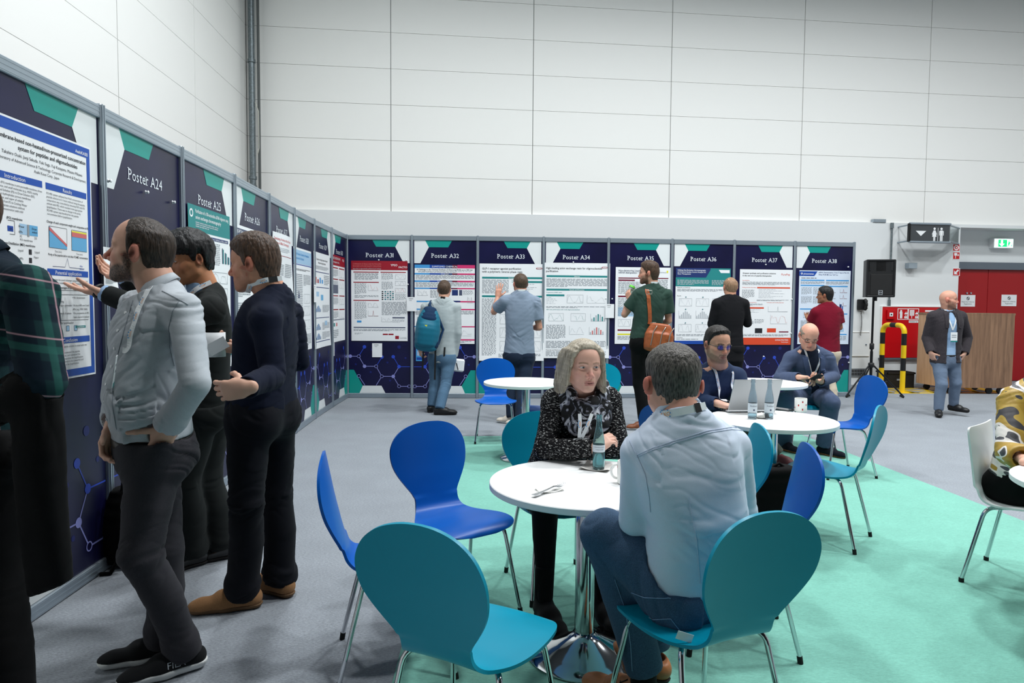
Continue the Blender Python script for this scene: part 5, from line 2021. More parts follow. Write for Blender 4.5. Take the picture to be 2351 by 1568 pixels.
# ------------------------------------------------------------------ figures: smooth-blended volumes turned into one skin
def pnoise(P):
	P = np.asarray(P, float)
	i = np.floor(P).astype(np.int64)
	f = P - i
	u = f * f * f * (f * (f * 6 - 15) + 10)
	out = 0
	def g(ix, iy, iz, fx, fy, fz):
		h = (ix * 374761393 + iy * 668265263 + iz * 2147483647) & 0x7fffffff
		h = ((h ^ (h >> 13)) * 1274126177) & 0x7fffffff
		h = (h ^ (h >> 16)) & 15
		a = np.where(h < 8, fx, fy)
		b = np.where(h < 4, fy, np.where((h == 12) | (h == 14), fx, fz))
		return np.where(h & 1, -a, a) + np.where(h & 2, -b, b)
	for dx in (0, 1):
		wx = u[..., 0] if dx else 1 - u[..., 0]
		for dy in (0, 1):
			wy = u[..., 1] if dy else 1 - u[..., 1]
			for dz in (0, 1):
				wz = u[..., 2] if dz else 1 - u[..., 2]
				out = out + wx * wy * wz * g(i[..., 0] + dx, i[..., 1] + dy, i[..., 2] + dz, f[..., 0] - dx, f[..., 1] - dy, f[..., 2] - dz)
	return out
def smin(a, b, k):
	if k <= 0:
		return np.minimum(a, b)
	e = np.maximum(k - np.abs(a - b), 0) / k
	return np.minimum(a, b) - e * e * k * .25
def smax(a, b, k):
	return -smin(-a, -b, k)
class Field:
	def __init__(self, lo, hi, h):
		self.h = h
		self.ax = [np.arange(lo[i], hi[i] + h, h) for i in range(3)]
		self.d = np.full([len(a) for a in self.ax], .15, np.float32)
	def sub(self, lo, hi):
		sl = []
		for i in range(3):
			a = np.searchsorted(self.ax[i], lo[i])
			b = np.searchsorted(self.ax[i], hi[i])
			if b <= a:
				return None
			sl.append(slice(a, b))
		return tuple(sl)
	def pts(self, sl):
		return (self.ax[0][sl[0]][:, None, None], self.ax[1][sl[1]][None, :, None], self.ax[2][sl[2]][None, None, :])
	def put(self, sl, d, k, op):
		if op == 'u':
			self.d[sl] = smin(self.d[sl], d, k)
		elif op == 's':
			self.d[sl] = smax(self.d[sl], -d, k)
		else:
			self.d[sl] = smax(self.d[sl], d, k)
	def cap(self, a, b, r1, r2=None, k=.02, op='u', flat=None, pad=0):
		"""tapered limb from a to b; flat = (direction, factor) squeezes it"""
		r2 = r1 if r2 is None else r2
		a, b = np.array(a, float), np.array(b, float)
		m = max(r1, r2) + max(k, pad) + 2 * self.h
		sl = self.sub(np.minimum(a, b) - m, np.maximum(a, b) + m)
		if sl is None:
			return self
		X, Y, Z = self.pts(sl)
		px, py, pz = X - a[0], Y - a[1], Z - a[2]
		ba = b - a
		L2 = np.dot(ba, ba) + 1e-12
		h = np.clip((px * ba[0] + py * ba[1] + pz * ba[2]) / L2, 0, 1)
		qx, qy, qz = px - h * ba[0], py - h * ba[1], pz - h * ba[2]
		if flat is not None:
			n, f = np.array(flat[0], float), flat[1]
			t = (qx * n[0] + qy * n[1] + qz * n[2]) * (1 / f - 1)
			qx, qy, qz = qx + t * n[0], qy + t * n[1], qz + t * n[2]
		d = np.sqrt(qx * qx + qy * qy + qz * qz) - (r1 + (r2 - r1) * h)
		if flat is not None:
			d = d * min(1, .5 + .5 * f)
		self.put(sl, d, k, op)
		return self
	def group(self, lo, hi, fn, k, op='u'):
		"""several volumes joined hard among themselves, then blended in as one"""
		m = k + 3 * self.h
		sl = self.sub(np.array(lo) - m, np.array(hi) + m)
		if sl is None:
			return self
		g = Field.__new__(Field)
		g.h = self.h
		g.ax = [self.ax[i][sl[i]] for i in range(3)]
		g.d = np.full([len(a) for a in g.ax], .15, np.float32)
		fn(g)
		self.put(sl, g.d, k, op)
		return self
	def chain(self, P, R, k=.02, op='u', flat=None):
		P = [np.array(p, float) for p in P]
		r = max(R)
		def fn(g):
			for i in range(len(P) - 1):
				g.cap(P[i], P[i + 1], R[i], R[i + 1], .004, 'u', flat, pad=k)
		return self.group(np.min(P, 0) - r, np.max(P, 0) + r, fn, k, op)
	def ell(self, c, A, r, k=.02, op='u'):
		"""ellipsoid; A rows = its axes"""
		c, A, r = np.array(c, float), np.array(A, float), np.array(r, float)
		m = r.max() + k + 2 * self.h
		sl = self.sub(c - m, c + m)
		if sl is None:
			return self
		X, Y, Z = self.pts(sl)
		X, Y, Z = X - c[0], Y - c[1], Z - c[2]
		k0 = k1 = 0
		for i in range(3):
			q = X * A[i, 0] + Y * A[i, 1] + Z * A[i, 2]
			k0 = k0 + (q / r[i]) ** 2
			k1 = k1 + (q / r[i] ** 2) ** 2
		k0, k1 = np.sqrt(k0), np.sqrt(k1) + 1e-9
		self.put(sl, k0 * (k0 - 1) / k1, k, op)
		return self
	def loft(self, S, k=.03, cap=.7, op='u', ex=2.4):
		"""flattened trunk through sections (centre, left axis, half width, half depth)"""
		C = np.array([q[0] for q in S])
		mm = max(max(q[2], q[3]) for q in S)
		return self.group(C.min(0) - mm, C.max(0) + mm, lambda g: g._loft(S, cap, ex, k), k, op)
	def _loft(self, S, cap, ex, pad):
		# densify: smooth run through the sections
		n = len(S)
		T = np.arange(n)
		tt = np.linspace(0, n - 1, (n - 1) * 3 + 1)
		def sm(A):
			A = np.array(A, float)
			out = []
			for t in tt:
				i = min(int(t), n - 2)
				u = t - i
				p0, p1, p2, p3 = A[max(i - 1, 0)], A[i], A[i + 1], A[min(i + 2, n - 1)]
				out.append(.5 * (2 * p1 + (p2 - p0) * u + (2 * p0 - 5 * p1 + 4 * p2 - p3) * u * u + (3 * p1 - p0 - 3 * p2 + p3) * u ** 3))
			return np.array(out)
		CC, LL, AA, BB = (sm([q[j] for q in S]) for j in range(4))
		S = list(zip(CC, LL, AA, BB))
		k, op = .003, 'u'
		for (c1, l1, a1, b1), (c2, l2, a2, b2) in zip(S, S[1:]):
			c1, c2 = np.array(c1, float), np.array(c2, float)
			w = c2 - c1
			L = np.linalg.norm(w)
			w = w / L
			l = nrm(np.array(l1) + np.array(l2))
			l = nrm(l - w * np.dot(l, w))
			v = np.cross(w, l)
			m = max(a1, a2, b1, b2) + pad + 2 * self.h
			sl = self.sub(np.minimum(c1, c2) - m, np.maximum(c1, c2) + m)
			if sl is None:
				continue
			X, Y, Z = self.pts(sl)
			X, Y, Z = X - c1[0], Y - c1[1], Z - c1[2]
			z = X * w[0] + Y * w[1] + Z * w[2]
			x = np.abs(X * l[0] + Y * l[1] + Z * l[2])
			y = np.abs(X * v[0] + Y * v[1] + Z * v[2])
			t = np.clip(z / L, 0, 1)
			a = a1 + (a2 - a1) * t
			b = b1 + (b2 - b1) * t
			zz = np.abs(z - t * L)
			mn = np.minimum(a, b)
			q = ((x / a) ** ex + (y / b) ** ex + (zz / (cap * mn)) ** ex) ** (1 / ex)
			self.put(sl, (q - 1) * mn, k, op)
		return self
	def cut(self, p, n, c=None, rad=None, k=.004):
		"""remove what lies beyond the plane (p, n), within rad of c when given"""
		p, n = np.array(p, float), nrm(n)
		if c is not None:
			c = np.array(c, float)
			sl = self.sub(c - rad, c + rad)
			if sl is None:
				return self
		else:
			sl = (slice(None),) * 3
		X, Y, Z = self.pts(sl)
		d = (X - p[0]) * n[0] + (Y - p[1]) * n[1] + (Z - p[2]) * n[2]
		if c is not None:
			r = np.sqrt((X - c[0]) ** 2 + (Y - c[1]) ** 2 + (Z - c[2]) ** 2)
			d = np.where(r < rad, d, -1)
		self.d[sl] = smax(self.d[sl], d, k)
		return self
	def mesh(self, smooth=1):
		d = self.d
		d = np.pad(d, 1, constant_values=.1)
		h = self.h
		org = np.array([a[0] for a in self.ax]) - h
		s = d < 0
		n = np.array(d.shape) - 1
		occ = np.zeros(n, np.int8)
		for dx in (0, 1):
			for dy in (0, 1):
				for dz in (0, 1):
					occ += s[dx:dx + n[0], dy:dy + n[1], dz:dz + n[2]]
		act = (occ > 0) & (occ < 8)
		idx = np.full(n, -1, np.int64)
		I = np.argwhere(act)
		if not len(I):
			return np.zeros((0, 3)), []
		idx[act] = np.arange(len(I))
		acc = np.zeros((len(I), 3))
		cnt = np.zeros(len(I))
		i, j, k = I.T
		cor = [(a, b, c) for a in (0, 1) for b in (0, 1) for c in (0, 1)]
		D = {c: d[i + c[0], j + c[1], k + c[2]] for c in cor}
		for c in cor:
			for ax in range(3):
				if c[ax] == 0:
					e = list(c)
					e[ax] = 1
					e = tuple(e)
					a, b = D[c], D[e]
					m = (a < 0) != (b < 0)
					t = np.where(m, a / np.where(m, a - b, 1), 0)
					p = np.tile(np.array(c, float), (len(I), 1))
					p[:, ax] = t
					acc[m] += p[m]
					cnt[m] += 1
		V = org + (I + acc / cnt[:, None]) * h
		F = []
		for ax in range(3):
			o1, o2 = [(1, 2), (2, 0), (0, 1)][ax]
			sl0 = [slice(1, -1)] * 3
			sl0[ax] = slice(0, d.shape[ax] - 1)
			sl1 = list(sl0)
			sl1[ax] = slice(1, d.shape[ax])
			a, b = s[tuple(sl0)], s[tuple(sl1)]
			for flip in (False, True):
				m = (~a & b) if flip else (a & ~b)
				E = np.argwhere(m)
				if not len(E):
					continue
				off = np.ones(3, int)
				off[ax] = 0
				E = E + off
				q = []
				for u, v in ((-1, -1), (0, -1), (0, 0), (-1, 0)):
					e = E.copy()
					e[:, o1] += u
					e[:, o2] += v
					q.append(idx[e[:, 0], e[:, 1], e[:, 2]])
				q = np.stack(q, 1)
				F.append(q[:, ::-1] if flip else q)
		F = np.vstack(F)
		F = F[(F >= 0).all(1)]
		for _ in range(int(smooth)):
			V = lap(V, F)
		if smooth % 1:
			V = lap(V, F, smooth % 1)
		return V, F
def lap(V, F, w=.5):
	acc = np.zeros_like(V)
	cnt = np.zeros(len(V))
	for a in range(4):
		b = (a + 1) % 4
		np.add.at(acc, F[:, a], V[F[:, b]])
		np.add.at(cnt, F[:, a], 1)
		np.add.at(acc, F[:, b], V[F[:, a]])
		np.add.at(cnt, F[:, b], 1)
	return V * (1 - w) + w * acc / np.maximum(cnt, 1)[:, None]
def vnormals(V, F):
	n = np.cross(V[F[:, 2]] - V[F[:, 0]], V[F[:, 3]] - V[F[:, 1]])
	N = np.zeros_like(V)
	for a in range(4):
		np.add.at(N, F[:, a], n)
	return N / (np.linalg.norm(N, axis=1)[:, None] + 1e-12)
def folds(V, F, bones, amp=.006, seed=0, fa=9.0, fr=5.0, only=None):
	"""creases across the limbs: ridges that follow the bone they sit on"""
	best = np.full(len(V), 9.0)
	T = np.zeros(len(V))
	A = np.zeros_like(V)
	L = np.zeros(len(V))
	K = np.zeros(len(V))
	for kk, (a, b) in enumerate(bones):
		a, b = np.array(a), np.array(b)
		ba = b - a
		ln = np.linalg.norm(ba)
		h = np.clip((V - a) @ ba / (ln * ln), 0, 1)
		d = np.linalg.norm(V - a - h[:, None] * ba, axis=1)
		m = d < best
		best[m] = d[m]
		T[m] = (h * ln)[m]
		A[m] = (ba / ln)
		L[m] = ln
		K[m] = kk
	par = (V * A).sum(1)
	perp = V - A * par[:, None]
	B1 = np.cross(A, np.array((.37, .61, .70)))
	B1 /= np.linalg.norm(B1, axis=1)[:, None] + 1e-9
	dg = (perp * B1).sum(1)
	par = par + .75 * dg * np.sign(pnoise(V * 1.7 + seed + 40))
	near = np.minimum(T, np.maximum(L, .01) - T)
	Q = perp * fr * .5 + A * (par * fa)[:, None] + seed * 3.7 + K[:, None] * 1.3
	Q = Q + .45 * np.stack([pnoise(V * 4 + 5), pnoise(V * 4 + 9), pnoise(V * 4 + 13)], 1)
	n1 = pnoise(Q)
	n2 = pnoise(Q * 1.9 + 7)
	r = .30 - .9 * np.exp(-(n1 / .12) ** 2) - .45 * np.exp(-(n2 / .10) ** 2) + .8 * n1
	g = (.15 + 1.1 * np.clip(pnoise(V * 3.2 + seed + 20) + .30, 0, 1)) * (.35 + .75 * np.exp(-(near / .075) ** 2))
	N = vnormals(V, F)
	w = 1.0 if only is None else only(V)
	return V + N * (amp * r * g * w)[:, None]
def skin_obj(name, V, F, m, parent, tint=None, mats=None, mi=None):
	me = bpy.data.meshes.new(name)
	me.vertices.add(len(V))
	me.vertices.foreach_set('co', np.asarray(V, np.float32).ravel())
	nf = len(F)
	me.loops.add(nf * 4)
	me.loops.foreach_set('vertex_index', np.asarray(F, np.int32).ravel())
	me.polygons.add(nf)
	me.polygons.foreach_set('loop_start', np.arange(0, nf * 4, 4, dtype=np.int32))
	me.polygons.foreach_set('use_smooth', np.ones(nf, bool))
	me.update(calc_edges=True)
	me.validate()
	for q in ([m] if mats is None else mats):
		me.materials.append(q)
	if tint is not None:
		at = me.color_attributes.new('tint', 'FLOAT_COLOR', 'POINT')
		c = np.ones((len(V), 4), np.float32)
		c[:, :3] = tint
		at.data.foreach_set('color', c.ravel())
	o = bpy.data.objects.new(name, me)
	COL.objects.link(o)
	if parent is not None:
		o.parent = parent
		o.matrix_parent_inverse = Matrix.Translation(-Vector(parent.location))
	return o
def L3(c):
	return np.array(lin(c)[:3])
M_SKIN = attr_mat('skin', rough=.5, spec=.35, sss=.06)
M_HAIRB = {}
def hair_mat(name, c1, c2, scale=160, stretch=(1, 1, .18), bstr=.8):
	if name in MATS:
		return MATS[name]
	m = bpy.data.materials.new(name)
	m.use_nodes = True
	g = NT(m)
	b = g.n['Principled BSDF']
	b.inputs['Roughness'].default_value = .45
	b.inputs['Specular IOR Level'].default_value = .3
	tc = g.add('ShaderNodeTexCoord')
	mp = g.add('ShaderNodeMapping')
	mp.inputs['Scale'].default_value = stretch
	g.link(tc, 'Object', mp, 'Vector')
	n = g.add('ShaderNodeTexNoise', Scale=float(scale), Detail=4.0)
	g.link(mp, 'Vector', n, 'Vector')
	r = g.ramp([(.3, lin(c1)), (.7, lin(c2))])
	g.link(n, 'Fac', r, 'Fac')
	g.link(r, 'Color', b, 'Base Color')
	bp = g.add('ShaderNodeBump', Strength=bstr, Distance=.006)
	g.link(n, 'Fac', bp, 'Height')
	g.link(bp, 'Normal', b, 'Normal')
	MATS[name] = m
	return m
# ------------------------------------------------------------------ head
class Head:
	def __init__(self, c, f, u=(0, 0, 1), s=1.0, fem=0.0, wide=1.0):
		self.c = np.array(c, float)
		self.f = nrm(f)
		u = np.array(u, float)
		self.u = nrm(u - self.f * np.dot(u, self.f))
		self.l = np.cross(self.u, self.f)
		self.A = np.array([self.f, self.l, self.u])
		self.s, self.fem, self.wide = s, fem, wide
	def W(self, F, L, U):
		return self.c + self.s * (self.f * F + self.l * L * self.wide + self.u * U)
	def loc(self, V):
		q = (V - self.c) @ self.A.T / self.s
		q[:, 1] /= self.wide
		return q
	def build(self, fd, nb, neck=.055, ears=True, nose=1.0, jaw=1.0, detail=True, ear=0.0):
		W, s, A = self.W, self.s, self.A
		fem = self.fem
		def E(F, L, U, r, k, op='u', rot=0.0):
			B = A
			if rot:
				c_, s_ = math.cos(rot), math.sin(rot)
				B = np.array([c_ * A[0] + s_ * A[1], -s_ * A[0] + c_ * A[1], A[2]])
			fd.ell(W(F, L, U), B, np.array(r) * s * np.array((1, self.wide, 1)), k * s, op)
		def C(p, q, r1, r2, k, op='u', flat=None):
			fd.cap(W(*p), W(*q), r1 * s, r2 * s, k * s, op, flat)
		E(.003, 0, .045, (.096, .077, .086), .01)
		E(-.02, 0, .02, (.070, .070, .070), .03)
		E(.040, 0, -.028, (.056, .0605, .070), .03)
		g = (.050 - .004 * fem) * jaw
		for sd in (1, -1):
			C((.012, sd * g, -.046), (.074, sd * .014, -.086), .020, .0155, .022)
			C((.018, sd * .055, -.01), (.010, sd * g, -.05), .016, .018, .025)
			C((.064, sd * .043, -.018), (.045, sd * .056, -.008), .0175, .015, .022)
		E(.083, 0, -.085, (.016, .020, .015), .016)
		E(.077, 0, -.054, (.022, .027, .024), .02)
		br = .0085 - .002 * fem
		for sd in (1, -1):
			C((.090, sd * .012, .031), (.073, sd * .046, .030), br, br * .9, .016)
			E(.099, sd * .031, .013, (.017, .0155, .0115), .016, 's')
		if detail:
			for sd in (1, -1):
				E(.0768, sd * .031, .0160, (.0125, .0125, .0125), .001)
				up = [(.0805, sd * .0180, .0155), (.0868, sd * .0255, .0218), (.0872, sd * .034, .0222), (.0838, sd * .041, .0195), (.078, sd * .0465, .0150)]
				lo = [(.0805, sd * .0180, .0150), (.0868, sd * .0265, .0090), (.0862, sd * .035, .0088), (.083, sd * .041, .0105), (.078, sd * .0465, .0145)]
				for a, b in zip(up, up[1:]):
					C(a, b, .0026, .0026, .003)
				for a, b in zip(lo, lo[1:]):
					C(a, b, .0022, .0022, .003)
		n = nose
		C((.090, 0, .024), (.090 + .020 * n, 0, -.014), .0072, .0092, .014)
		E(.090 + .0225 * n, 0, -.021, (.0105, .0105, .010), .007)
		for sd in (1, -1):
			E(.098 + .002 * n, sd * .0130, -.0255, (.0105, .0075, .0085), .007)
		C((.106, 0, -.0285), (.095, 0, -.034), .0052, .005, .006)
		if detail:
			for sd in (1, -1):
				E(.1035, sd * .0066, -.0335, (.005, .0034, .004), .003, 's')
				C((.086, sd * .0215, -.0575), (.0985, sd * .004, -.0515), .0035, .0048, .005)
				C((.085, sd * .0195, -.0590), (.0968, sd * .000, -.0640), .0035, .0058, .005)
				C((.0885, sd * .0235, -.0578), (.1030, 0, -.0572), .0014, .0018, .003, 's')
		if ears:
			for sd in (1, -1):
				E(-.006 - ear * .4, sd * (.0785 + ear), .004, (.019, .0085, .0315), .008, rot=sd * (.42 + ear * 30))
				E(-.012 - ear, sd * (.086 + ear * 1.4), .008, (.013, .006, .024), .006, rot=sd * (.42 + ear * 30))
				if detail:
					E(-.001, sd * (.0895 + ear * 1.2), .004, (.0105, .0085, .0175), .006, 's', rot=sd * (.42 + ear * 30))
		base = W(-.018, 0, -.03)
		nb = np.array(nb, float)
		mid = base * .45 + nb * .55
		fd.cap(base, mid, neck, neck * .98, .03)
		fd.cap(mid, nb, neck * .98, neck * 1.12, .03)
		return self
	def paint(self, V, base, red=None, lips=None, brow=None, beard=None, iris=(70, 60, 50), stubble=0.0, beardfn=None, seed=0, white=True):
		q = self.loc(V)
		F, L, U = q.T
		aL = np.abs(L)
		base, red = L3(base), L3(red or base)
		col = np.tile(base, (len(V), 1))
		n = pnoise(V * 60 + seed) * .06 + pnoise(V * 18 + seed) * .08
		col = col * (1 + n[:, None])
		def mix(w, c):
			w = np.clip(w, 0, 1)[:, None]
			col[:] = col * (1 - w) + np.array(c) * w
		def blob(f, l, u, r, p=1.0):
			return np.clip(1 - np.sqrt((F - f) ** 2 + (aL - l) ** 2 + (U - u) ** 2) / r, 0, 1) * p
		mix(blob(.11, 0, -.02, .03, 1.2), red)
		mix(blob(.07, .045, -.02, .032, .8), red)
		mix(np.where(aL > .076, .75, 0) * (np.abs(U) < .045), red)
		mix(blob(-.002, .084, .004, .014, 1.3), red * .35)  # shade in the hollow of the ear, painted into the skin colour
		near = np.abs(U) < .2
		if beard is not None or stubble:
			b = L3(beard or (60, 46, 38))
			if beardfn is not None:
				w = beardfn(F, aL, U)
			else:
				w = np.clip((-.030 - U) / .016 + (.0) * F, 0, 1) * np.clip((F + .005) / .012, 0, 1) * np.clip((U + .125) / .02, 0, 1)
				side = np.clip((aL - .048) / .008, 0, 1) * np.clip((.01 - U) / .012, 0, 1) * np.clip((F + .004) / .010, 0, 1) * np.clip((.04 - F) / .012, 0, 1)
				cheek = np.clip((-.03 - .55 * np.clip(F - .02, 0, .08) + .018 - U) / .012, 0, 1)
				w = np.maximum(w * cheek, side)
				moust = ((U < -.036) & (U > -.052) & (F > .07) & (aL < .032)) * 1.0
				w = np.maximum(w, moust)
				w = np.where((F > .085) & (aL < .026) & (U > -.068) & (U < -.048), w * .15, w)
			nn = .92 + .3 * pnoise(V * 220 + seed)
			mix(w * (stubble or .92) * nn, b)
		if lips is not None:
			w = ((F > .080) & (aL < .0235) & (U < -.0480) & (U > -.0690)) * 1.0 * np.clip((1 - aL / .0245) * 4, 0, 1)
			mix(w * .75, L3(lips))
			mix(((F > .080) & (aL < .024) & (np.abs(U + .0575) < .0016)) * .75, L3(lips) * .3)
		if brow is not None:
			arch = .0335 + .004 * np.sin(np.clip((aL - .012) / .038, 0, 1) * math.pi)
			w = np.clip(1.3 - np.abs(U - arch) / .0042, 0, 1) * (aL > .011) * (aL < .050) * (F > .05)
			mix(w * (.80 + .35 * pnoise(V * 300)), L3(brow))
		# eyes
		gz = getattr(self, 'gz', (0, 0))
		ex = np.sqrt((F - .0768) ** 2 + (aL - .031) ** 2 + (U - .0160) ** 2)
		xs = (.018, .0255, .034, .041, .0465)
		top_ = np.interp(aL, xs, (.0155, .0196, .0199, .0175, .0145))
		bot_ = np.interp(aL, xs, (.0150, .0108, .0106, .0122, .0145))
		on = (ex < .0146) & (F > .078) & (U < top_) & (U > bot_) & (aL > .018) & (aL < .0465)
		if white:
			mix(on * 1.0, L3((206, 198, 194)))
		r = np.sqrt((L - np.sign(L) * .031 - gz[0]) ** 2 + (U - .0162 - gz[1]) ** 2)
		mix(on * np.clip((.0062 - r) / .0010, 0, 1), L3(iris))
		mix(on * np.clip((.0030 - r) / .0008, 0, 1), (.006, .006, .006))
		ax_ = (aL > .0165) & (aL < .048) & (F > .07)
		mix(ax_ * np.clip(1 - np.abs(U - top_ - .0010) / .0014, 0, 1) * .8, L3((44, 30, 26)))
		mix(ax_ * np.clip(1 - np.abs(U - bot_ + .0006) / .0010, 0, 1) * .35, L3((110, 70, 60)))
		bag = blob(.084, .031, .006, .012, .5)
		mix(bag, red * .8)
		return col
def head_hair(H, h, fn, thick, mat_, parent, extra=None, name='hair', amp=.004, fs=(60, 60, 14), seed=0, smooth=1, edge=1.0):
	"""fn(F, |L|, U, L) > 0 where hair grows; thick = coat thickness (number or function)"""
	lo, hi = H.c - .19 * H.s, H.c + .19 * H.s
	if extra:
		lo = lo - np.array((.04, .04, .14))
	fd = Field(lo, hi, h)
	X, Y, Z = fd.pts((slice(None),) * 3)
	P = np.stack(np.broadcast_arrays(X, Y, Z), -1).reshape(-1, 3)
	q = H.loc(P)
	F, L, U = q.T
	t = thick(F, np.abs(L), U, L) if callable(thick) else thick
	def ell(c, r):
		k0 = np.sqrt((F - c[0]) ** 2 / r[0] ** 2 + L ** 2 / r[1] ** 2 + (U - c[1]) ** 2 / r[2] ** 2)
		k1 = np.sqrt((F - c[0]) ** 2 / r[0] ** 4 + L ** 2 / r[1] ** 4 + (U - c[1]) ** 2 / r[2] ** 4) + 1e-9
		return k0 * (k0 - 1) / k1
	d0 = smin(ell((.003, .045), (.096, .077, .086)), ell((-.02, .02), (.070, .070, .070)), .03)
	d0 = smin(d0, np.sqrt((F + .03) ** 2 + L ** 2 + np.clip(np.abs(U + .06) - .05, 0, None) ** 2) - .055, .02)
	nz = pnoise(np.stack([F * fs[0] + seed, L * fs[1], U * fs[2]], 1)) * amp + pnoise(P * 90 + seed) * amp * .3
	m = fn(F, np.abs(L), U, L) + (pnoise(P * 150 + seed) * .007 + pnoise(P * 60 + seed) * .006) * edge
	t = .0015 + (t - .0015) * np.clip(m / .028, 0, 1) ** .6
	d = (d0 - t - nz) * H.s
	m = m * H.s
	d = smax(d, -m, .006)
	d = np.maximum(d, -(d0 + .008) * H.s)
	fd.d = d.reshape(fd.d.shape).astype(np.float32)
	if extra:
		extra(fd)
	V, Fc = fd.mesh(smooth)
	return skin_obj(name, V, Fc, mat_, parent)
def hairline(pts):
	xs = [p[0] for p in pts]
	ys = [p[1] for p in pts]
	return lambda F, aL, U, L: U - np.interp(F, xs, ys)
LINE_SHORT = [(-.13, -.065), (-.05, -.062), (-.032, -.045), (-.026, .0), (-.022, .032), (.004, .034), (.008, -.004), (.024, -.002), (.030, .034), (.048, .050), (.07, .074), (.10, .092)]
# ------------------------------------------------------------------ hands
def hand(fd, w, f, n, side, curls=(.35,) * 5, sc=1.0, k=.008, spread=.05, thumb=.5):
	"""w wrist, f towards the fingers, n out of the palm, side +1 left hand / -1 right hand"""
	w, f = np.array(w, float), nrm(f)
	n = nrm(np.array(n, float) - f * np.dot(n, f))
	t = np.cross(n, f) * side          # towards the thumb
	P = lambda a, b, c: w + sc * (f * a + t * b + n * c)
	fd.cap(P(-.02, 0, 0), P(.02, 0, 0), .026 * sc, .028 * sc, .012, flat=(n, .78))
	for b0, b1 in ((.012, .027), (.004, .010), (-.005, -.009), (-.014, -.027)):
		fd.cap(P(.01, b0, 0), P(.088 - abs(b1 - .01) * .25, b1, -.002), .0165 * sc, .0125 * sc, .014)
	fd.cap(P(.018, .018, .004), P(.05, .030, .008), .017 * sc, .013 * sc, .012)
	fd.cap(P(.022, -.024, .004), P(.065, -.028, .004), .014 * sc, .011 * sc, .012)
	lens = ((.044, .026, .022), (.048, .029, .023), (.045, .027, .023), (.035, .021, .020))
	offs = (.0285, .0095, -.0095, -.0275)
	for i in range(4):
		c = curls[i + 1]
		cs = c if hasattr(c, '__len__') else (c, c * 1.15, c * .8)
		p = P(.089 - (.0, .0, .003, .010)[i], offs[i], -.002)
		a = 0
		sp = spread * (1.2, .35, -.4, -1.3)[i]
		base = nrm(f + t * sp)
		r = (.0098, .0100, .0096, .0084)[i] * sc
		for j in range(3):
			a += cs[j]
			d = base * math.cos(a) + n * math.sin(a)
			q = p + d * lens[i][j] * sc
			fd.cap(p, q, r * (1 - .08 * j), r * (.92 - .09 * j), .0045)
			p = q
	c = curls[0]
	cs = c if hasattr(c, '__len__') else (c, c * .8, c * .6)
	p = P(.020, .022, .006)
	d0 = nrm(f * .62 + t * (.85 * thumb + .35) + n * (.25 + .5 * (1 - thumb)))
	ax = nrm(np.cross(d0, nrm(f * .6 - t * .5 + n * .5)))
	a = 0
	for j, (ln, r1, r2) in enumerate(((.044, .0150, .0112), (.034, .0112, .0100), (.029, .0102, .0082))):
		if j:
			a += cs[j - 1]
		d = d0 * math.cos(a) + np.cross(ax, d0) * math.sin(a)
		q = p + d * ln * sc
		fd.cap(p, q, r1 * sc, r2 * sc, .007)
		p = q
def join(parts):
	V, F, n = [], [], 0
	for v, f in parts:
		if len(v):
			V.append(v)
			F.append(np.asarray(f) + n)
			n += len(v)
	return np.vstack(V), np.vstack(F)
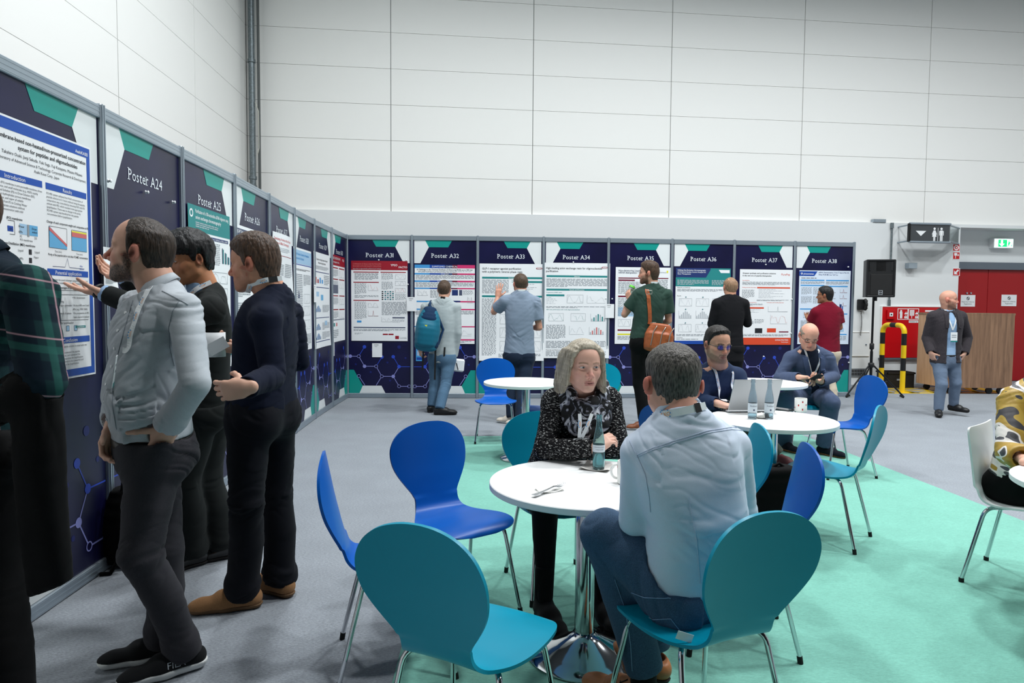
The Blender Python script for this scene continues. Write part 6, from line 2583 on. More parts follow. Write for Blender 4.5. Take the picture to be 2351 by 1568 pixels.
# ------------------------------------------------------------------ shoes
def shoe(parent, ank, d, z0, m, sole_m, L=.275, h=.006, style='low', sole_h=.024, label=None, wid=1.0, laces=None):
	"""ank = ankle joint, d = horizontal toe direction, z0 = floor"""
	d = nrm((d[0], d[1], 0))
	s = np.cross((0, 0, 1.0), d)
	a = V3(ank[0], ank[1], z0)
	k = L / .275
	P = lambda x, y, z: a + d * x * k + s * y + V3(0, 0, z)
	fd = Field(a - .33, a + .33 + V3(0, 0, .05), h)
	fl = ((0, 0, 1.0), .8)
	top = .105 if style != 'boot' else .26
	fd.cap(P(-.042, 0, .048), P(.07, 0, .046), .038 * wid, .044 * wid, .02)
	fd.cap(P(.07, 0, .042), P(.155, .002, .034), .044 * wid, .040 * wid, .02, flat=fl)
	fd.cap(P(.155, .002, .032), P(.180, .002, .030), .040 * wid, .032 * wid, .02, flat=fl)
	fd.cap(P(-.036, 0, .06), P(-.020, 0, top), .038 * wid, .039 * wid, .02)
	fd.cap(P(.0, 0, .07), P(.075, 0, .06), .037 * wid, .033 * wid, .025)
	fd.cut((0, 0, z0 + sole_h - .004), (0, 0, -1))
	fd.cut(P(0, 0, top - .005), V3(0, 0, 1) - d * .25 if style != 'boot' else (0, 0, 1))
	if style != 'boot':
		fd.cap(P(-.014, 0, top - .03), P(-.012, 0, top + .05), .033 * wid, .036 * wid, .006, 's')
	V, F = fd.mesh(1)
	o = skin_obj('shoe', V, F, m, parent)
	if label:
		o['label'] = label
	fd = Field(a - .33, a + .33, h)
	fd.cap(P(-.045, 0, .04), P(.06, 0, .04), .041 * wid, .045 * wid, .02)
	fd.cap(P(.06, 0, .04), P(.172, .003, .04), .045 * wid, .041 * wid, .02)
	fd.cut((0, 0, z0 + sole_h), (0, 0, 1), k=.005)
	fd.cut((0, 0, z0 + .001), (0, 0, -1), k=.003)
	V, F = fd.mesh(1)
	so = skin_obj('sole', V, F, sole_m, o)
	if laces is not None:
		mb = MB()
		for i in range(5):
			x = .045 + .018 * i
			z = .094 - .0085 * i
			w = .022 - .001 * i
			mb.tube([P(x, -w, z - .012), P(x + .004, 0, z + .001), P(x, w, z - .012)], .0026, laces, 6)
			mb.tube([P(x, -w, z - .012), P(x + .016, w, z - .016)], .0024, laces, 6)
		for sd in (1, -1):
			mb.tube([P(.04, 0, .095), P(.03, sd * .02, .10), P(.05, sd * .034, .088), P(.055, sd * .01, .094)], .0024, laces, 6)
			mb.tube([P(.04, 0, .095), P(.075, sd * .02, .083), P(.09, sd * .035, .062)], .0022, laces, 6)
		mb.build('shoelace', o)
	return o
def bounds(pts, m):
	P = np.array(pts)
	return P.min(0) - m, P.max(0) + m
def bvh_of(V, F):
	return BVHTree.FromPolygons([tuple(v) for v in V], [tuple(f) for f in F])
def ribbon(parent, name, pts, width, m, bvhs=(), off=.004, n=40, marks=None, side=None, toward=None):
	"""band laid on the clothing along the given points"""
	P = np.array(pts, float)
	cum = np.r_[0, np.cumsum(np.linalg.norm(np.diff(P, axis=0), axis=1))]
	S = np.linspace(0, cum[-1], n)
	Q = np.stack([np.interp(S, cum, P[:, i]) for i in range(3)], 1)
	N = np.zeros_like(Q)
	for i in range(n):
		bd = 9
		N[i] = nrm(NCC - Q[i])
		for b in bvhs:
			hit = b.find_nearest(Vector(Q[i]))
			if hit[0] is not None and hit[3] < bd:
				bd = hit[3]
				N[i] = np.array(hit[1])
				Q0 = np.array(hit[0])
		if bvhs and bd < .06:
			Q[i] = Q0 + N[i] * off
	for _ in range(3):
		Q[1:-1] = .5 * Q[1:-1] + .25 * (Q[:-2] + Q[2:])
		N[1:-1] = .5 * N[1:-1] + .25 * (N[:-2] + N[2:])
	T = np.gradient(Q, axis=0)
	T /= np.linalg.norm(T, axis=1)[:, None] + 1e-9
	Sd = np.cross(T, N)
	Sd /= np.linalg.norm(Sd, axis=1)[:, None] + 1e-9
	mb = MB()
	w = width / 2
	Nn = np.cross(Sd, T)
	vs = np.vstack([Q + Sd * w, Q - Sd * w, Q + Sd * w + Nn * .0012, Q - Sd * w + Nn * .0012])
	fs = []
	for i in range(n - 1):
		fs += [(i, i + 1, n + i + 1, n + i), (2 * n + i, 3 * n + i, 3 * n + i + 1, 2 * n + i + 1), (i, 2 * n + i, 2 * n + i + 1, i + 1), (n + i, n + i + 1, 3 * n + i + 1, 3 * n + i)]
	mb.add(vs, fs, m, False)
	if marks:
		for s in np.arange(.05, cum[-1] - .02, marks):
			i = min(n - 2, int(s / cum[-1] * (n - 1)))
			c, t, sd, nn = Q[i], T[i], Sd[i], Nn[i]
			txt = 'AXO'
			v, f = glyphs(txt)
			hh = .0075
			v = v * hh
			v = v - v.mean(0)
			mb.add(c + nn * .0022 + np.outer(v[:, 0], t) + np.outer(v[:, 1], sd), f, I_ORANGE2)
			for a in (-1.0, -.4, .4, 1.0):
				p = c + nn * .0022 + sd * .0085 * (1 if abs(a) < .9 else .5) + t * a * .014
				mb.add([p - t * .002 - sd * .002, p + t * .003 - sd * .002, p + t * .003 + sd * .002, p - t * .002 + sd * .002], [(0, 1, 2, 3)], I_SKY)
	o = mb.build(name, parent)
	o.matrix_parent_inverse = Matrix.Translation(-Vector(parent.location))
	return o, Q, T, Nn
I_ORANGE2 = ink('lanyard_orange', (240, 150, 60))
M_RIB = mat('white_ribbon', (232, 236, 238), rough=.6)
M_DARKRIB = mat('black_clip', (24, 24, 26), rough=.5)
def surf(bvh, px, py):
	r = ray(px, py)
	h = bvh.ray_cast(Vector(NCC), Vector(nrm(r)))
	return (np.array(h[0]), np.array(h[1])) if h[0] is not None else (None, None)
def seam(parent, name, bvh, pxs, width, m, off=.0015, n=50):
	"""stitched line lying on the cloth along a drawn course"""
	A = np.array(pxs, float)
	cum = np.r_[0, np.cumsum(np.linalg.norm(np.diff(A, axis=0), axis=1))]
	S = np.linspace(0, cum[-1], n)
	P = []
	for s in S:
		q, nn = surf(bvh, np.interp(s, cum, A[:, 0]), np.interp(s, cum, A[:, 1]))
		if q is not None:
			P.append(q + nn * off)
	if len(P) < 3:
		return None
	P = np.array(P)
	keep = np.r_[True, np.linalg.norm(np.diff(P, axis=0), axis=1) < .05]
	mb = MB()
	mb.tube(P[keep], width / 2, m, 6)
	return par_to(mb.build(name, parent), parent)
def badge(parent, c, x, y, w, h, m=M_WHITE, strip=None):
	"""flat name card centred on c, x across, y down"""
	x, y = nrm(x), nrm(y)
	n = np.cross(x, y)
	if np.dot(n, NCC - c) < 0:
		n = -n
	mb = MB()
	mb.prism([c + x * a * w / 2 + y * b * h / 2 for a, b in ((-1, -1), (1, -1), (1, 1), (-1, 1))], n * .002, m)
	if strip is not None:
		mb.prism([c + x * a * w / 2 + y * b * h + n * .002 for a, b in ((-1, .36), (1, .36), (1, .5), (-1, .5))], n * .0006, strip)
	for b in (-.2, 0):
		mb.prism([c + x * a * w * .35 + y * (b + q) * h + n * .002 for a, q in ((-1, -.04), (1, -.04), (1, .04), (-1, .04))], n * .0005, I_GREY)
	o = mb.build('name_badge', parent)
	o.matrix_parent_inverse = Matrix.Translation(-Vector(parent.location))
	return o
def par_to(o, parent):
	o.parent = parent
	o.matrix_parent_inverse = Matrix.Translation(-Vector(parent.location))
	return o
# ------------------------------------------------------------------ a clothed figure on given joints
FIG_N = 0
def unit(v):
	return nrm(v)
def figure(label, J, head, top, pants=None, hair=None, hands=None, h=.008, hh=.004, bw=1.0, bd=1.0, belly=0.0, limb=1.0, skin=(205, 160, 138), seed=1, fem=0.0, z0=0.0, arms=('l', 'r'), legs=('l', 'r'), core=True):
	global FIG_N
	FIG_N += 1
	J = {k: np.array(v, float) for k, v in J.items()}
	pel, nb = J['pel'], J['nb']
	lp = unit(J['hl'] - J['hr'])
	lc = unit(J['sl'] - J['sr'])
	base = J.get('floor', V3(pel[0], pel[1], z0))
	root = empty('person', base)
	tag(root, label, 'person')
	up = unit(nb - pel)
	wa = J.get('waist', pel * .72 + nb * .28)
	ch = J.get('chest', pel * .30 + nb * .70)
	lw = unit(lp + lc)
	fw = unit(np.cross(lw, up))
	fc = unit(np.cross(lc, up))
	def trunk(e, hem=0.0, skirt=None, bo=1.0):
		u2 = unit(nb - ch)
		S = []
		if skirt:
			S.append((pel - unit(wa - pel) * skirt, lp, (.172 + .012) * bw + e, .120 * bd + e))
		S += [(pel, lp, .170 * bw + e, .116 * bd + e),
			  (wa + fw * belly * .55, lw, .153 * bw + e + belly * .25, .106 * bd + e + belly * .55),
			  (wa * .45 + ch * .55 + fw * belly * .15, lw, .160 * bw + e, .110 * bd + e + belly * .2),
			  (ch + fc * .006, lc, .168 * bw + e, .112 * bd + e),
			  (ch * .45 + nb * .55 - u2 * .01, lc, .150 * bw + e, .092 * bd + e),
			  (nb - u2 * .015, lc, .075 + e, .064 + e)]
		return S
	def limbs_up(fd, e, sleeve, k=top.get('armk', .03)):
		for sd, sg in (('l', 1), ('r', -1)):
			if sd not in arms:
				continue
			s, el, w = J['s' + sd], J['e' + sd], J['w' + sd]
			fd.cap(nb + lc * sg * .05 - up * .035, s + (nb - s) * .02, .046 + e * .7, .052 * limb + e * .6, .045)
			if sleeve in ('long', 'rolled'):
				fd.chain([s, s * .5 + el * .5, el, el * .5 + w * .5, w], [(.053 + e * .8) * limb, (.048 + e * .8) * limb, (.043 + e * .8) * limb, (.041 + e * .8) * limb, (.034 + e * .8) * limb], k)
			elif sleeve == 'short':
				q = s * .18 + el * .82
				fd.cap(s, q, (.060 + e) * limb, (.060 + e * 1.3) * limb, k)
			elif sleeve == 'skin':
				fd.chain([s, el, el * .6 + w * .4, w], [.050 * limb, .041 * limb, .041 * limb, .026 * limb], k)
	out = {'trunk': trunk, 'root': root, 'up': up, 'lc': lc, 'lp': lp, 'fc': fc}
	# --- top garment
	e = top.get('ease', .008)
	sl = top.get('sleeve', 'long')
	arm_pts = [J[a + s] for s in arms for a in 'sew']
	pts = [pel - up * (top.get('skirt', 0) + .1), nb + up * .1] + arm_pts
	lo, hi = bounds(pts + [pel + lw * .26, pel - lw * .26, pel + fw * .2, pel - fw * .2, ch + fc * .2, ch - fc * .2], .10 + e)
	fd = Field(lo, hi, top.get('h', h))
	fd.loft(trunk(e, skirt=top.get('skirt')), k=.05)
	if fem:
		for sg in (1, -1):
			fd.ell(ch * .85 + wa * .15 + lc * sg * .075 + fc * .075, [fc, lc, up], (.062, .07, .075), .04)
	limbs_up(fd, e, sl)
	if 'extra' in top:
		top['extra'](fd, J, out)
	for sd in top.get('cuts', arms):
		s, el, w = J['s' + sd], J['e' + sd], J['w' + sd]
		if sl in ('long', 'rolled'):
			q = w if sl == 'long' else w * (1 - top.get('roll', .2)) + el * top.get('roll', .2)
			d = unit(w - el)
			if sl == 'rolled':
				for t in (.012, .04):
					fd.cap(q - d * (t + .018), q - d * t, .043 * limb + e, .043 * limb + e, .008)
			fd.cut(q, d, q + d * .05, top.get('cutr', .09))
			fd.cap(q - d * .012, q + d * .05, .030 * limb + e * .4, .031 * limb + e * .4, .003, 's')
		elif sl == 'short':
			q = s * .30 + el * .70
			d = unit(el - s)
			fd.cut(q, d, q + d * .06, .11)
			fd.cap(q - d * .015, q + d * .06, .050 * limb, .051 * limb, .003, 's')
	hem = top.get('hem', -.02)
	hp = pel + unit(wa - pel) * hem
	fd.cut(hp, -unit(wa - pel) + fw * top.get('hemtilt', 0))
	hb = J['hd'] - up * .05
	na = unit(hb - nb)
	nk = top.get('neck', .062)
	if top.get('rib', 1):
		fd.cap(nb - na * .03, nb + na * top.get('ntop', .035), nk + .012 + e * .3, nk + .009, .03)
	fd.cap(nb - na * .02 + fc * top.get('vee', .0), hb + na * .1, nk, nk, .008, 's')
	fd.cut(nb + na * top.get('ntop', .035), nrm(na + up * .6) + fc * top.get('dip', .25), nb + na * .08, .13)
	V, F = fd.mesh(top.get('smooth', 2))
	bones = [(pel, wa), (wa, nb)] + [b for s in arms for b in ((J['s' + s], J['e' + s]), (J['e' + s], J['w' + s]))]
	V = folds(V, F, bones, top.get('fold', .005), seed, top.get('fa', 11), top.get('fr', 4.5), top.get('only'))
	if top.get('post'):
		V = top['post'](V, F, J, out)
	out['V'], out['F'] = V, F
	out['bvh'] = bvh_of(V, F)
	o = skin_obj(top.get('name', 'shirt'), V, F, top['mat'], root)
	out['top'] = o
	# --- trousers
	if pants:
		e = pants.get('ease', .008)
		P = [pel + lp * .2, pel - lp * .2, pel + V3(0, 0, .12)]
		for s in legs:
			P += [J['k' + s], J['a' + s], J['h' + s]]
		lo, hi = bounds(P + [pel + fw * .2, pel - fw * .2], .12 + e)
		lo[2] = max(lo[2], z0 - .02)
		fd = Field(lo, hi, pants.get('h', h))
		wh = pants.get('waist', .08)
		pu = unit(wa - pel)
		fd.loft([(pel + pu * (wh + .03), lp, .150 * bw + e, .104 * bd + e + belly * .3), (pel + pu * .02, lp, .168 * bw + e, .116 * bd + e + belly * .12), (pel - pu * .05, lp, .166 * bw + e, .118 * bd + e)], k=.04)
		kn = pants.get('knee', .064)
		an = pants.get('hemr', .058)
		th = pants.get('thigh', .086)
		bones = [(pel, pel + pu * .1)]
		for s in (() if pants.get('skirt') else legs):
			a, b, c = J['h' + s], J['k' + s], J['a' + s]
			fd.chain([a, a * .5 + b * .5, b], [th + e, (th + kn) / 2 + .006 + e, kn + e], .05)
			fd.chain([b, b * .55 + c * .45 - unit(np.cross(lp, unit(c - b))) * -.012, c], [kn + e, (kn + an) / 2 + .004 + e, an + e], .03)
			if pants.get('break', .0):
				fd.cap(c + unit(b - c) * .03, c + unit(b - c) * .0, an + e + pants['break'], an + e + pants['break'] * .6, .02)
			# seat
			fd.ell(pel - pu * .045 - fw * .045 + lp * (.075 if s == 'l' else -.075), [fw, lp, pu], (.088 + e, .088 + e, .10), .05)
			fd.cut(c - unit(b - c) * pants.get('len', .02), c - b, c - unit(b - c) * .08, .13)
			bones += [(a, b), (b, c)]
		if 'extra' in pants:
			pants['extra'](fd, J, out)
		fd.cut(pel + pu * wh, pu, pel + pu * (wh + .12) - fw * (.09 if pants.get('sit') else 0), .20 if pants.get('sit') else .245)
		V, F = fd.mesh(2)
		V = folds(V, F, bones, pants.get('fold', .006), seed + 5, pants.get('fa', 9), pants.get('fr', 4))
		po = skin_obj(pants.get('name', 'trousers'), V, F, pants['mat'], root)
		out['pants'] = po
		out['pbvh'] = bvh_of(V, F)
		if pants.get('belt'):
			fd = Field(*bounds([pel + pu * wh + lp * .2, pel + pu * wh - lp * .2, pel + fw * .18, pel - fw * .18], .08), .008)
			fd.loft([(pel + pu * (wh + .06), lp, .152 * bw + e + .004, .106 * bd + e + .004 + belly * .3), (pel + pu * (wh - .06), lp, .163 * bw + e + .004, .113 * bd + e + .004 + belly * .2)], k=.02)
			fd.cut(pel + pu * (wh + .004), pu)
			fd.cut(pel + pu * (wh - .032), -pu)
			V, F = fd.mesh(1)
			skin_obj('belt', V, F, pants['belt'], root)
	# --- body
	parts = []
	if core:
		allp = [pel + lw * .2, pel - lw * .2, pel + fw * .15, pel - fw * .15, nb + up * .05] + arm_pts + [J[a + s] for s in legs for a in 'hka']
		lo, hi = bounds(allp, .10)
		fd = Field(lo, hi, .009 if sl in ('short', 'skin') else .013)
		fd.loft(trunk(-.016), k=.05)
		for sd in arms:
			s, el, w = J['s' + sd], J['e' + sd], J['w' + sd]
			sg = 1 if sd == 'l' else -1
			fd.cap(nb + lc * sg * .05 - up * .035, s, .036, .042 * limb, .04)
			if sl in ('short', 'skin'):
				fd.chain([s, el, el * .65 + w * .35, w], [.046 * limb, .040 * limb, .041 * limb, .027 * limb], .03)
			else:
				fd.chain([s, el, w], [.042 * limb, .032 * limb, .022 * limb], .03)
		for sd in legs:
			fd.chain([J['h' + sd], J['k' + sd], J['a' + sd]], [.062, .040, .027], .04)
			if pants and pants.get('bare'):
				pass
		parts.append(fd.mesh(1))
	H = head['H']
	lo, hi = bounds([H.c, nb], .165)
	fd = Field(lo, hi, hh)
	H.build(fd, nb - na * .03, neck=head.get('neck', .055), nose=head.get('nose', 1.0), jaw=head.get('jaw', 1.0), detail=hh < .0045, ear=head.get('ear', 0.0))
	fd.cap(H.W(-.018, 0, -.03), nb, head.get('neck', .055), head.get('neck', .055) * 1.08, .03)
	hv, hf = fd.mesh(.35)
	parts.append((hv, hf))
	nh = len(parts)
	for sd in arms:
		hd_ = (hands or {}).get(sd)
		if hd_ is None:
			continue
		w = J['w' + sd]
		fd = Field(w - .24, w + .24, hd_.get('h', max(.003, hh)))
		fa = unit(w - J['e' + sd])
		fd.cap(w - fa * .05, w, .028, .026, .01)
		hand(fd, w, hd_['f'], hd_['n'], 1 if sd == 'l' else -1, hd_.get('curls', (.35,) * 5), hd_.get('sc', 1.0), thumb=hd_.get('thumb', .5), spread=hd_.get('spread', .05))
		parts.append(fd.mesh(1))
	V, F = join(parts)
	tint = np.tile(L3(skin), (len(V), 1)) * (1 + .07 * pnoise(V * 25)[:, None])
	n0 = len(parts[0][0]) if core else 0
	pk = dict(base=skin)
	pk.update(head.get('paint', {}))
	if 'gaze' in head:
		H.gz = head['gaze']
	tint[n0:n0 + len(hv)] = H.paint(hv, **pk)
	# reddish knuckles and finger tips
	out['body'] = skin_obj('body', V, F, M_SKIN, root, tint=tint)
	if hair:
		head_hair(H, hair.get('h', hh), hair.get('fn') or hairline(hair.get('line', LINE_SHORT)), hair.get('thick', .010), hair['mat'], root, extra=hair.get('extra'), amp=hair.get('amp', .004), fs=hair.get('fs', (60, 60, 14)), seed=seed, smooth=hair.get('smooth', 1), edge=hair.get('edge', 1.0))
	out['H'] = H
	return out
def collar(R, J, m, r0=.064, r1=.080, hgt=.036, fall=.030, point=.045, gap=.5, tilt=.0, dn=.0, name='collar', backup=0.0):
	"""turned-down shirt collar round the neck"""
	root = R['root']
	nb, hd = np.array(J['nb'], float), np.array(J['hd'], float)
	u = unit(unit(hd - R['up'] * .05 - nb) + R['fc'] * tilt)
	l = unit(R['lc'] - u * np.dot(R['lc'], u))
	f = np.cross(l, u)
	c = nb + u * dn
	rows = []
	ph = np.linspace(-math.pi + gap, math.pi - gap, 44)
	for p in ph:
		d = -f * math.cos(p) + l * math.sin(p)
		a = abs(p) / math.pi
		drop = -.028 * a * a
		pt = point * np.clip((abs(p) - 1.7) / (math.pi - gap - 1.7), 0, 1) ** 1.5
		rows.append([c + d * (r0 + .004) + u * (-.012 + drop), c + d * r0 + u * (hgt * .6 + drop), c + d * (r0 + .001) + u * (hgt + drop), c + d * (r0 + .006) + u * (hgt + .003 + drop), c + d * (r1 * .55 + r0 * .45 + .004) + u * (hgt - fall * .4 + drop - pt * .3), c + d * (r1 + pt * .35) + u * (hgt - fall + drop - pt)])
	V = np.array(rows).reshape(-1, 3)
	n = 6
	F = [(i * n + j, i * n + j + 1, (i + 1) * n + j + 1, (i + 1) * n + j) for i in range(len(ph) - 1) for j in range(n - 1)]
	mb = MB()
	mb.add(V, F, m, True)
	o = mb.build(name, root)
	par_to(o, root)
	so = o.modifiers.new('s', 'SOLIDIFY')
	so.thickness = .003
	so.offset = 0
	return o
def glasses(R, m, r=(.023, .018), lens=None):
	H, root = R['H'], R['root']
	mb = MB()
	for sd in (1, -1):
		pts = []
		for t in np.linspace(0, 2 * math.pi, 22)[:-1]:
			x, y = math.cos(t), math.sin(t)
			pts.append(H.W(.101 - .010 * abs(x * r[0] + .031) / .05, sd * (.031 + r[0] * np.sign(x) * abs(x) ** .8), .013 + r[1] * np.sign(y) * abs(y) ** .8))
		mb.tube(pts, .0019, m, 6, closed=True)
		mb.tube([H.W(.095, sd * .054, .021), H.W(.06, sd * .076, .020), H.W(.0, sd * .083, .022), H.W(-.022, sd * .084, .010)], .0020, m, 6)
	mb.tube([H.W(.1015, -.009, .017), H.W(.104, 0, .019), H.W(.1015, .009, .017)], .0018, m, 6)
	g = mb.build('glasses', root)
	par_to(g, root)
	if lens:
		mb = MB()
		for sd in (1, -1):
			mb.add([H.W(.0995 - .010 * abs(x * r[0] + .031) / .05, sd * (.031 + r[0] * .95 * x), .013 + r[1] * .95 * y) for x, y in [(math.cos(t), math.sin(t)) for t in np.linspace(0, 2 * math.pi, 20)[:-1]]], [tuple(range(19))], lens)
		o = mb.build('lens', g)
	return g
# ------------------------------------------------------------------ cloth
def cloth(name, c, rough=.85, weave=1100, var=.12, bump=.25, sheen=.2, spec=.12, crease=7.0):
	if name in MATS:
		return MATS[name]
	m = bpy.data.materials.new(name)
	m.use_nodes = True
	g = NT(m)
	b = g.n['Principled BSDF']
	b.inputs['Roughness'].default_value = rough
	b.inputs['Specular IOR Level'].default_value = spec
	b.inputs['Sheen Weight'].default_value = sheen * .25
	tc = g.add('ShaderNodeTexCoord')
	n1 = g.add('ShaderNodeTexNoise', Scale=float(weave), Detail=2.0)
	g.link(tc, 'Object', n1, 'Vector')
	n2 = g.add('ShaderNodeTexNoise', noise_type='RIDGED_MULTIFRACTAL', Scale=crease, Detail=3.0)
	g.link(tc, 'Object', n2, 'Vector')
	cc = np.array(lin(c)[:3])
	r = g.ramp([(.3, (*(cc * (1 - var)), 1)), (.7, (*np.minimum(1, cc * (1 + var)), 1))])
	g.link(n1, 'Fac', r, 'Fac')
	g.link(r, 'Color', b, 'Base Color')
	ad = g.add('ShaderNodeMath', operation='MULTIPLY_ADD')
	ad.inputs[1].default_value = .05
	g.link(n1, 'Fac', ad, 0)
	g.link(n2, 'Fac', ad, 2)
	bp = g.add('ShaderNodeBump', Strength=bump, Distance=.02)
	bp.invert = True
	g.link(ad, 'Value', bp, 'Height')
	g.link(bp, 'Normal', b, 'Normal')
	MATS[name] = m
	return m
# ------------------------------------------------------------------ the group by the left panels
def Pt(px, py, y):
	return at_y(px, py, y)
def ik(a, b, l, d):
	"""knee or elbow between a and b, bent towards d"""
	D = np.linalg.norm(b - a)
	l = max(l, D / 2 * 1.004)
	w = (b - a) / D
	d = nrm(np.array(d, float) - w * np.dot(d, w))
	return (a + b) / 2 + d * math.sqrt(max(0, l * l - D * D / 4))
def stand(J, f, hw=.10, drop=.05):
	bl = np.cross((0, 0, 1.0), f)
	J['hl'] = J['pel'] + bl * hw - V3(0, 0, drop)
	J['hr'] = J['pel'] - bl * hw - V3(0, 0, drop)
	return bl
def leg(J, s, ank, f, knee=None, z=.095, l=.43):
	J['a' + s] = at_z(ank[0], ank[1], z) if len(ank) == 2 else np.array(ank)
	l = min(l, np.linalg.norm(J['h' + s] - J['a' + s]) / 2 * 1.012)
	J['k' + s] = ik(J['h' + s], J['a' + s], l, f) if knee is None else np.array(knee)
DARK_SOLE = mat('dark_sole', (30, 28, 27), rough=.8)
WHITE_SOLE = mat('white_sole', (226, 228, 226), rough=.6)
BLACK_BELT = mat('black_leather', (20, 19, 19), rough=.4)
LACE = mat('black_lace', (18, 18, 18), rough=.8)
# ---- man in the grey shirt, hands in pockets
J = {}
y0 = 2.66
bodyf = nrm((-.86, -.50, 0))
bl = np.cross((0, 0, 1.0), bodyf)
J['pel'] = Pt(352, 1010, y0)
J['nb'] = Pt(366, 668, y0 - .02)
J['hd'] = Pt(327, 586, y0 - .03)
J['sl'] = Pt(424, 712, y0 - .14)
J['sr'] = 2 * (J['nb'] - V3(0, 0, .055)) - J['sl']
J['sr'][2] = J['sl'][2] + .01
J['waist'] = J['pel'] * .70 + J['nb'] * .30 + bodyf * .012
J['chest'] = J['pel'] * .32 + J['nb'] * .68 + bodyf * .01
J['el'] = lim(J['sl'], 444, 900, .315, -1)
J['wl'] = Pt(384, 982, y0 - .165)
J['el'] = lim(J['sl'], 449, 880, .30, -1)
J['er'] = J['sr'] + V3(-.05, .03, -.31)
J['wr'] = Pt(263, 968, y0 - .06)
stand(J, bodyf)
leg(J, 'l', (420, 1488), bodyf, knee=Pt(322, 1272, 2.52))
leg(J, 'r', (372, 1462), bodyf, knee=Pt(376, 1258, 2.72))
PK = nrm(J['hl'] * .62 + J['kl'] * .38 + bodyf * .035 - J['wl'])
hf = nrm((-1, -.10, .12))
H = Head(J['hd'], hf, (.08, 0, 1), 1.08)
M_SH_GREY = cloth('grey_shirt_cloth', (178, 184, 190), weave=1100, var=.14, bump=.5)
M_PT_CHAR = cloth('charcoal_jeans', (50, 49, 54), weave=600, var=.2, bump=.4)
HB1 = hair_mat('dark_brown_hair', (24, 19, 16), (62, 48, 38))
def hair_recede(F, aL, U, L):
	base = U - np.interp(F, [-.13, -.05, -.032, -.026, -.022, .004, .008, .022, .026, .034, .046, .10], [-.068, -.062, -.045, .0, .032, .034, -.012, -.010, .05, .085, .14, .2])
	return base + .008 * np.sin(aL * 300) * (U > .07)
R = figure('man in a grey shirt and charcoal jeans, hands in his pockets, looking left', J,
		   dict(H=H, nose=1.35, neck=.060, paint=dict(base=(206, 158, 136), red=(204, 120, 104), lips=(168, 96, 88), brow=(70, 50, 40), beard=(40, 31, 26), stubble=.95)),
		   dict(mat=M_SH_GREY, sleeve='rolled', roll=.10, ease=.012, cutr=.055, hem=.032, hemtilt=.0, fold=.011, h=.006, fa=15, fr=6, neck=.066, ntop=.03),
		   dict(mat=M_PT_CHAR, extra=lambda fd, J, o: fd.cap(J['wl'] + PK * .075, J['wl'] + PK * .15, .046, .045, .03), waist=.03, fold=.009, h=.006, knee=.060, hemr=.050, thigh=.084, ease=.010, fa=14, fr=5, belt=BLACK_BELT, **{'break': .010}, len=.03),
		   dict(mat=HB1, fn=hair_recede, thick=lambda F, aL, U, L: .009 - .006 * np.clip((U - .08) / .03, 0, 1), h=.003, amp=.002, fs=(90, 90, 20)),
		   dict(l=dict(f=PK, n=-bl, curls=(.05, .15, .15, .15, .15), thumb=1.0), r=dict(f=(-.15, -.3, -.95), n=(.6, -.2, -.1), curls=(.2, .5, .5, .5, .5))),
		   hh=.0021, bw=1.04, bd=1.10, belly=.035, seed=3, limb=.98)
P2J = J
collar(R, J, M_SH_GREY, r0=.066, r1=.088, hgt=.046, fall=.045, point=.05, gap=.45)
M_SNEAK = cloth('black_knit', (26, 27, 29), weave=900, var=.3)
sf = nrm(V3(-.80, -.60, 0))
o = shoe(R['root'], J['al'], sf, 0, M_SNEAK, WHITE_SOLE, L=.31, sole_h=.038, laces=LACE, label='black sneaker with a white sole and lettering')
mb = MB()
s_ = np.cross((0, 0, 1.0), sf)
aa = V3(J['al'][0], J['al'][1], 0)
mb.text('FILA', aa - sf * .0 + s_ * .051 + V3(0, 0, .050), sf * -1, nrm(V3(0, 0, 1) - s_ * .35), .026, I_PALEGREY, 'R')
mb.build('shoe_lettering', o)
shoe(R['root'], J['ar'], V3(-.93, -.36, 0), 0, M_SNEAK, WHITE_SOLE, L=.31, sole_h=.036, laces=LACE, label='black sneaker with a white sole')
u = R['fc']
nbp = J['nb']
ribbon(R['root'], 'lanyard', [nbp + bl * .05 + V3(0, 0, .03), Pt(312, 690, y0 - .17), Pt(296, 740, y0 - .2), Pt(279, 800, y0 - .22), Pt(271, 806, y0 - .2)], .02, M_RIB, [R['bvh']], .006, marks=.07)
badge(R['root'], Pt(263, 852, y0 - .27), V3(.3, -.6, 0), nrm(V3(-.12, -.06, -1)), .075, .11, strip=I_TEAL)
mb = MB()
for k in range(7):
	t = .10 + k * .12
	p = (J['nb'] - V3(0, 0, .03)) * (1 - t) + J['pel'] * t
	hit = R['bvh'].ray_cast(Vector(p + u * .5), Vector(-u))
	if hit[0] is not None:
		c, n = np.array(hit[0]), np.array(hit[1])
		mb.tube([c, c + n * .003], .0055, M_WHITE, 10)
par_to(mb.build('shirt_button'), R['root'])
M_SEAMG = cloth('grey_seam', (128, 136, 144), weave=1100)
M_SEAMC = cloth('charcoal_seam', (34, 34, 38), weave=1100)
seam(R['root'], 'armhole_seam', R['bvh'], [(412, 690), (396, 716), (388, 752), (390, 800), (400, 840)], .0022, M_SEAMG)
seam(R['root'], 'yoke_seam', R['bvh'], [(372, 668), (400, 682), (432, 700)], .0022, M_SEAMG)
seam(R['root'], 'shirt_placket', R['bvh'], [(306, 690), (285, 760), (262, 850), (258, 930), (268, 985)], .0022, M_SEAMG)
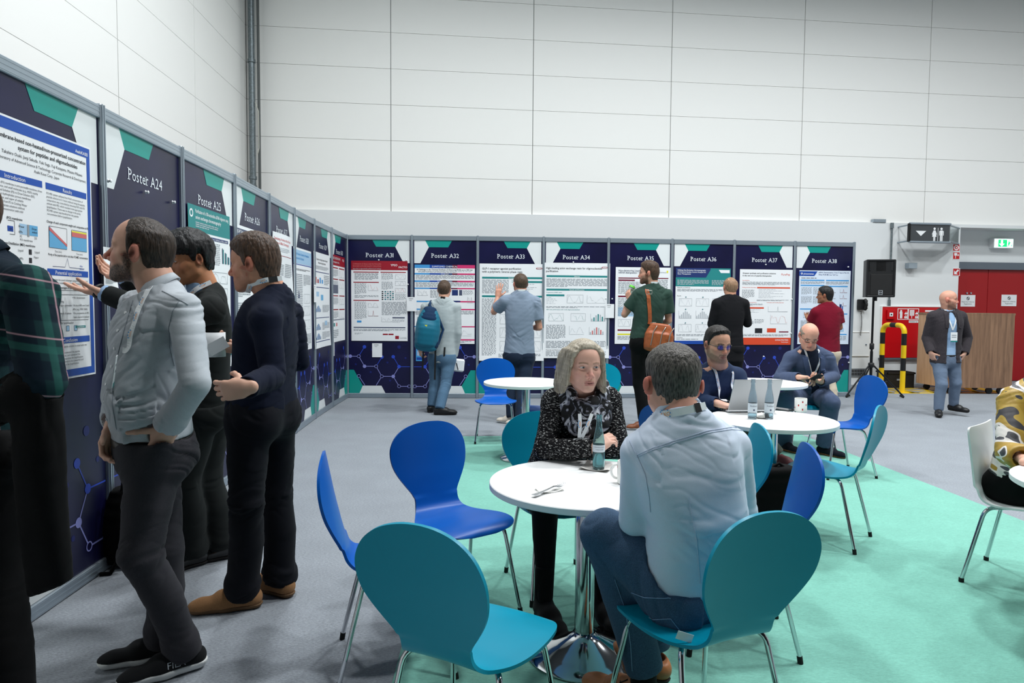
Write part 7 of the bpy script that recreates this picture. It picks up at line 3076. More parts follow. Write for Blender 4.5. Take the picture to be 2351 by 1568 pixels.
# ---- man in the navy sweater
J = {}
y0 = 3.15
f = nrm((-.90, .25, 0))
J['pel'] = Pt(602, 935, y0 + .02)
J['nb'] = Pt(620, 672, y0)
J['hd'] = Pt(588, 611, y0 - .02)
J['sl'] = Pt(610, 736, y0 - .18)
J['sr'] = Pt(664, 722, y0 + .18)
J['el'] = Pt(628, 862, y0 - .23)
J['wl'] = lim(J['el'], 566, 890, .25, -1)
J['er'] = Pt(686, 828, y0 + .24)
J['wr'] = Pt(560, 806, y0 + .12)
bl = stand(J, f)
leg(J, 'l', (556, 1352), f, knee=Pt(566, 1148, 3.08))
leg(J, 'r', (642, 1322), f, knee=Pt(634, 1130, 3.34))
H = Head(J['hd'], nrm((-.97, .05, -.10)), (-.05, 0, 1), 1.06)
M_NAVYSW = cloth('navy_knit', (21, 26, 42), weave=800, var=.2, rough=.95, sheen=.1, bump=.4, crease=5)
M_NAVYTR = cloth('dark_wool', (20, 21, 27), weave=900, var=.2, sheen=.1, bump=.4, crease=5)
HB2 = hair_mat('brown_hair', (40, 29, 22), (92, 68, 52), 150)
R = figure('man in a dark navy sweater and dark trousers with tan shoes, hand on hip', J,
		   dict(H=H, nose=1.1, neck=.057, paint=dict(base=(204, 146, 118), red=(196, 114, 94), lips=(160, 92, 84), brow=(60, 44, 34), beard=(80, 58, 48), stubble=.30)),
		   dict(mat=M_NAVYSW, name='sweater', ease=.014, hem=-.05, fold=.009, h=.0065, neck=.064, ntop=.028, fa=12, fr=5),
		   dict(mat=M_NAVYTR, waist=.05, fold=.010, h=.0065, knee=.068, hemr=.066, thigh=.086, ease=.006, fa=11, **{'break': .012}, len=.03),
		   dict(mat=HB2, line=[(-.13, -.065), (-.05, -.062), (-.032, -.045), (-.026, .0), (-.022, .032), (.004, .034), (.008, -.012), (.022, -.010), (.030, .034), (.048, .050), (.066, .068), (.10, .085)], thick=lambda F, aL, U, L: .010 + .010 * np.clip((U - .05) / .06, 0, 1), h=.003, amp=.003, fs=(90, 90, 22)),
		   dict(l=dict(f=(-.80, .1, -.12), n=(.25, .85, .0), curls=(.3, .45, .5, .5, .55), thumb=.3, sc=1.05, spread=.10), r=dict(f=(-.9, -.1, .2), n=(.1, .5, .8), curls=(.5, .5, .6, .6, .6))),
		   hh=.0022, bw=1.0, bd=1.0, belly=.005, seed=8, limb=1.0)
ribbon(R['root'], 'lanyard', [J['nb'] + V3(-.09, -.03, .0), J['nb'] + V3(-.06, -.078, .035), J['nb'] + V3(.01, -.085, .055), J['nb'] + V3(.065, -.03, .065)], .022, M_RIB, [], 0, marks=.08)
ribbon(R['root'], 'lanyard_clip', [J['nb'] + V3(.025, -.087, .055), J['nb'] + V3(.055, -.06, .062)], .026, M_DARKRIB, [], 0, n=6)
M_TAN = cloth('tan_suede', (146, 108, 74), weave=300, var=.12, rough=.9, bump=.15)
TAN_SOLE = mat('tan_sole', (104, 78, 52), rough=.8)
TLACE = mat('brown_lace', (96, 70, 48), rough=.8)
shoe(R['root'], J['al'], V3(-.95, -.28, 0), 0, M_TAN, TAN_SOLE, L=.315, sole_h=.026, laces=TLACE, label='tan suede lace-up shoe', wid=1.12)
shoe(R['root'], J['ar'], V3(-.80, .45, 0), 0, M_TAN, TAN_SOLE, L=.30, sole_h=.026, laces=TLACE, label='tan suede shoe', wid=1.12)
# white booklet and card in his far hand
c = J['wr'] + V3(-.13, -.03, .03)
mb = MB()
n = 14
vs = []
for z in (-.055, .06):
	for i in range(n):
		a = math.radians(-20 + 220 * i / (n - 1))
		vs.append(c + V3(.048 * math.cos(a) * 1.0, -.048 * math.sin(a), z))
mb.add(vs, [(i, i + 1, n + i + 1, n + i) for i in range(n - 1)], M_WHITE, True)
o = mb.build('rolled_booklet', loc=c)
o.modifiers.new('s', 'SOLIDIFY').thickness = .004
tag(o, 'white booklet bent round in the hand between the suit and the navy sweater', 'booklet')
mb = MB()
cx = c + V3(.05, -.075, .0)
a, b_ = nrm(V3(.8, .1, .45)), nrm(V3(-.45, -.1, .8))
mb.box(cx, (.09, .055, .0015), M_WHITE, R=np.column_stack([a, b_, np.cross(a, b_)]))
for k in range(3):
	mb.box(cx + b_ * (.012 - .010 * k) + np.cross(a, b_) * .001 * -1, (.06, .003, .0012), I_GREY, R=np.column_stack([a, b_, np.cross(a, b_)]))
tag(mb.build('business_card', loc=cx), 'small white printed card in front of the bent white booklet', 'card')
# ---- man in the dark suit gesturing at the poster
J = {}
y0 = 3.52
f = nrm((-.95, -.12, 0))
J['pel'] = Pt(472, 918, y0 + .12)
J['nb'] = Pt(470, 668, y0 + .02)
J['hd'] = Pt(438, 601, y0 - .02)
J['sl'] = Pt(486, 712, y0 - .17)
J['sr'] = Pt(440, 708, y0 + .19)
J['el'] = Pt(395, 735, y0 - .24)
J['wl'] = Pt(246, 676, y0 - .20)
J['er'] = Pt(365, 725, y0 + .08)
J['wr'] = Pt(290, 640, y0 - .02)
stand(J, f)
leg(J, 'l', (442, 1262), f)
leg(J, 'r', (512, 1245), f)
H = Head(J['hd'], nrm((-.66, -.72, -.24)), (-.06, 0, 1), 1.06, wide=1.06)
M_SUIT = cloth('charcoal_suit', (31, 34, 34), weave=900, var=.18, sheen=.08, bump=.35, crease=5)
HBLK = hair_mat('black_hair', (8, 8, 9), (34, 33, 35), 140)
M_BLUESH = cloth('light_blue_shirt', (150, 180, 212), weave=700)
R = figure('black-haired man in a dark suit holding his palm out towards the poster', J,
		   dict(H=H, nose=.85, neck=.056, paint=dict(base=(182, 124, 88), red=(172, 104, 76), lips=(138, 80, 70), brow=(24, 20, 18), iris=(30, 22, 18))),
		   dict(mat=M_SUIT, name='jacket', ease=.016, hem=-.10, skirt=.14, fold=.008, h=.007, neck=.064, ntop=.02, fa=11),
		   dict(mat=M_SUIT, waist=.02, fold=.009, h=.007, knee=.074, hemr=.068, thigh=.094, ease=.006, **{'break': .008}, len=.02),
		   dict(mat=HBLK, line=[(-.13, -.060), (-.05, -.058), (-.034, -.040), (-.026, .0), (-.020, .026), (.004, .028), (.012, -.004), (.026, .0), (.034, .030), (.06, .040), (.10, .046)], thick=lambda F, aL, U, L: .014 + .020 * np.clip((U + .01) / .10, 0, 1), h=.0035, amp=.006, fs=(50, 50, 10)),
		   dict(l=dict(f=(-.95, .05, .14), n=(-.05, .15, 1), curls=(.3, .12, .12, .16, .22), thumb=.9, spread=.12, sc=1.05), r=dict(f=(-.9, -.1, .35), n=(.3, -.5, .6), curls=(.3, .4, .45, .5, .55))),
		   hh=.003, seed=12, bw=.98)
par_to(skin_obj('shirt_collar', *(lambda fd: (fd.cap(J['nb'] - V3(0, 0, .02), J['nb'] * .6 + J['hd'] * .4 - V3(0, 0, .03), .066, .064, .01), fd.cap(J['nb'] + V3(0, 0, .0), J['nb'] * .3 + J['hd'] * .7, .059, .058, .002, 's'), fd.cut(J['nb'] + V3(-.02, 0, .052), V3(-.35, 0, 1)), fd.mesh(1))[-1])(Field(J['nb'] - .12, J['nb'] + .14, .006)), M_BLUESH, None), R['root'])
ribbon(R['root'], 'lanyard', [J['nb'] + V3(.055, -.05, .045), J['nb'] + V3(.0, -.092, .01), J['nb'] + V3(-.06, -.105, -.05), J['nb'] + V3(-.10, -.09, -.16)], .022, M_RIB, [], 0, marks=.06)
for s in 'lr':
	e, w = J['e' + s], J['w' + s]
	d = unit(w - e)
	mb = MB()
	mb.tube([w - d * .03, w + d * .018], [.041, .041], M_BLUESH, 20, caps=False)
	o = mb.build('shirt_cuff', R['root'])
	par_to(o, R['root'])
	o.modifiers.new('s', 'SOLIDIFY').thickness = .003
d = unit(J['wl'] - J['el'])
wc_ = J['wl'] + d * .045
mb = MB()
ax = nrm(np.cross(d, (0, 0, 1.0)))
up_ = np.cross(ax, d)
mb.tube([wc_ + (ax * math.cos(t) * 1.0 + up_ * math.sin(t) * .9) * .034 for t in np.linspace(0, 2 * math.pi, 21)[:-1]], .008, M_BLACKP, 8, closed=True)
q = MB()
q.lathe([(.0, 0), (.022, 0), (.023, .006), (.019, .010), (0, .010)], M_BLACKP, 24)
nz = nrm(-up_ * .35 + nrm(NCC - wc_))
a_ = nrm(np.cross(nz, d))
Rw = np.column_stack([a_, np.cross(nz, a_), nz])
mb.add(np.array(q.v) @ Rw.T + wc_ + nz * .030, q.f, M_BLACKP)
par_to(mb.build('wrist_watch'), R['root'])
M_SHINE = mat('polished_black_leather', (14, 14, 15), rough=.18, spec=.6)
shoe(R['root'], J['al'], V3(-.72, -.70, 0), 0, M_SHINE, DARK_SOLE, L=.29, sole_h=.022, laces=LACE, label='polished black shoe')
shoe(R['root'], J['ar'], V3(-.80, -.45, 0), 0, M_SHINE, DARK_SOLE, L=.29, sole_h=.022, label='polished black shoe')
# ---- person in the plaid shirt at the left edge
M_PLAID = bpy.data.materials.new('green_plaid')
M_PLAID.use_nodes = True
g = NT(M_PLAID)
b = g.n['Principled BSDF']
b.inputs['Roughness'].default_value = .9
b.inputs['Specular IOR Level'].default_value = .15
tc = g.add('ShaderNodeTexCoord')
def plaid_lines(axis_vec, scale, lo, hi, off=0.0):
	dp = g.add('ShaderNodeVectorMath', operation='DOT_PRODUCT')
	dp.inputs[1].default_value = axis_vec
	g.link(tc, 'Object', dp, 0)
	mu = g.add('ShaderNodeMath', operation='MULTIPLY_ADD')
	mu.inputs[1].default_value = scale
	mu.inputs[2].default_value = off
	g.link(dp, 'Value', mu, 0)
	fr = g.add('ShaderNodeMath', operation='FRACT')
	g.link(mu, 'Value', fr, 0)
	r = g.ramp([(0, (0, 0, 0, 1)), (lo, (0, 0, 0, 1)), (lo + .02, (1, 1, 1, 1)), (hi, (1, 1, 1, 1)), (hi + .02, (0, 0, 0, 1))])
	g.link(fr, 'Value', r, 'Fac')
	return r
base = None
col = g.add('ShaderNodeRGB')
col.outputs[0].default_value = lin((24, 50, 54))
last, lo_ = col, 'Color'
for ax, sc_, a, e, c, k in (((.15, .1, 1), 6.5, .1, .42, (14, 26, 40), .8), ((.75, .65, .1), 6.5, .1, .42, (14, 26, 40), .8), ((.15, .1, 1), 6.5, .55, .68, (40, 92, 84), .55), ((.75, .65, .1), 6.5, .55, .68, (40, 92, 84), .55), ((.15, .1, 1), 6.5, .80, .825, (188, 148, 158), .75), ((.75, .65, .1), 6.5, .80, .825, (188, 148, 158), .75)):
	r = plaid_lines(ax, sc_, a, e)
	mul = g.add('ShaderNodeMath', operation='MULTIPLY')
	mul.inputs[1].default_value = k
	g.link(r, 'Color', mul, 0)
	mx = g.add('ShaderNodeMixRGB')
	mx.inputs['Color2'].default_value = lin(c)
	g.link(mul, 'Value', mx, 'Fac')
	g.link(last, lo_, mx, 'Color1')
	last, lo_ = mx, 'Color'
g.link(last, lo_, b, 'Base Color')
J = {}
y0 = 2.02
f = nrm((-.88, .40, 0))
J['pel'] = Pt(-98, 1000, y0)
J['nb'] = Pt(-50, 600, y0)
J['hd'] = Pt(-94, 494, y0 - .02)
J['sl'] = Pt(66, 668, y0 - .12)
J['sr'] = 2 * (J['nb'] - V3(0, 0, .06)) - J['sl']
J['el'] = Pt(98, 880, y0 - .17)
J['wl'] = Pt(-70, 960, y0 - .14)
J['er'] = J['sr'] + V3(.05, .05, -.29)
J['wr'] = J['er'] + V3(-.2, -.05, -.08)
stand(J, f)
ax0 = J['pel'] + V3(.06, -.1, 0)
leg(J, 'l', (ax0[0], ax0[1] - .02, .10), f)
leg(J, 'r', (ax0[0] - .02, ax0[1] + .2, .10), f)
H = Head(J['hd'], nrm((-.85, .5, 0)), (0, 0, 1), 1.05)
R = figure('person in a dark green plaid shirt and black trousers, cut off by the left edge', J,
		   dict(H=H, neck=.058, paint=dict(base=(196, 142, 118), red=(200, 110, 92), brow=(60, 44, 34))),
		   dict(mat=M_PLAID, ease=.018, hem=-.05, fold=.009, h=.007, neck=.066, ntop=.03, fa=10),
		   dict(mat=cloth('black_cotton', (11, 11, 12), weave=800, var=.2, sheen=.05), waist=.04, fold=.008, h=.009, knee=.078, hemr=.075, thigh=.098, ease=.008),
		   dict(mat=HB2, thick=.014, h=.0035, amp=.004),
		   dict(l=dict(f=(-.9, .1, -.1), n=(.1, .2, .9), curls=(.4, .7, .7, .7, .7), h=.005)), hh=.0035, seed=21, bw=1.05)
collar(R, J, M_PLAID, r0=.067, r1=.088, hgt=.045, fall=.045, point=.03, gap=.6)
shoe(R['root'], J['al'], f, 0, M_SHINE, DARK_SOLE, h=.008)
shoe(R['root'], J['ar'], f, 0, M_SHINE, DARK_SOLE, h=.008)
# coat over his arm
M_COAT = cloth('black_coat_wool', (8, 8, 9), weave=500, var=.25, sheen=.06, bump=.3)
a0 = J['el'] * .75 + J['wl'] * .25
fd = Field(a0 + V3(-.36, -.3, -.95), a0 + V3(.36, .3, .16), .009)
ld = nrm(V3(.8, -.1, 0))
top_ = Pt(88, 930, y0 - .17)
S = [(top_ + V3(0, 0, .05), ld, .055, .05), (Pt(90, 1030, y0 - .17), ld, .06, .05), (Pt(98, 1180, y0 - .15), ld, .062, .045), (Pt(114, 1330, y0 - .12), ld, .062, .035), (Pt(116, 1400, y0 - .12), ld, .06, .03)]
fd.loft(S, k=.03, ex=3)
fd.cap(J['el'] * .9 + J['wl'] * .1, J['wl'], .062, .058, .03)
fd.cut(Pt(118, 1352, y0 - .12), V3(.42, 0, -1))
fd.cap(J['el'] + (J['el'] - J['wl']) * .3, J['wl'] + (J['wl'] - J['el']) * .3, .052, .05, .004, 's')
V, F = fd.mesh(2)
V = folds(V, F, [(S[0][0], S[-1][0])], .010, 4, 2.5, 12)
base = top_ + V3(0, 0, -.6)
o = skin_obj('black_coat', V - base, F, M_COAT, None)
o.location = tuple(base)
tag(o, 'black coat hanging over the forearm of the plaid shirt at left', 'coat')
# ---- black bag on the floor by the post
c = at_z(276, 1306, 0) + V3(-.02, .10, 0)
fd = Field(c + V3(-.2, -.2, -.02), c + V3(.2, .2, .55), .008)
fd.loft([(c + V3(0, 0, .06), (.3, 1, 0), .13, .075), (c + V3(0, 0, .22), (.3, 1, 0), .14, .08), (c + V3(.01, 0, .40), (.3, 1, 0), .10, .055)], k=.03, ex=3)
fd.cap(c + V3(.06, -.05, .10), c + V3(.06, -.05, .24), .05, .05, .03)
fd.cut(c, (0, 0, -1))
V, F = fd.mesh(2)
o = skin_obj('shoulder_bag', folds(V, F, [(c, c + V3(0, 0, .4))], .006, 2) - c, F, M_COAT, None)
o.location = tuple(c)
tag(o, 'black bag standing on the grey carpet behind the charcoal jeans', 'bag')
mb = MB()
mb.tube([V3(.02, -.06, .42), V3(.05, -.10, .5), V3(.06, -.12, .3), V3(.05, -.16, .08), V3(.02, -.19, .012), V3(-.03, -.20, .01)], .011, M_COAT, 8)
mb.build('bag_strap', o)
# ------------------------------------------------------------------ people reading the back row of posters
HB3 = hair_mat('short_brown_hair', (52, 40, 32), (96, 76, 60), 120)
HB4 = hair_mat('sandy_hair', (120, 92, 70), (170, 136, 108), 120)
M_JEANS = cloth('mid_blue_denim', (82, 112, 138), weave=300, var=.25, bump=.4)
M_JEANSD = cloth('dark_blue_denim', (26, 38, 56), weave=300, var=.25, bump=.3)
M_BLACKTR = cloth('black_cotton', (11, 11, 12), weave=800, var=.2, sheen=.05)
M_BEIGE = cloth('beige_cotton', (196, 184, 164), weave=500, var=.1)
M_SHIRT5 = cloth('pale_grey_shirt', (168, 178, 180), weave=500, var=.1, bump=.5)
M_SHIRT6 = cloth('grey_blue_shirt', (128, 142, 160), weave=500, var=.12, bump=.4)
M_SHIRT7 = cloth('dark_green_shirt', (44, 66, 58), weave=500, var=.15, bump=.4)
M_SUITB = cloth('black_suit', (24, 24, 27), weave=800, var=.2, sheen=.05)
M_MAROON = cloth('maroon_pique', (112, 14, 36), weave=500, var=.12)
M_BLKSHOE = mat('black_shoe_leather', (20, 20, 21), rough=.45)
M_WHITESH = cloth('off_white_canvas', (214, 204, 190), weave=300, var=.08)
SKB = dict(h=.010, hh=.005)
LOWLINE = [(-.13, -.055), (-.05, -.05), (-.032, -.035), (-.026, .0), (-.022, .032), (.004, .034), (.010, .0), (.024, .0), (.030, .034), (.048, .050), (.07, .074), (.10, .092)]
# backpack man before A32
J = {}
y0 = 9.3
f = nrm((.25, .97, 0))
J['pel'] = Pt(1015, 815, y0)
J['nb'] = Pt(1018, 689, y0)
J['hd'] = Pt(1020, 667, y0 + .03)
J['sl'] = Pt(977, 706, y0)
J['sr'] = Pt(1047, 707, y0)
J['el'] = Pt(963, 758, y0 + .06)
J['wl'] = Pt(964, 802, y0 + .18)
J['er'] = Pt(1051, 764, y0 - .02)
J['wr'] = Pt(1043, 818, y0 + .04)
stand(J, f)
leg(J, 'l', (992, 930), f, l=.42)
leg(J, 'r', (1010, 936), f, l=.42)
H = Head(J['hd'], nrm((.08, .97, .02)), (0, 0, 1), 1.04)
R = figure('man with a blue backpack in a pale shirt and jeans, seen from behind', J,
		   dict(H=H, neck=.056, paint=dict(base=(206, 156, 132), red=(206, 120, 100))),
		   dict(mat=M_SHIRT5, ease=.016, hem=-.10, skirt=.13, fold=.008, neck=.062),
		   dict(mat=M_JEANS, waist=.02, fold=.006, knee=.062, hemr=.058, thigh=.084, len=.02),
		   dict(mat=HB3, line=LOWLINE, thick=lambda F, aL, U, L: np.where((F < -.02) & (U > .075), .002, .008), amp=.002),
		   dict(l=dict(f=(.1, .2, -1), n=(.9, .3, 0), curls=(.4, .7, .7, .7, .7)), r=dict(f=(0, .1, -1), n=(-.9, .2, 0), curls=(.4, 1.0, 1.0, 1.0, 1.0))), seed=31, **SKB)
collar(R, J, M_SHIRT5, r0=.062, r1=.078, gap=.5)
shoe(R['root'], J['al'], V3(.55, .8, 0), 0, M_BLKSHOE, DARK_SOLE, h=.010, L=.29, wid=1.1)
shoe(R['root'], J['ar'], V3(.98, .05, 0), 0, M_BLKSHOE, DARK_SOLE, h=.010, L=.30, wid=1.1)
ribbon(R['root'], 'lanyard_clip', [J['nb'] + V3(-.03, -.075, .035), J['nb'] + V3(.03, -.075, .03)], .03, M_DARKRIB, [], 0, n=5)
# backpack on his left shoulder
M_PACK = cloth('teal_nylon', (0, 104, 130), weave=300, var=.12, rough=.55, bump=.3, spec=.4)
M_PACKD = cloth('navy_nylon', (20, 50, 82), weave=300, var=.12, rough=.6)
c = Pt(982, 757, y0 - .22)
bk = empty('backpack', c - V3(0, 0, .27))
tag(bk, 'blue backpack hanging from the left shoulder of the man at panel A32', 'backpack')
fd = Field(c - .4, c + .4, .010)
tl = nrm((.12, -.03, 1))
l_ = nrm((1, .2, 0))
fd.loft([(c - tl * .22, l_, .15, .10), (c - tl * .05, l_, .165, .13), (c + tl * .12, l_, .15, .115), (c + tl * .23, l_, .105, .08)], k=.05, ex=2.6)
fd.loft([(c - tl * .17 + V3(0, -.08, 0), l_, .12, .07), (c + tl * .02 + V3(0, -.09, 0), l_, .115, .07), (c + tl * .10 + V3(0, -.07, 0), l_, .09, .05)], k=.02, ex=2.6)
V, F = fd.mesh(2)
par_to(skin_obj('pack_body', V, F, M_PACK, None), bk)
fd = Field(c - .4, c + .4, .010)
fd.loft([(c + tl * .15 + V3(0, -.02, 0), l_, .125, .10), (c + tl * .26, l_, .09, .07)], k=.03)
fd.cap(c + l_ * .10 - tl * .20 + V3(0, -.02, 0), c + l_ * .11 - tl * .02 + V3(0, -.02, 0), .07, .06, .02)
V, F = fd.mesh(2)
par_to(skin_obj('side_pocket', V, F, M_PACKD, None), bk)
mb = MB()
mb.tube([c + tl * .27 + V3(-.03, -.02, 0), c + tl * .31 + V3(0, -.02, 0), c + tl * .27 + V3(.03, -.02, 0)], .010, M_PACKD, 8)
par_to(mb.build('grab_handle'), bk)
mb = MB()
mb.tube([c + tl * .24 + l_ * .03 + V3(0, .05, 0), Pt(986, 700, y0 - .10), Pt(990, 692, y0 + .02), Pt(984, 712, y0 + .14)], .020, M_PACKD, 8)
mb.tube([c + tl * .22 + l_ * .09 + V3(0, .06, 0), c + l_ * .20 + V3(0, .05, 0), c + l_ * .16 - tl * .2], .016, M_PACKD, 8)
par_to(mb.build('shoulder_strap'), bk)
for x0, z1 in ((972, 850), (1000, 872), (1021, 828)):
	mb = MB()
	a = Pt(x0, 797, y0 - .17)
	b = Pt(x0 - 2, z1, y0 - .15)
	mb.prism([a + V3(-.012, 0, 0), a + V3(.012, 0, 0), b + V3(.012, 0, 0), b + V3(-.012, 0, 0)], (0, .004, 0), M_DARKRIB)
	par_to(mb.build('hanging_strap'), bk)
mb = MB()
q = c - tl * -.06 + V3(-.01, -.155, 0)
mb.poly([q + V3(-.012, 0, -.012), q + V3(.012, 0, -.012), q + V3(.016, 0, .014), q + V3(0, 0, .006), q + V3(-.016, 0, .014)], I_YEL)
mb.text('deuter', q + V3(0, -.001, -.032), (1, 0, 0), (0, 0, 1), .012, I_PALEGREY, 'C')
par_to(mb.build('pack_badge'), bk)
# white carrier bag
c = Pt(1048, 838, y0 + .02)
w = J['wr'] + V3(0, 0, -.09)
mb = MB()
ex_ = nrm(V3(.98, .05, -.10))
ez_ = nrm(np.cross(np.cross(ex_, (0, 0, 1.0)), ex_))
ny = np.cross(ex_, ez_)
mb.box(c, (.215, .05, .175), M_WHITE, R=np.column_stack([ex_, -ny, ez_]), bev=.02)
cb = mb.build('carrier_bag', loc=c - V3(0, 0, .09))
tag(cb, 'white carrier bag with a printed picture hanging from the hand of the backpack man', 'bag')
mb = MB()
for s in (-1, 1):
	mb.tube([c + ex_ * .05 * s + ez_ * .085, w + V3(.01 * s, 0, .03)], .004, M_WHITE, 6)
par_to(mb.build('bag_handle'), cb)
mb = MB()
yy = V3(0, -.028, 0)
for a, b, m in (((-.06, .05), (-.055, -.06), I_RED), ((.0, .03), (.03, -.06), I_BLACK)):
	p, q = c + yy + ex_ * a[0] + ez_ * a[1], c + yy + ex_ * b[0] + ez_ * b[1]
	mb.prism([p + ex_ * -.006, p + ex_ * .006, q + ex_ * .006, q + ex_ * -.006], (0, -.001, 0), m)
par_to(mb.build('bag_print'), cb)
# man before A33 raising his hand
J = {}
y0 = 8.55
f = nrm((-.22, .97, 0))
J['pel'] = Pt(1192, 812, y0)
J['nb'] = Pt(1197, 674, y0)
J['hd'] = Pt(1195, 654, y0 + .03)
J['sl'] = Pt(1159, 692, y0)
J['sr'] = Pt(1229, 694, y0)
J['el'] = Pt(1134, 716, y0 + .14)
J['wl'] = Pt(1143, 682, y0 + .24)
J['er'] = Pt(1238, 752, y0 + .02)
J['wr'] = Pt(1222, 752, y0 + .24)
stand(J, f)
leg(J, 'l', (1176, 955), f)
leg(J, 'r', (1196, 962), f)
H = Head(J['hd'], nrm((-.30, .95, .05)), (0, 0, 1), 1.06)
R = figure('man in a grey-blue short-sleeved shirt raising a hand before panel A33', J,
		   dict(H=H, neck=.058, paint=dict(base=(206, 150, 126), red=(206, 120, 100), beard=(80, 56, 42), stubble=.7)),
		   dict(mat=M_SHIRT6, sleeve='short', ease=.016, hem=-.06, skirt=.10, fold=.007, neck=.064),
		   dict(mat=M_JEANSD, waist=.02, fold=.006, knee=.066, hemr=.062, thigh=.09),
		   dict(mat=HB3, line=LOWLINE, thick=.006, amp=.002),
		   dict(l=dict(f=(.12, .1, 1), n=(.1, .95, 0), curls=(.2, .15, .1, .15, .2), spread=.14), r=dict(f=(-.8, .5, 0), n=(0, .3, .9), curls=(.4, .5, .5, .5, .5))), seed=33, bw=1.06, bd=1.05, skin=(206, 150, 126), **SKB)
collar(R, J, M_SHIRT6, r0=.064, r1=.080, gap=.5)
ribbon(R['root'], 'lanyard', [J['nb'] + V3(-.075, .0, .02), J['nb'] + V3(-.04, -.075, .04), J['nb'] + V3(.04, -.075, .04), J['nb'] + V3(.075, .0, .02)], .022, M_RIB, [], 0)
shoe(R['root'], J['al'], V3(-.9, .4, 0), 0, M_WHITESH, WHITE_SOLE, h=.010, label='off-white sneaker')
shoe(R['root'], J['ar'], V3(-.8, .5, 0), 0, M_WHITESH, WHITE_SOLE, h=.010, label='off-white sneaker')
# man before A35 with the brown shoulder bag
J = {}
y0 = 8.15
f = nrm((-.45, .89, 0))
J['pel'] = Pt(1481, 782, y0)
J['nb'] = Pt(1498, 658, y0)
J['hd'] = Pt(1491, 630, y0 + .0)
J['sl'] = Pt(1467, 678, y0 + .0)
J['sr'] = Pt(1529, 678, y0 + .02)
J['el'] = Pt(1434, 722, y0 + .06)
J['wl'] = Pt(1446, 688, y0 + .17)
J['er'] = Pt(1535, 736, y0 + .06)
J['wr'] = Pt(1510, 752, y0 + .26)
stand(J, f)
leg(J, 'l', (1478, 968), f, l=.45)
leg(J, 'r', (1502, 964), f, l=.45)
H = Head(J['hd'], nrm((-.93, .36, .0)), (0, 0, 1), 1.10)
R = figure('bearded man in a dark green shirt lifting a cup to his mouth', J,
		   dict(H=H, neck=.057, paint=dict(base=(206, 152, 128), red=(206, 124, 104), beard=(84, 52, 34), stubble=.9, brow=(70, 50, 36))),
		   dict(mat=M_SHIRT7, sleeve='short', ease=.020, hem=.0, fold=.008, neck=.064),
		   dict(mat=M_BLACKTR, waist=.04, fold=.005, knee=.060, hemr=.056, thigh=.082, belt=mat('tan_leather', (140, 92, 54), rough=.5)),
		   dict(mat=HB2, thick=lambda F, aL, U, L: .010 + .014 * np.clip((U - .06) / .06, 0, 1), amp=.003),
		   dict(l=dict(f=(-.25, .25, .9), n=(.5, .6, .2), curls=(.4, .7, .7, .7, .7)), r=dict(f=(-.6, .7, 0), n=(-.3, -.2, .9), curls=(.4, .7, .7, .7, .7))), seed=35, bw=1.04, skin=(206, 152, 128), **SKB)
collar(R, J, M_SHIRT7, r0=.064, r1=.080, gap=.5)
ribbon(R['root'], 'lanyard', [J['nb'] + V3(-.075, .02, .03), J['nb'] + V3(-.03, -.072, .045), J['nb'] + V3(.04, -.072, .045), J['nb'] + V3(.08, .0, .03)], .022, M_RIB, [], 0)
M_BRSHOE = mat('brown_shoe_leather', (126, 70, 40), rough=.45)
shoe(R['root'], J['al'], V3(-.95, -.1, 0), 0, M_BRSHOE, WHITE_SOLE, h=.010, label='brown leather shoe')
shoe(R['root'], J['ar'], V3(-.6, .75, 0), 0, M_BRSHOE, WHITE_SOLE, h=.010, label='brown leather shoe')
M_CUP = mat('clear_cup', (220, 240, 226), rough=.1, trans=.7, ior=1.2)
M_GREENLID = mat('bright_green_plastic', (96, 206, 60), rough=.4)
c = J['wl'] + V3(.01, .05, .10)
cd_ = nrm(V3(.45, .1, .9))
cu = empty('drinking_cup', c)
tag(cu, 'clear cup with a bright green lid held at the bearded man\'s mouth', 'cup')
mb = MB()
mb.tube([c - cd_ * .06, c + cd_ * .05], [.028, .036], M_CUP, 16)
par_to(mb.build('cup_body'), cu)
mb = MB()
mb.tube([c + cd_ * .05, c + cd_ * .075], [.040, .034], M_GREENLID, 16)
mb.tube([c - cd_ * .062, c - cd_ * .02], [.025, .030], M_GREENLID, 16)
par_to(mb.build('cup_lid'), cu)
# bag
M_COGNAC = mat('cognac_leather', (158, 82, 44), rough=.42, bump=.15, bscale=60, var=.15, vscale=30)
M_ZIP = mat('zip_metal', (170, 168, 160), rough=.3, metal=.9)
c = Pt(1513, 775, y0 - .20)
bg = empty('shoulder_bag', c - V3(0, 0, .15))
tag(bg, 'brown leather shoulder bag on the back of the man in the green shirt', 'bag')
fd = Field(c - .35, c + .35, .010)
l_ = nrm((.9, -.25, -.12))
u_ = nrm((.12, 0, 1))
fd.loft([(c - u_ * .13, l_, .16, .06), (c + u_ * .02, l_, .165, .065), (c + u_ * .13, l_, .12, .05)], k=.03, ex=3.2)
fd.loft([(c - u_ * .12 + V3(-.02, -.055, 0), l_, .12, .03), (c + u_ * .04 + V3(-.02, -.055, 0), l_, .12, .03)], k=.02, ex=3.2)
V, F = fd.mesh(2)
par_to(skin_obj('bag_body', V, F, M_COGNAC, None), bg)
for q in (-.10, .0, .09):
	mb = MB()
	mb.tube([c + l_ * q - u_ * .10 + V3(0, -.092, 0), c + l_ * (q + .01) + u_ * .06 + V3(0, -.092, 0), c + l_ * (q + .05) + u_ * .13 + V3(0, -.05, 0)], .006, M_ZIP, 6)
	par_to(mb.build('zip'), bg)
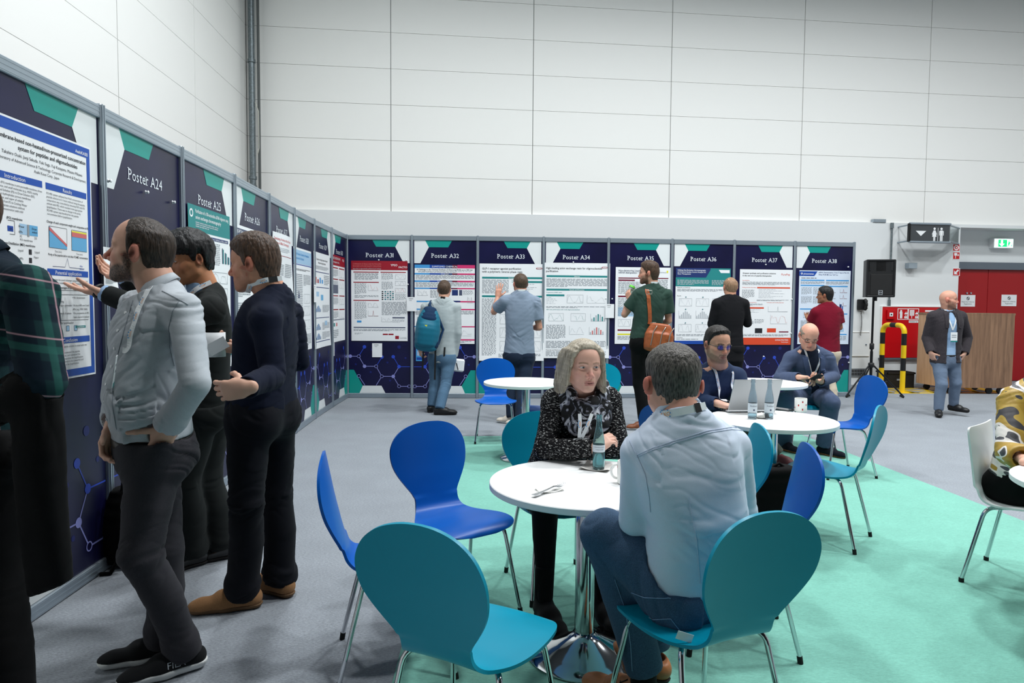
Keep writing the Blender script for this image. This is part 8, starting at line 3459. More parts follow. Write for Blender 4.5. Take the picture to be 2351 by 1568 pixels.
o, *_ = ribbon(bg, 'bag_strap', [c + l_ * -.12 + u_ * .14, Pt(1494, 740, y0 - .16), Pt(1489, 690, y0 - .12), Pt(1485, 662, y0 - .05), Pt(1480, 668, y0 + .10)], .045, M_COGNAC, [R['bvh']], .008)
mb = MB()
for px_, py_ in ((1491, 671), (1500, 745)):
	q = Pt(px_, py_, y0 - .18)
	mb.tube([q + V3(.03 * a, 0, .02 * b) for a, b in ((-1, -1), (1, -1), (1, 1), (-1, 1))], .005, M_ZIP, 6, closed=True)
par_to(mb.build('buckle'), bg)
# man in the black suit before A36
J = {}
y0 = 9.2
f = nrm((.1, .99, 0))
J['pel'] = Pt(1673, 792, y0)
J['nb'] = Pt(1677, 681, y0)
J['hd'] = Pt(1677, 661, y0 + .02)
J['sl'] = Pt(1646, 698, y0)
J['sr'] = Pt(1708, 698, y0)
J['el'] = Pt(1634, 744, y0 + .03)
J['wl'] = Pt(1640, 760, y0 + .26)
J['er'] = Pt(1716, 742, y0 + .05)
J['wr'] = Pt(1712, 738, y0 + .27)
stand(J, f)
leg(J, 'l', (1662, 925), f)
leg(J, 'r', (1690, 925), f)
H = Head(J['hd'], nrm((-.05, .98, .0)), (0, 0, 1), 1.08)
R = figure('balding man in a black suit standing before panel A36, seen from behind', J,
		   dict(H=H, neck=.057, paint=dict(base=(206, 150, 122), red=(206, 118, 98))),
		   dict(mat=M_SUITB, name='jacket', ease=.020, hem=-.22, skirt=.26, fold=.005, neck=.062, ntop=.012),
		   dict(mat=M_SUITB, waist=.0, fold=.005, knee=.070, hemr=.066, thigh=.092),
		   dict(mat=HB4, line=LOWLINE, thick=lambda F, aL, U, L: np.where(U > .085, .001, .006), amp=.002),
		   dict(l=dict(f=(.3, .8, .2), n=(.8, 0, .3), curls=(.4, .8, .8, .8, .8)), r=dict(f=(-.2, .9, .3), n=(-.8, 0, .3), curls=(.4, .8, .8, .8, .8))), seed=37, **SKB)
par_to(skin_obj('shirt_collar', *(lambda fd: (fd.cap(J['nb'] - V3(0, 0, .02), J['nb'] + V3(0, 0, .08), .063, .061, .01), fd.cap(J['nb'] - V3(0, 0, .03), J['nb'] + V3(0, 0, .1), .057, .056, .002, 's'), fd.cut(J['nb'] + V3(0, 0, .035), (0, .3, 1)), fd.mesh(1))[-1])(Field(J['nb'] - .12, J['nb'] + .14, .008)), M_RIB, None), R['root'])
shoe(R['root'], J['al'], f, 0, M_BLKSHOE, DARK_SOLE, h=.012)
shoe(R['root'], J['ar'], f, 0, M_BLKSHOE, DARK_SOLE, h=.012)
mb = MB()
q = Pt(1719, 720, y0 + .28)
mb.tube([q + V3(-.05, 0, -.03), q + V3(.03, 0, .02)], .006, M_ZIP, 8)
tag(mb.build('ballpoint_pen', loc=q), 'pen held by the man in the black suit', 'pen')
# man in the maroon polo before A38
J = {}
y0 = 9.7
f = nrm((-.35, .94, 0))
J['pel'] = Pt(1898, 806, y0)
J['nb'] = Pt(1899, 699, y0)
J['hd'] = Pt(1895, 680, y0)
J['sl'] = Pt(1873, 718, y0)
J['sr'] = Pt(1923, 718, y0 + .02)
J['el'] = Pt(1861, 745, y0 + .10)
J['wl'] = Pt(1857, 735, y0 + .30)
J['er'] = Pt(1928, 752, y0 + .04)
J['wr'] = Pt(1905, 752, y0 + .26)
stand(J, f)
leg(J, 'l', (J['hl'][0], y0, .095), f)
leg(J, 'r', (J['hr'][0], y0 - .03, .095), f)
H = Head(J['hd'], nrm((-.80, .6, .0)), (0, 0, 1), 1.0)
R = figure('man in a maroon polo shirt and beige trousers reading panel A38', J,
		   dict(H=H, neck=.055, paint=dict(base=(160, 108, 80), red=(150, 90, 68), brow=(24, 20, 18))),
		   dict(mat=M_MAROON, name='polo_shirt', sleeve='short', ease=.016, hem=-.06, skirt=.09, fold=.005, neck=.062),
		   dict(mat=M_BEIGE, waist=.0, fold=.005, knee=.066, hemr=.062, thigh=.086),
		   dict(mat=HBLK, thick=lambda F, aL, U, L: .010 + .008 * np.clip((U - .05) / .06, 0, 1), amp=.003),
		   dict(l=dict(f=(.2, .8, .3), n=(.3, 0, .9), curls=(.3, .5, .5, .5, .5)), r=dict(f=(-.5, .7, .1), n=(-.3, .2, .9), curls=(.4, .7, .7, .7, .7))), seed=39, skin=(160, 108, 80), bw=1.02, bd=1.06, belly=.03, **SKB)
collar(R, J, M_MAROON, r0=.061, r1=.076, gap=.5, hgt=.032)
glasses(R, M_BLACKP)
shoe(R['root'], J['al'], f, 0, M_BLKSHOE, DARK_SOLE, h=.012)
shoe(R['root'], J['ar'], f, 0, M_BLKSHOE, DARK_SOLE, h=.012)
# walking man in the grey blazer
J = {}
y0 = 9.3
f = nrm((.12, -.99, 0))
J['pel'] = Pt(2172, 820, y0)
J['nb'] = Pt(2175, 711, y0 - .02)
J['hd'] = Pt(2176, 690, y0 - .04)
J['sr'] = Pt(2142, 727, y0)
J['sl'] = Pt(2206, 727, y0)
J['er'] = Pt(2128, 775, y0 + .08)
J['wr'] = Pt(2137, 810, y0 - .06)
J['el'] = Pt(2221, 775, y0 + .08)
J['wl'] = Pt(2214, 812, y0 - .04)
stand(J, f)
leg(J, 'r', (2155, 939), f, l=.42)
a = at_z(2214, 934, .14)
leg(J, 'l', (a[0], a[1] + .22, .15), f, l=.42)
H = Head(J['hd'], nrm((.85, -.5, -.03)), (0, 0, 1), 1.04)
M_TWEED = cloth('grey_tweed', (58, 54, 58), weave=160, var=.35, bump=.3)
M_BLUEJ = cloth('washed_blue_jeans', (104, 120, 142), weave=300, var=.2, bump=.4)
def blazer(fd, J, out):
	c = J['nb'] * .35 + J['pel'] * .65 + out['fc'] * .19
	fd.loft([(J['nb'] - V3(0, 0, .03) + out['fc'] * .10, out['lc'], .03, .10), (c + V3(0, 0, .1), out['lc'], .075, .12), (J['pel'] - V3(0, 0, .16) + out['fc'] * .2, out['lc'], .085, .12)], k=.01, op='s')
R = figure('bald bearded man in a grey blazer and jeans walking past the red doors', J,
		   dict(H=H, neck=.055, paint=dict(base=(206, 152, 130), red=(206, 122, 104), beard=(96, 64, 46), stubble=.7, brow=(90, 64, 48))),
		   dict(mat=M_TWEED, name='blazer', ease=.026, hem=-.07, skirt=.1, fold=.005, neck=.064, ntop=.012, extra=blazer),
		   dict(mat=M_BLUEJ, waist=.04, fold=.006, knee=.060, hemr=.052, thigh=.080, belt=BLACK_BELT),
		   None,
		   dict(l=dict(f=(-.45, .1, -.9), n=(-.7, .3, 0), curls=(.3, .4, .4, .4, .4)), r=dict(f=(.45, .1, -.9), n=(.7, .3, 0), curls=(.3, .4, .4, .4, .4))), seed=41, **SKB)
fdv = Field(J['pel'] - .35, J['nb'] + .15, .011)
u_ = R['up']
fdv.loft(R['trunk'](.004), k=.05)
fdv.cut(J['pel'] + u_ * .02, -u_)
fdv.cap(J['nb'], J['nb'] + u_ * .2, .058, .058, .004, 's')
V, F = fdv.mesh(1)
V = folds(V, F, [(J['pel'], J['nb'])], .004, 5)
par_to(skin_obj('shirt', V, F, M_BLUESH, None), R['root'])
bv = bvh_of(V, F)
for sg in (1, -1):
	ribbon(R['root'], 'lapel', [J['nb'] + R['lc'] * .062 * sg + u_ * .015, J['nb'] + R['lc'] * .080 * sg + R['fc'] * .12 - u_ * .10, J['nb'] + R['lc'] * .085 * sg + R['fc'] * .16 - u_ * .24], .045, M_TWEED, [R['bvh']], .006)
collar(R, J, M_BLUESH, r0=.060, r1=.076, gap=.5)
for s in (1, -1):
	ribbon(R['root'], 'lanyard', [J['nb'] + R['lc'] * .06 * s + R['fc'] * .05, J['nb'] + R['lc'] * .05 * s + R['fc'] * .12 - u_ * .12, J['nb'] + R['fc'] * .14 - u_ * .27], .02, M_RIB, [bv], .005)
badge(R['root'], J['nb'] + R['fc'] * .155 - u_ * .36, R['lc'], -u_, .09, .13, strip=I_TEAL)
shoe(R['root'], J['ar'], V3(-.5, -.86, 0), 0, M_BLKSHOE, DARK_SOLE, h=.010, L=.29)
fl = V3(.35, -.93, 0)
shoe(R['root'], J['al'], fl, .05, M_BLKSHOE, DARK_SOLE, h=.010, L=.29)
# ------------------------------------------------------------------ people sitting at the tables
def sit(J, f, hw=.09, drop=.0, fwd=.03):
	bl = np.cross((0, 0, 1.0), f)
	J['hl'] = J['pel'] + bl * hw + f * fwd - V3(0, 0, drop)
	J['hr'] = J['pel'] - bl * hw + f * fwd - V3(0, 0, drop)
	return bl
# ---- fair-haired woman with crossed arms
J = {}
y0 = 3.42
f = nrm((.10, -.99, 0))
J['pel'] = V3(.235, 3.56, .53)
J['nb'] = Pt(1341, 900, y0 - .10)
J['hd'] = Pt(1337, 845, 3.22)
J['sr'] = Pt(1273, 922, y0 - .10)
J['sl'] = Pt(1397, 918, y0 - .10)
J['chest'] = J['pel'] * .33 + J['nb'] * .67 + f * .0
J['waist'] = J['pel'] * .68 + J['nb'] * .32 - f * .01
J['er'] = Pt(1250, 1032, 3.20)
J['el'] = Pt(1422, 1030, 3.24)
J['wr'] = Pt(1366, 1030, 3.06)
J['wl'] = Pt(1306, 1030, 3.20)
bl = sit(J, f)
J['kr'] = V3(.16, 3.16, .545)
J['kl'] = V3(.44, 3.16, .53)
J['ar'] = at_z(1252, 1372, .12)
J['al'] = at_z(1384, 1368, .12)
hf = nrm((.27, -.95, -.05))
H = Head(J['hd'], hf, (.02, 0, 1), .99, fem=1.0, wide=1.04)
M_KNIT = bpy.data.materials.new('flecked_black_knit')
M_KNIT.use_nodes = True
g = NT(M_KNIT)
b = g.n['Principled BSDF']
b.inputs['Roughness'].default_value = .95
b.inputs['Specular IOR Level'].default_value = .1
tc = g.add('ShaderNodeTexCoord')
mp = g.add('ShaderNodeMapping')
mp.inputs['Scale'].default_value = (75, 90, 300)
g.link(tc, 'Object', mp, 'Vector')
nz = g.add('ShaderNodeTexNoise', Scale=1.0, Detail=1.5, Roughness=.6)
g.link(mp, 'Vector', nz, 'Vector')
r = g.ramp([(.0, lin((20, 20, 22))), (.585, lin((24, 24, 26))), (.68, lin((200, 200, 198)))])
g.link(nz, 'Fac', r, 'Fac')
g.link(r, 'Color', b, 'Base Color')
bp = g.add('ShaderNodeBump', Strength=.4, Distance=.006)
g.link(nz, 'Fac', bp, 'Height')
g.link(bp, 'Normal', b, 'Normal')
M_TIGHTS = cloth('black_tights', (14, 14, 15), weave=900, var=.1, sheen=.15)
M_SUEDEB = cloth('black_suede', (13, 13, 14), weave=500, var=.2, sheen=.2)
def skirt(fd, J, out):
	for s in 'lr':
		fd.cap(J['h' + s], J['h' + s] * .30 + J['k' + s] * .70, .105, .098, .09)
	fd.cap(J['hl'] * .5 + J['kl'] * .5, J['hr'] * .5 + J['kr'] * .5, .085, .085, .08)
HBL = hair_mat('ash_blonde_hair', (132, 121, 104), (194, 184, 165), 150, (1, 1, .06), .3)
def bob(fd):
	W = H.W
	fF = H.f
	for sd in (1, -1):
		fd.loft([(W(-.008, sd * .066, .080), fF, .066, .018), (W(-.006, sd * .081, .02), fF, .062, .014), (W(-.004, sd * .088, -.05), fF, .058, .014), (W(.0, sd * .095, -.085), fF, .050, .013), (W(.004, sd * .102, -.118), fF, .036, .008)], k=.03, cap=.5)
		fd.loft([(W(.040, sd * .050, .098), fF, .020, .013), (W(.040, sd * .070, .055), fF, .014, .008), (W(.030, sd * .083, -.01), fF, .012, .007), (W(.022, sd * .091, -.06), fF, .012, .007), (W(.018, sd * .098, -.105), fF, .010, .005)], k=.02, cap=.5)
	fd.loft([(W(-.075, 0, .05), H.l, .06, .025), (W(-.080, 0, -.03), H.l, .074, .026), (W(-.074, 0, -.09), H.l, .078, .024), (W(-.068, 0, -.12), H.l, .06, .012)], k=.04)
	# locks: fine grooves running down the hair
	X, Y, Z = fd.pts((slice(None),) * 3)
	P = np.stack(np.broadcast_arrays(X, Y, Z), -1).reshape(-1, 3)
	q = H.loc(P)
	a = np.arctan2(q[:, 1], q[:, 0] - .0)
	g_ = pnoise(np.stack([a * 26, q[:, 2] * 3, a * 0], 1)) * .0028 + pnoise(np.stack([a * 60, q[:, 2] * 4, a * 0 + 5], 1)) * .0014
	g_ = g_ * np.clip((.105 - q[:, 2]) / .05, 0, 1)
	g_ = g_ + np.clip((-.075 - q[:, 2]) / .04, 0, 1) * (.003 + pnoise(np.stack([a * 18, a * 0, q[:, 2] * 2], 1)) * .010)
	fd.d += g_.reshape(fd.d.shape).astype(np.float32)
R = figure('fair-haired woman in a flecked black sweater resting crossed arms on the table', J,
		   dict(H=H, nose=.95, neck=.047, jaw=.93, gaze=(.0020, -.0004), paint=dict(base=(222, 172, 152), red=(218, 150, 136), lips=(186, 112, 106), brow=(150, 116, 92), iris=(88, 104, 112))),
		   dict(mat=M_KNIT, name='sweater', ease=.010, hem=-.09, skirt=.12, fold=.006, h=.006, neck=.056, ntop=.02, fa=11, fr=5, cuts=('r',), cutr=.06),
		   dict(mat=M_KNIT, name='knit_skirt', skirt=True, waist=.0, fold=.003, h=.008, knee=.05, hemr=.04, thigh=.07, ease=.0, extra=skirt),
		   dict(mat=HBL, line=[(-.13, -.10), (-.05, -.09), (-.01, -.03), (.0, .0), (.012, .05), (.03, .072), (.052, .086), (.075, .098), (.10, .108)], thick=.012, extra=bob, h=.0028, amp=.0, smooth=1, edge=.3),
		   dict(r=dict(f=(.72, .42, .42), n=(.3, .6, -.6), curls=(.3, .4, .45, .5, .5), sc=.88), l=dict(f=(-.8, .35, .25), n=(-.1, -.6, -.5), curls=(.3, .35, .35, .4, .4), sc=.85)),
		   hh=.0018, bw=.98, bd=.98, fem=1.0, seed=51, limb=.98, skin=(222, 176, 156))
# black tights: legs as their own garment
fd = Field(*bounds([J['hl'], J['hr'], J['kl'], J['kr'], J['al'], J['ar']], .14), .008)
for s in 'lr':
	fd.chain([J['h' + s], J['k' + s]], [.085, .066], .03)
	m = J['k' + s] * .62 + J['a' + s] * .38 + f * -.018
	fd.chain([J['k' + s], m, J['a' + s]], [.066, .056, .036], .03)
V, F = fd.mesh(2)
par_to(skin_obj('tights', V, F, M_TIGHTS, None), R['root'])
for s in 'lr':
	shoe(R['root'], J['a' + s] * (1, 1, 0), V3(.28 if s == 'r' else .25, -.95, 0), .007, M_SUEDEB, DARK_SOLE, style='boot', h=.007, L=.27, wid=1.08, label='black suede ankle boot')
# scarf
M_SCARF = bpy.data.materials.new('black_and_grey_flower_scarf')
M_SCARF.use_nodes = True
g = NT(M_SCARF)
b = g.n['Principled BSDF']
b.inputs['Roughness'].default_value = .85
tc = g.add('ShaderNodeTexCoord')
nz = g.add('ShaderNodeTexNoise', Scale=15.0, Detail=1.5, Distortion=2.2)
g.link(tc, 'Object', nz, 'Vector')
r = g.ramp([(.0, lin((16, 16, 18))), (.52, lin((20, 20, 22))), (.54, lin((104, 106, 120))), (.59, lin((150, 152, 164))), (.61, lin((206, 208, 214))), (.68, lin((190, 192, 200))), (.70, lin((40, 40, 46)))])
g.link(nz, 'Fac', r, 'Fac')
g.link(r, 'Color', b, 'Base Color')
c = J['nb'] + f * .02 - V3(0, 0, .0)
fd = Field(c - .24, c + .22, .006)
fv = R['fc']
lv = R['lc']
for k, (r0, dz, rr, drop) in enumerate(((.078, .035, .030, .045), (.090, .008, .034, .075), (.098, -.022, .032, .105))):
	pts = []
	for t in np.linspace(0, 2 * math.pi, 25):
		fr_ = (1 + math.cos(t)) / 2
		pts.append(c + lv * math.sin(t) * r0 * 1.05 + fv * (math.cos(t) * r0 + .016 * fr_) + V3(0, 0, dz - drop * fr_ ** 2 + .008 * math.sin(t * 3 + k)))
	fd.chain(pts, [rr * (1 + .25 * math.sin(i * 1.7 + k)) for i in range(25)], .012)
V, F = fd.mesh(1)
V = folds(V, F, [(c + lv * .12, c + lv * .12 + fv * .1), (c - lv * .12, c - lv * .12 + fv * .1), (c + fv * .12 + lv * .08, c + fv * .12 - lv * .08)], .008, 3, 5, 16)
par_to(skin_obj('scarf', V, F, M_SCARF, None), R['root'])
sb = bvh_of(V, F)
for s in (1, -1):
	ribbon(R['root'], 'lanyard', [Pt(1345 + 14 * s, 950, 3.12), Pt(1341 + 9 * s, 975, 3.10), Pt(1333 + 3 * s, 1005, 3.10)], .016, M_RIB, [], 0, marks=.08)
badge(R['root'], Pt(1332, 1014, 3.105), lv, V3(0, 0, -1), .06, .03)
# ---- man in the pale blue shirt, back to the viewer
J = {}
f = nrm((-.22, .97, 0))
y0 = 2.12
J['pel'] = V3(.60, 2.235, .565)
J['nb'] = Pt(1562, 960, 2.22)
J['hd'] = Pt(1543, 890, 2.26)
J['sl'] = Pt(1470, 1038, 2.24)
J['sr'] = Pt(1680, 1028, 2.26)
J['waist'] = J['pel'] * .66 + J['nb'] * .34 - f * .045 + V3(.015, 0, 0)
J['chest'] = J['pel'] * .30 + J['nb'] * .70 - f * .03
J['el'] = Pt(1456, 1196, 2.26)
J['wl'] = Pt(1484, 1192, 2.50)
J['er'] = Pt(1706, 1190, 2.30)
J['wr'] = Pt(1560, 1180, 2.50)
bl = sit(J, nrm((-.35, .94, 0)), hw=.10, drop=.01, fwd=.0)
J['kl'] = Pt(1388, 1224, 2.33)
J['al'] = Pt(1478, 1528, 2.34)
J['kr'] = Pt(1500, 1236, 2.56)
J['ar'] = Pt(1500, 1470, 2.62)
H = Head(J['hd'], nrm((-.16, .98, -.08)), (.05, .02, 1), 1.0)
M_OXF = cloth('pale_blue_oxford', (206, 217, 233), weave=1100, var=.08, bump=.55, rough=.8)
M_JEANS2 = cloth('blue_jeans', (60, 82, 106), weave=420, var=.35, bump=.4)
HGR = hair_mat('greying_dark_hair', (22, 21, 20), (112, 106, 100), 210, (1, 1, .25))
LG = [(-.13, -.075), (-.06, -.074), (-.045, -.055), (-.036, -.03), (-.030, .0), (-.024, .03), (.004, .034), (.008, -.004), (.022, .0), (.030, .034), (.048, .052), (.07, .078), (.10, .094)]
R = figure('greying man in a pale blue shirt and jeans sitting with his back to the viewer', J,
		   dict(H=H, nose=1.0, neck=.058, ear=.008, paint=dict(base=(212, 158, 136), red=(206, 104, 88), brow=(60, 50, 44))),
		   dict(mat=M_OXF, armk=.024, ease=.012, hem=-.02, skirt=.05, fold=.007, h=.006, neck=.066, ntop=.032, fa=11, fr=5),
		   dict(mat=M_JEANS2, sit=True, waist=.02, fold=.007, h=.006, knee=.072, hemr=.062, thigh=.094, ease=.004, fa=9, belt=BLACK_BELT, len=.015),
		   dict(mat=HGR, line=LG, thick=lambda F, aL, U, L: .006 + .014 * np.clip((U - .03) / .08, 0, 1), h=.003, amp=.0028, fs=(90, 90, 26), edge=.5),
		   dict(l=dict(f=(.3, .85, -.2), n=(.2, .2, -.9), curls=(.3, .4, .4, .4, .4)), r=dict(f=(-.8, .5, 0), n=(0, .2, -.9), curls=(.3, .5, .5, .5, .5))),
		   hh=.0026, bw=.97, bd=1.0, seed=61, limb=.98, belly=.0)
P13 = J
collar(R, J, M_OXF, r0=.066, r1=.082, hgt=.046, fall=.030, point=.02, gap=.55)
u_ = nrm(J['hd'] - J['nb'])
nb = J['nb']
o, Q, T, N_ = ribbon(R['root'], 'lanyard', [nb + V3(-.085, .02, .0), nb + V3(-.065, -.055, .020), nb + V3(-.025, -.086, .034), nb + V3(.025, -.088, .046), nb + V3(.066, -.055, .05)], .024, M_RIB, [], 0, marks=None)
i = 14
mb = MB()
v, fc_ = glyphs('AXO')
v = v * .013
v = v - v.mean(0)
mb.add(Q[i] + N_[i] * .003 + np.outer(v[:, 0], T[i]) + np.outer(v[:, 1], -np.cross(T[i], N_[i])), fc_, I_ORANGE2)
for a, b2 in ((-.016, .010), (-.010, .014), (.012, .012), (.020, .002), (-.020, 0), (.016, -.008)):
	p = Q[i] + N_[i] * .003 + T[i] * a - np.cross(T[i], N_[i]) * b2
	mb.add([p - T[i] * .003, p + np.cross(T[i], N_[i]) * .003, p + T[i] * .003, p - np.cross(T[i], N_[i]) * .003], [(0, 1, 2, 3)], I_SKY)
par_to(mb.build('lanyard_print'), R['root'])
ribbon(R['root'], 'lanyard_clip', [Q[30] + N_[30] * .003, Q[34] + N_[34] * .003], .030, M_DARKRIB, [], 0, n=5)
# yoke seam across the back
M_SEAM = cloth('shirt_seam', (186, 198, 218), weave=500)
M_DSEAM = cloth('denim_seam', (120, 146, 176), weave=400)
for dy in (0, 5):
	seam(R['root'], 'yoke_seam', R['bvh'], [(1462, 1045 + dy), (1500, 1028 + dy), (1560, 1008 + dy), (1620, 990 + dy), (1680, 981 + dy), (1704, 984 + dy)], .0018, M_SEAM)
seam(R['root'], 'armhole_seam', R['bvh'], [(1446, 1012), (1464, 1048), (1482, 1090), (1491, 1140), (1494, 1175)], .0022, M_SEAM)
seam(R['root'], 'back_dart', R['bvh'], [(1580, 1140), (1600, 1240), (1608, 1340)], .0018, M_SEAM)
seam(R['root'], 'pocket_stitching', R['pbvh'], [(1482, 1412), (1500, 1422), (1540, 1420), (1560, 1446)], .003, M_DSEAM)
seam(R['root'], 'leg_seam', R['pbvh'], [(1412, 1330), (1436, 1400), (1448, 1480), (1452, 1540)], .003, M_DSEAM)
seam(R['root'], 'thigh_seam', R['pbvh'], [(1450, 1360), (1480, 1372), (1540, 1374)], .003, M_DSEAM)
mb = MB()
q = at_z(1572, 1462, .463)
a_, b_ = nrm(V3(.9, .0, -.28)), nrm(V3(-.25, .15, -.9))
mb.box(q, (.05, .028, .001), M_WHITE, R=np.column_stack([a_, b_, np.cross(a_, b_)]))
tag(mb.build('paper_card', loc=q), 'small white card sticking out of the back pocket of the blue jeans', 'card')
M_TANSH = mat('tan_leather_shoe', (164, 104, 62), rough=.45, bump=.1, bscale=90)
fl = nrm(V3(-.78, .62, 0))
fdk = Field(J['al'] - .2, J['al'] + .2, .006)
fdk.cap(J['al'] + V3(0, 0, .06), J['al'] - V3(0, 0, .07), .047, .045, .01)
V, F = fdk.mesh(1)
par_to(skin_obj('sock', V, F, M_TIGHTS, None), R['root'])
shoe(R['root'], J['al'] + fl * .02, fl, .04, M_TANSH, DARK_SOLE, L=.30, laces=LACE, label='tan leather shoe with black laces')
shoe(R['root'], J['ar'], nrm(V3(-.5, .8, 0)), .007, M_TANSH, DARK_SOLE, L=.30, label='tan leather shoe with black laces')
# ---- man at the laptop
J = {}
f = nrm((.35, -.93, 0))
J['pel'] = V3(1.42, 5.10, .55)
J['nb'] = Pt(1650, 842, 4.93)
J['hd'] = Pt(1645, 794, 4.86)
J['sr'] = Pt(1612, 862, 4.90)
J['sl'] = Pt(1692, 864, 5.00)
J['er'] = Pt(1606, 922, 4.84)
J['wr'] = Pt(1646, 926, 4.74)
J['el'] = Pt(1708, 912, 4.90)
J['wl'] = Pt(1690, 925, 4.78)
bl = sit(J, f)
J['kr'] = J['pel'] + f * .42 - bl * .16 + V3(0, 0, -.02)
J['ar'] = V3(J['kr'][0], J['kr'][1] + .05, .10)
J['kl'] = J['pel'] + f * .40 + bl * .14 + V3(0, 0, .06)
J['al'] = Pt(1778, 1040, 4.72)
H = Head(J['hd'], nrm((.30, -.93, -.20)), (0, 0, 1), 1.02)
M_NAVYV = cloth('navy_v_neck', (38, 52, 80), weave=700, var=.15, bump=.3, crease=5)
M_OLIVE = cloth('olive_trousers', (104, 98, 88), weave=500, var=.1)
R = figure('stubbled man in a navy sweater with glasses typing on the laptop', J,
		   dict(H=H, neck=.056, gaze=(.001, -.002), paint=dict(base=(206, 154, 128), red=(196, 122, 102), lips=(160, 96, 86), brow=(30, 24, 22), beard=(50, 42, 38), stubble=.55)),
		   dict(mat=M_NAVYV, name='sweater', ease=.014, hem=-.05, fold=.006, h=.008, neck=.060, ntop=.026, vee=.004),
		   dict(mat=M_OLIVE, sit=True, waist=.0, fold=.004, knee=.066, hemr=.056, thigh=.086),
		   dict(mat=hair_mat('near_black_hair', (16, 14, 13), (44, 38, 34), 160), line=[(-.13, -.065), (-.05, -.062), (-.032, -.045), (-.026, .0), (-.022, .032), (.004, .034), (.008, .0), (.020, .002), (.026, .04), (.040, .070), (.06, .094), (.09, .115)], thick=lambda F, aL, U, L: .005 + .012 * np.clip((U - .06) / .05, 0, 1), h=.004, amp=.003),
		   dict(r=dict(f=(.75, -.4, -.15), n=(0, .1, -1), curls=(.3, .5, .5, .5, .5)), l=dict(f=(-.3, -.8, -.1), n=(0, .1, -1), curls=(.3, .5, .5, .5, .5))),
		   h=.008, hh=.0034, seed=71)
glasses(R, mat('dark_frame', (34, 34, 38), rough=.3), lens=mat('painted_reflection_lens', (40, 60, 190), rough=.05, alpha=.55))  # blue reflection on the lenses is painted as their base colour
fv, lv = R['fc'], R['lc']
fd = Field(J['nb'] - .16, J['nb'] + .1, .008)
for s in (1, -1):
	ribbon(R['root'], 'lanyard', [J['nb'] + lv * .062 * s + fv * .0 + V3(0, 0, .04), J['nb'] + lv * .070 * s + fv * .09 - V3(0, 0, .03), J['nb'] + lv * .045 * s + fv * .15 - V3(0, 0, .14), J['nb'] + lv * .008 * s + fv * .16 - V3(0, 0, .25)], .020, M_RIB, [R['bvh']], .005, marks=.06)
badge(R['root'], J['nb'] + fv * .175 - V3(0, 0, .285), lv, V3(0, 0, -1), .05, .06)
shoe(R['root'], J['ar'], f, .007, M_SNEAK, WHITE_SOLE, h=.009)
M_STRIPE = mat('dark_red_sneaker', (110, 40, 44), rough=.6)
shoe(R['root'], J['al'] + V3(.01, -.03, 0), nrm(V3(.5, -.85, 0)), J['al'][2] - .10, M_STRIPE, WHITE_SOLE, h=.009, label='dark red and white sneaker')
# ---- man in the blue suit with a phone
J = {}
f = nrm((-.12, -.99, 0))
y0 = 7.02
J['pel'] = Pt(1858, 905, y0 + .06)
J['pel'][2] = .55
J['nb'] = Pt(1858, 800, y0 - .06)
J['hd'] = Pt(1856, 772, y0 - .17)
J['sr'] = Pt(1815, 822, y0 - .06)
J['sl'] = Pt(1900, 823, y0 - .06)
J['er'] = Pt(1790, 868, y0 - .10)
J['wr'] = Pt(1834, 866, y0 - .36)
J['el'] = Pt(1915, 864, y0 - .10)
J['wl'] = Pt(1884, 876, y0 - .36)
bl = sit(J, f, hw=.10)
J['kr'] = Pt(1800, 922, y0 - .40)
J['kl'] = Pt(1906, 925, y0 - .40)
J['ar'] = at_z(1798, 1010, .11)
J['al'] = at_z(1894, 1020, .11)
H = Head(J['hd'], nrm((-.10, -.80, -.55)), (0, -.5, .85), 1.06)
M_BSUIT = cloth('blue_grey_suit', (70, 82, 108), weave=700, var=.12, bump=.35, crease=5)
M_DNAVY = cloth('dark_navy_shirt', (26, 34, 50), weave=700, var=.1)
def lapels(fd, J, out):
	c = J['nb'] * .45 + J['pel'] * .55 + out['fc'] * .19
	fd.loft([(J['nb'] + V3(0, 0, .03) + out['fc'] * .09, out['lc'], .045, .09), (J['nb'] * .7 + J['pel'] * .3 + out['fc'] * .18, out['lc'], .055, .11), (c, out['lc'], .035, .10), (J['pel'] + out['fc'] * .22, out['lc'], .06, .10)], k=.008, op='s')
R = figure('bald man in a blue suit with glasses looking down at a phone', J,
		   dict(H=H, neck=.058, paint=dict(base=(214, 158, 136), red=(212, 126, 108), lips=(170, 100, 92), brow=(120, 96, 80), iris=(60, 50, 44))),
		   dict(mat=M_BSUIT, name='jacket', ease=.020, hem=-.06, skirt=.1, fold=.008, h=.009, neck=.062, ntop=.014, extra=lapels, fa=10),
		   dict(mat=M_BSUIT, sit=True, waist=.0, fold=.007, h=.009, knee=.078, hemr=.072, thigh=.096, ease=.008),
		   dict(mat=hair_mat('thin_grey_hair', (120, 104, 92), (160, 144, 130), 120), fn=lambda F, aL, U, L: np.minimum(hairline(LOWLINE)(F, aL, U, L), .07 - U), thick=.004, h=.005, amp=.001),
		   dict(r=dict(f=(.8, -.45, .0), n=(.1, -.3, -.7), curls=(.3, .5, .6, .7, .7)), l=dict(f=(-.75, -.45, .15), n=(-.2, -.1, .95), curls=(.4, .6, .6, .6, .6))),
		   h=.009, hh=.004, seed=81, bw=1.02, bd=1.02, belly=.03, limb=1.0)
fv, lv, u_ = R['fc'], R['lc'], R['up']
fd = Field(J['pel'] - .3, J['nb'] + .15, .010)
fd.loft(R['trunk'](.006), k=.05)
fd.cap(J['nb'], J['hd'], .058, .056, .004, 's')
fd.cut(J['pel'] + u_ * .04, -u_)
V, F = fd.mesh(1)
par_to(skin_obj('shirt', folds(V, F, [(J['pel'], J['nb'])], .004, 3), F, M_DNAVY, None), R['root'])
bv = bvh_of(V, F)
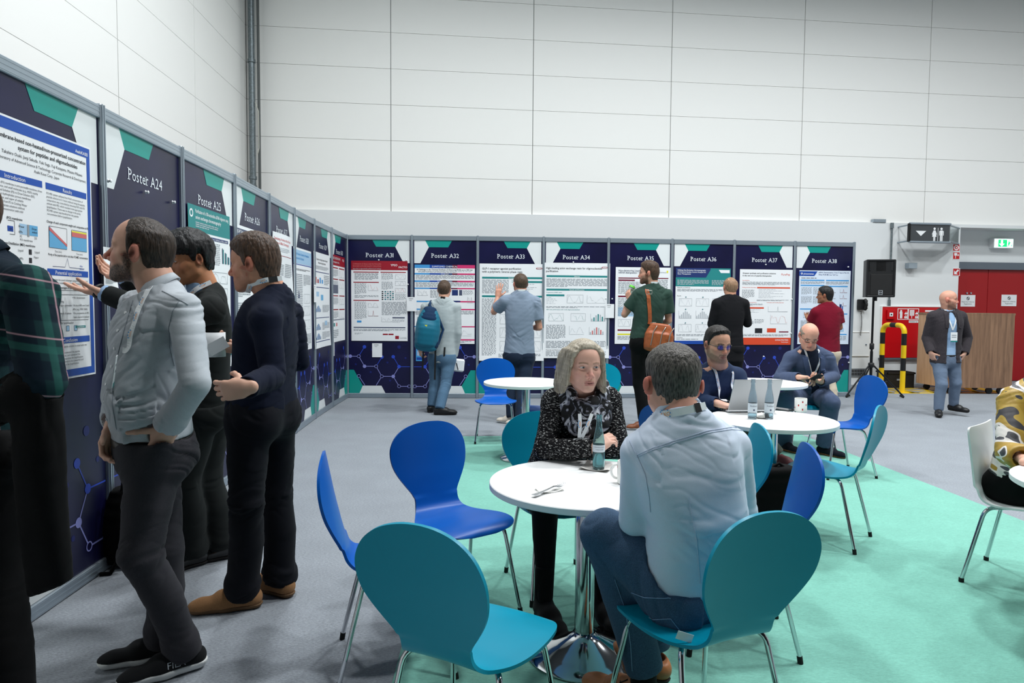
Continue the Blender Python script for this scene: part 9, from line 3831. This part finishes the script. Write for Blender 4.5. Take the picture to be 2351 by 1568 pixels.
collar(R, J, M_DNAVY, r0=.060, r1=.078, gap=.5)
glasses(R, M_BLACKP)
for sg in (1, -1):
	ribbon(R['root'], 'lapel', [J['nb'] + lv * .065 * sg + u_ * .02 - fv * .02, J['nb'] + lv * .085 * sg + fv * .11 - u_ * .08, J['nb'] + lv * .075 * sg + fv * .17 - u_ * .20, J['nb'] + lv * .04 * sg + fv * .19 - u_ * .32], .05, cloth('suit_lapel', (70, 84, 114), weave=700), [R['bvh']], .007)
for s in (1, -1):
	ribbon(R['root'], 'lanyard', [J['nb'] + lv * .062 * s + fv * .02 + u_ * .02, J['nb'] + lv * .060 * s + fv * .12 - u_ * .09, J['nb'] + lv * (.012 * s + -.02) + fv * .15 - u_ * .24], .018, M_RIB, [bv], .006, marks=.06)
badge(R['root'], J['nb'] + fv * .165 - u_ * .265 - lv * .02, lv, -u_, .035, .05)
ph_c = J['wl'] + V3(-.10, -.10, .045)
az = nrm(V3(-.05, .55, .8))
ay = nrm(V3(.45, -.75, .5))
ay = nrm(ay - az * np.dot(ay, az))
phone(ph_c, np.cross(ay, az), ay, az, 'black phone held by the man in the blue suit')
M_SUEDEN = cloth('navy_suede', (22, 24, 34), weave=500, var=.15)
COG_SOLE = mat('cognac_sole', (140, 84, 48), rough=.6)
for s in 'lr':
	shoe(R['root'], J['a' + s], V3(.55 if s == 'l' else .30, -.83, 0), .0 if s == 'l' else .007, M_SUEDEN, COG_SOLE, h=.009, L=.29, label='dark suede shoe with a tan sole')
	mb = MB()
	mb.tube([J['a' + s] - V3(0, 0, .03), J['a' + s] + V3(0, 0, .06)], .045, M_BLUESH, 16)
	par_to(mb.build('sock'), R['root'])
# his chair, a teal shell chair of the same kind
c = copy_tree(PROTO['teal'])
c.location = (J['pel'][0] - f[0] * .02, J['pel'][1] - f[1] * .02, 0)
c.rotation_euler = (0, 0, math.atan2(f[1], f[0]))
tag(c, 'teal shell chair under the man in the blue suit', 'chair', 'shell chairs around the white tables')
# the laptop man's chair
c = copy_tree(PROTO['teal'])
c.location = (1.42, 5.10, 0)
c.rotation_euler = (0, 0, math.atan2(-.93, .35))
tag(c, 'teal shell chair hidden under the man at the laptop', 'chair', 'shell chairs around the white tables')
# ---- woman at the right edge
J = {}
cf = V3(math.cos(wth), math.sin(wth), 0)
f = cf
J['pel'] = V3(wo[0], wo[1], .55) - cf * .06
J['nb'] = Pt(2424, 872, wo[1] - .06)
J['hd'] = Pt(2476, 800, wo[1] - .14)
lv = np.cross((0, 0, 1.0), f)
J['sr'] = Pt(2326, 920, wo[1] - .06)
J['sl'] = 2 * (J['nb'] - V3(0, 0, .05)) - J['sr']
J['er'] = Pt(2318, 1040, wo[1] - .20)
J['wr'] = Pt(2366, 1062, wo[1] - .42)
J['el'] = J['sl'] + f * .12 - V3(0, 0, .26)
J['wl'] = J['el'] + f * .2 - lv * .1
sit(J, f, hw=.09)
J['kr'] = J['pel'] + f * .42 - lv * .10 + V3(0, 0, .0)
J['kl'] = J['pel'] + f * .42 + lv * .10
J['ar'] = V3(J['kr'][0], J['kr'][1], .11)
J['al'] = V3(J['kl'][0], J['kl'][1], .11)
H = Head(J['hd'], nrm(f + V3(.1, .1, -.1)), (0, 0, 1), .98, fem=1)
M_BLOUSE = bpy.data.materials.new('gold_and_grey_print_blouse')
M_BLOUSE.use_nodes = True
g = NT(M_BLOUSE)
b = g.n['Principled BSDF']
b.inputs['Roughness'].default_value = .5
tc = g.add('ShaderNodeTexCoord')
nz = g.add('ShaderNodeTexNoise', Scale=3.6, Detail=1.0, Distortion=1.4)
mp = g.add('ShaderNodeMapping')
mp.inputs['Rotation'].default_value = (.3, .7, .4)
mp.inputs['Scale'].default_value = (1, 1, 1.7)
g.link(tc, 'Object', mp, 'Vector')
g.link(mp, 'Vector', nz, 'Vector')
r = g.ramp([(0, lin((44, 44, 48))), (.38, lin((70, 70, 76))), (.42, lin((222, 216, 210))), (.49, lin((164, 132, 48))), (.60, lin((176, 146, 60))), (.63, lin((60, 58, 62)))], 'CONSTANT')
g.link(nz, 'Fac', r, 'Fac')
g.link(r, 'Color', b, 'Base Color')
HBW = hair_mat('honey_blonde_hair', (150, 110, 70), (206, 166, 120), 160, (1, 1, .12))
def long_hair(fd):
	W = H.W
	for sd in (1, -1):
		fd.loft([(W(-.01, sd * .07, .07), H.f, .06, .02), (W(-.01, sd * .09, -.06), H.f, .05, .02), (W(-.02, sd * .10, -.17), H.f, .05, .02)], k=.03)
	fd.loft([(W(-.075, 0, .05), H.l, .06, .03), (W(-.085, 0, -.08), H.l, .08, .03), (W(-.09, 0, -.18), H.l, .08, .025)], k=.04)
R = figure('woman in a gold, white and grey patterned blouse at the right picture edge', J,
		   dict(H=H, neck=.047, paint=dict(base=(220, 170, 148), lips=(180, 100, 96), brow=(130, 96, 70))),
		   dict(mat=M_BLOUSE, name='blouse', sleeve='rolled', roll=.35, ease=.022, hem=.02, fold=.012, h=.008, neck=.056),
		   dict(mat=M_BLACKTR, sit=True, waist=.03, fold=.006, h=.009, knee=.070, hemr=.06, thigh=.098),
		   dict(mat=HBW, line=[(-.13, -.10), (-.05, -.09), (-.01, -.03), (.012, .05), (.052, .086), (.10, .108)], thick=.016, extra=long_hair, h=.005, amp=.003, fs=(90, 90, 8)),
		   dict(r=dict(f=(.8, -.5, .1), n=(0, 0, -1), curls=(.3, .4, .4, .4, .4)), l=dict(f=(.6, -.7, 0), n=(0, 0, -1), curls=(.3, .4, .4, .4, .4))),
		   h=.009, hh=.0044, bw=1.0, bd=1.02, fem=1, seed=91, skin=(220, 170, 148))
shoe(R['root'], J['al'], f, .007, M_BLKSHOE, DARK_SOLE, h=.010)
shoe(R['root'], J['ar'], f, .007, M_BLKSHOE, DARK_SOLE, h=.010)
# ---- tall black bag on the floor between the chairs
c = Pt(1782, 1130, 3.86)
c[2] = .0075
fd = Field(c - .3, c + .3 + V3(0, 0, .55), .009)
fd.loft([(c + V3(0, 0, .10), (1, 0, 0), .13, .10), (c + V3(0, 0, .30), (1, 0, 0), .14, .10), (c + V3(-.01, 0, .50), (1, 0, 0), .12, .075)], k=.03, ex=3.4)
fd.cut(c, (0, 0, -1))
V, F = fd.mesh(2)
o = skin_obj('travel_bag', folds(V, F, [(c, c + V3(0, 0, .66))], .007, 5) - c, F, M_COAT, None)
o.location = tuple(c)
tag(o, 'black bag standing on the mint carpet between a teal and a blue chair', 'bag')
mb = MB()
mb.tube([V3(-.05, -.02, .535), V3(0, -.03, .57), V3(.05, -.02, .535)], .009, M_COAT, 8)
mb.build('carry_handle', o)
# ------------------------------------------------------------------ light
def area(name, loc, size, power, color=(1, 1, 1), target=None, sizey=None, spread=math.pi):
	l = bpy.data.lights.new(name, 'AREA')
	l.energy = power
	l.color = color
	l.size = size
	if sizey:
		l.shape = 'RECTANGLE'
		l.size_y = sizey
	l.spread = spread
	o = bpy.data.objects.new(name, l)
	COL.objects.link(o)
	o.location = loc
	if target is not None:
		o.rotation_euler = (Vector(target) - Vector(loc)).to_track_quat('-Z', 'Y').to_euler()
	return o
LAMPS = [(-1.2, 7.2, 165), (2.8, 7.6, 200), (6.6, 8.0, 190), (10.5, 8.2, 135), (-1.0, 4.8, 115), (2.9, 4.8, 215), (6.8, 4.8, 190), (10.8, 4.8, 120), (-.6, 2.2, 35), (2.6, 1.6, 195), (7.6, 2.0, 90)]
for x, y, e in LAMPS:
	area('hall_lamp', (x, y, 8.4), 0.5, e, (0.95, 0.985, 1.0), spread=math.radians(160))
w = bpy.data.worlds.new('world')
SC.world = w
w.use_nodes = True
w.node_tree.nodes['Background'].inputs[0].default_value = (0.75, 0.85, 1.0, 1)
w.node_tree.nodes['Background'].inputs[1].default_value = 0.0
SC.view_settings.view_transform = 'Standard'
SC.view_settings.look = 'None'
SC.view_settings.gamma = 1.0
SC.view_settings.exposure = 0.0
SC.view_settings.use_curve_mapping = False
SC.cycles.max_bounces = 12
SC.cycles.diffuse_bounces = 4
SC.cycles.glossy_bounces = 4
SC.cycles.transmission_bounces = 12
SC.cycles.caustics_reflective = False
SC.cycles.caustics_refractive = False
SC.cycles.sample_clamp_indirect = 4.0
SC.cycles.use_denoising = True
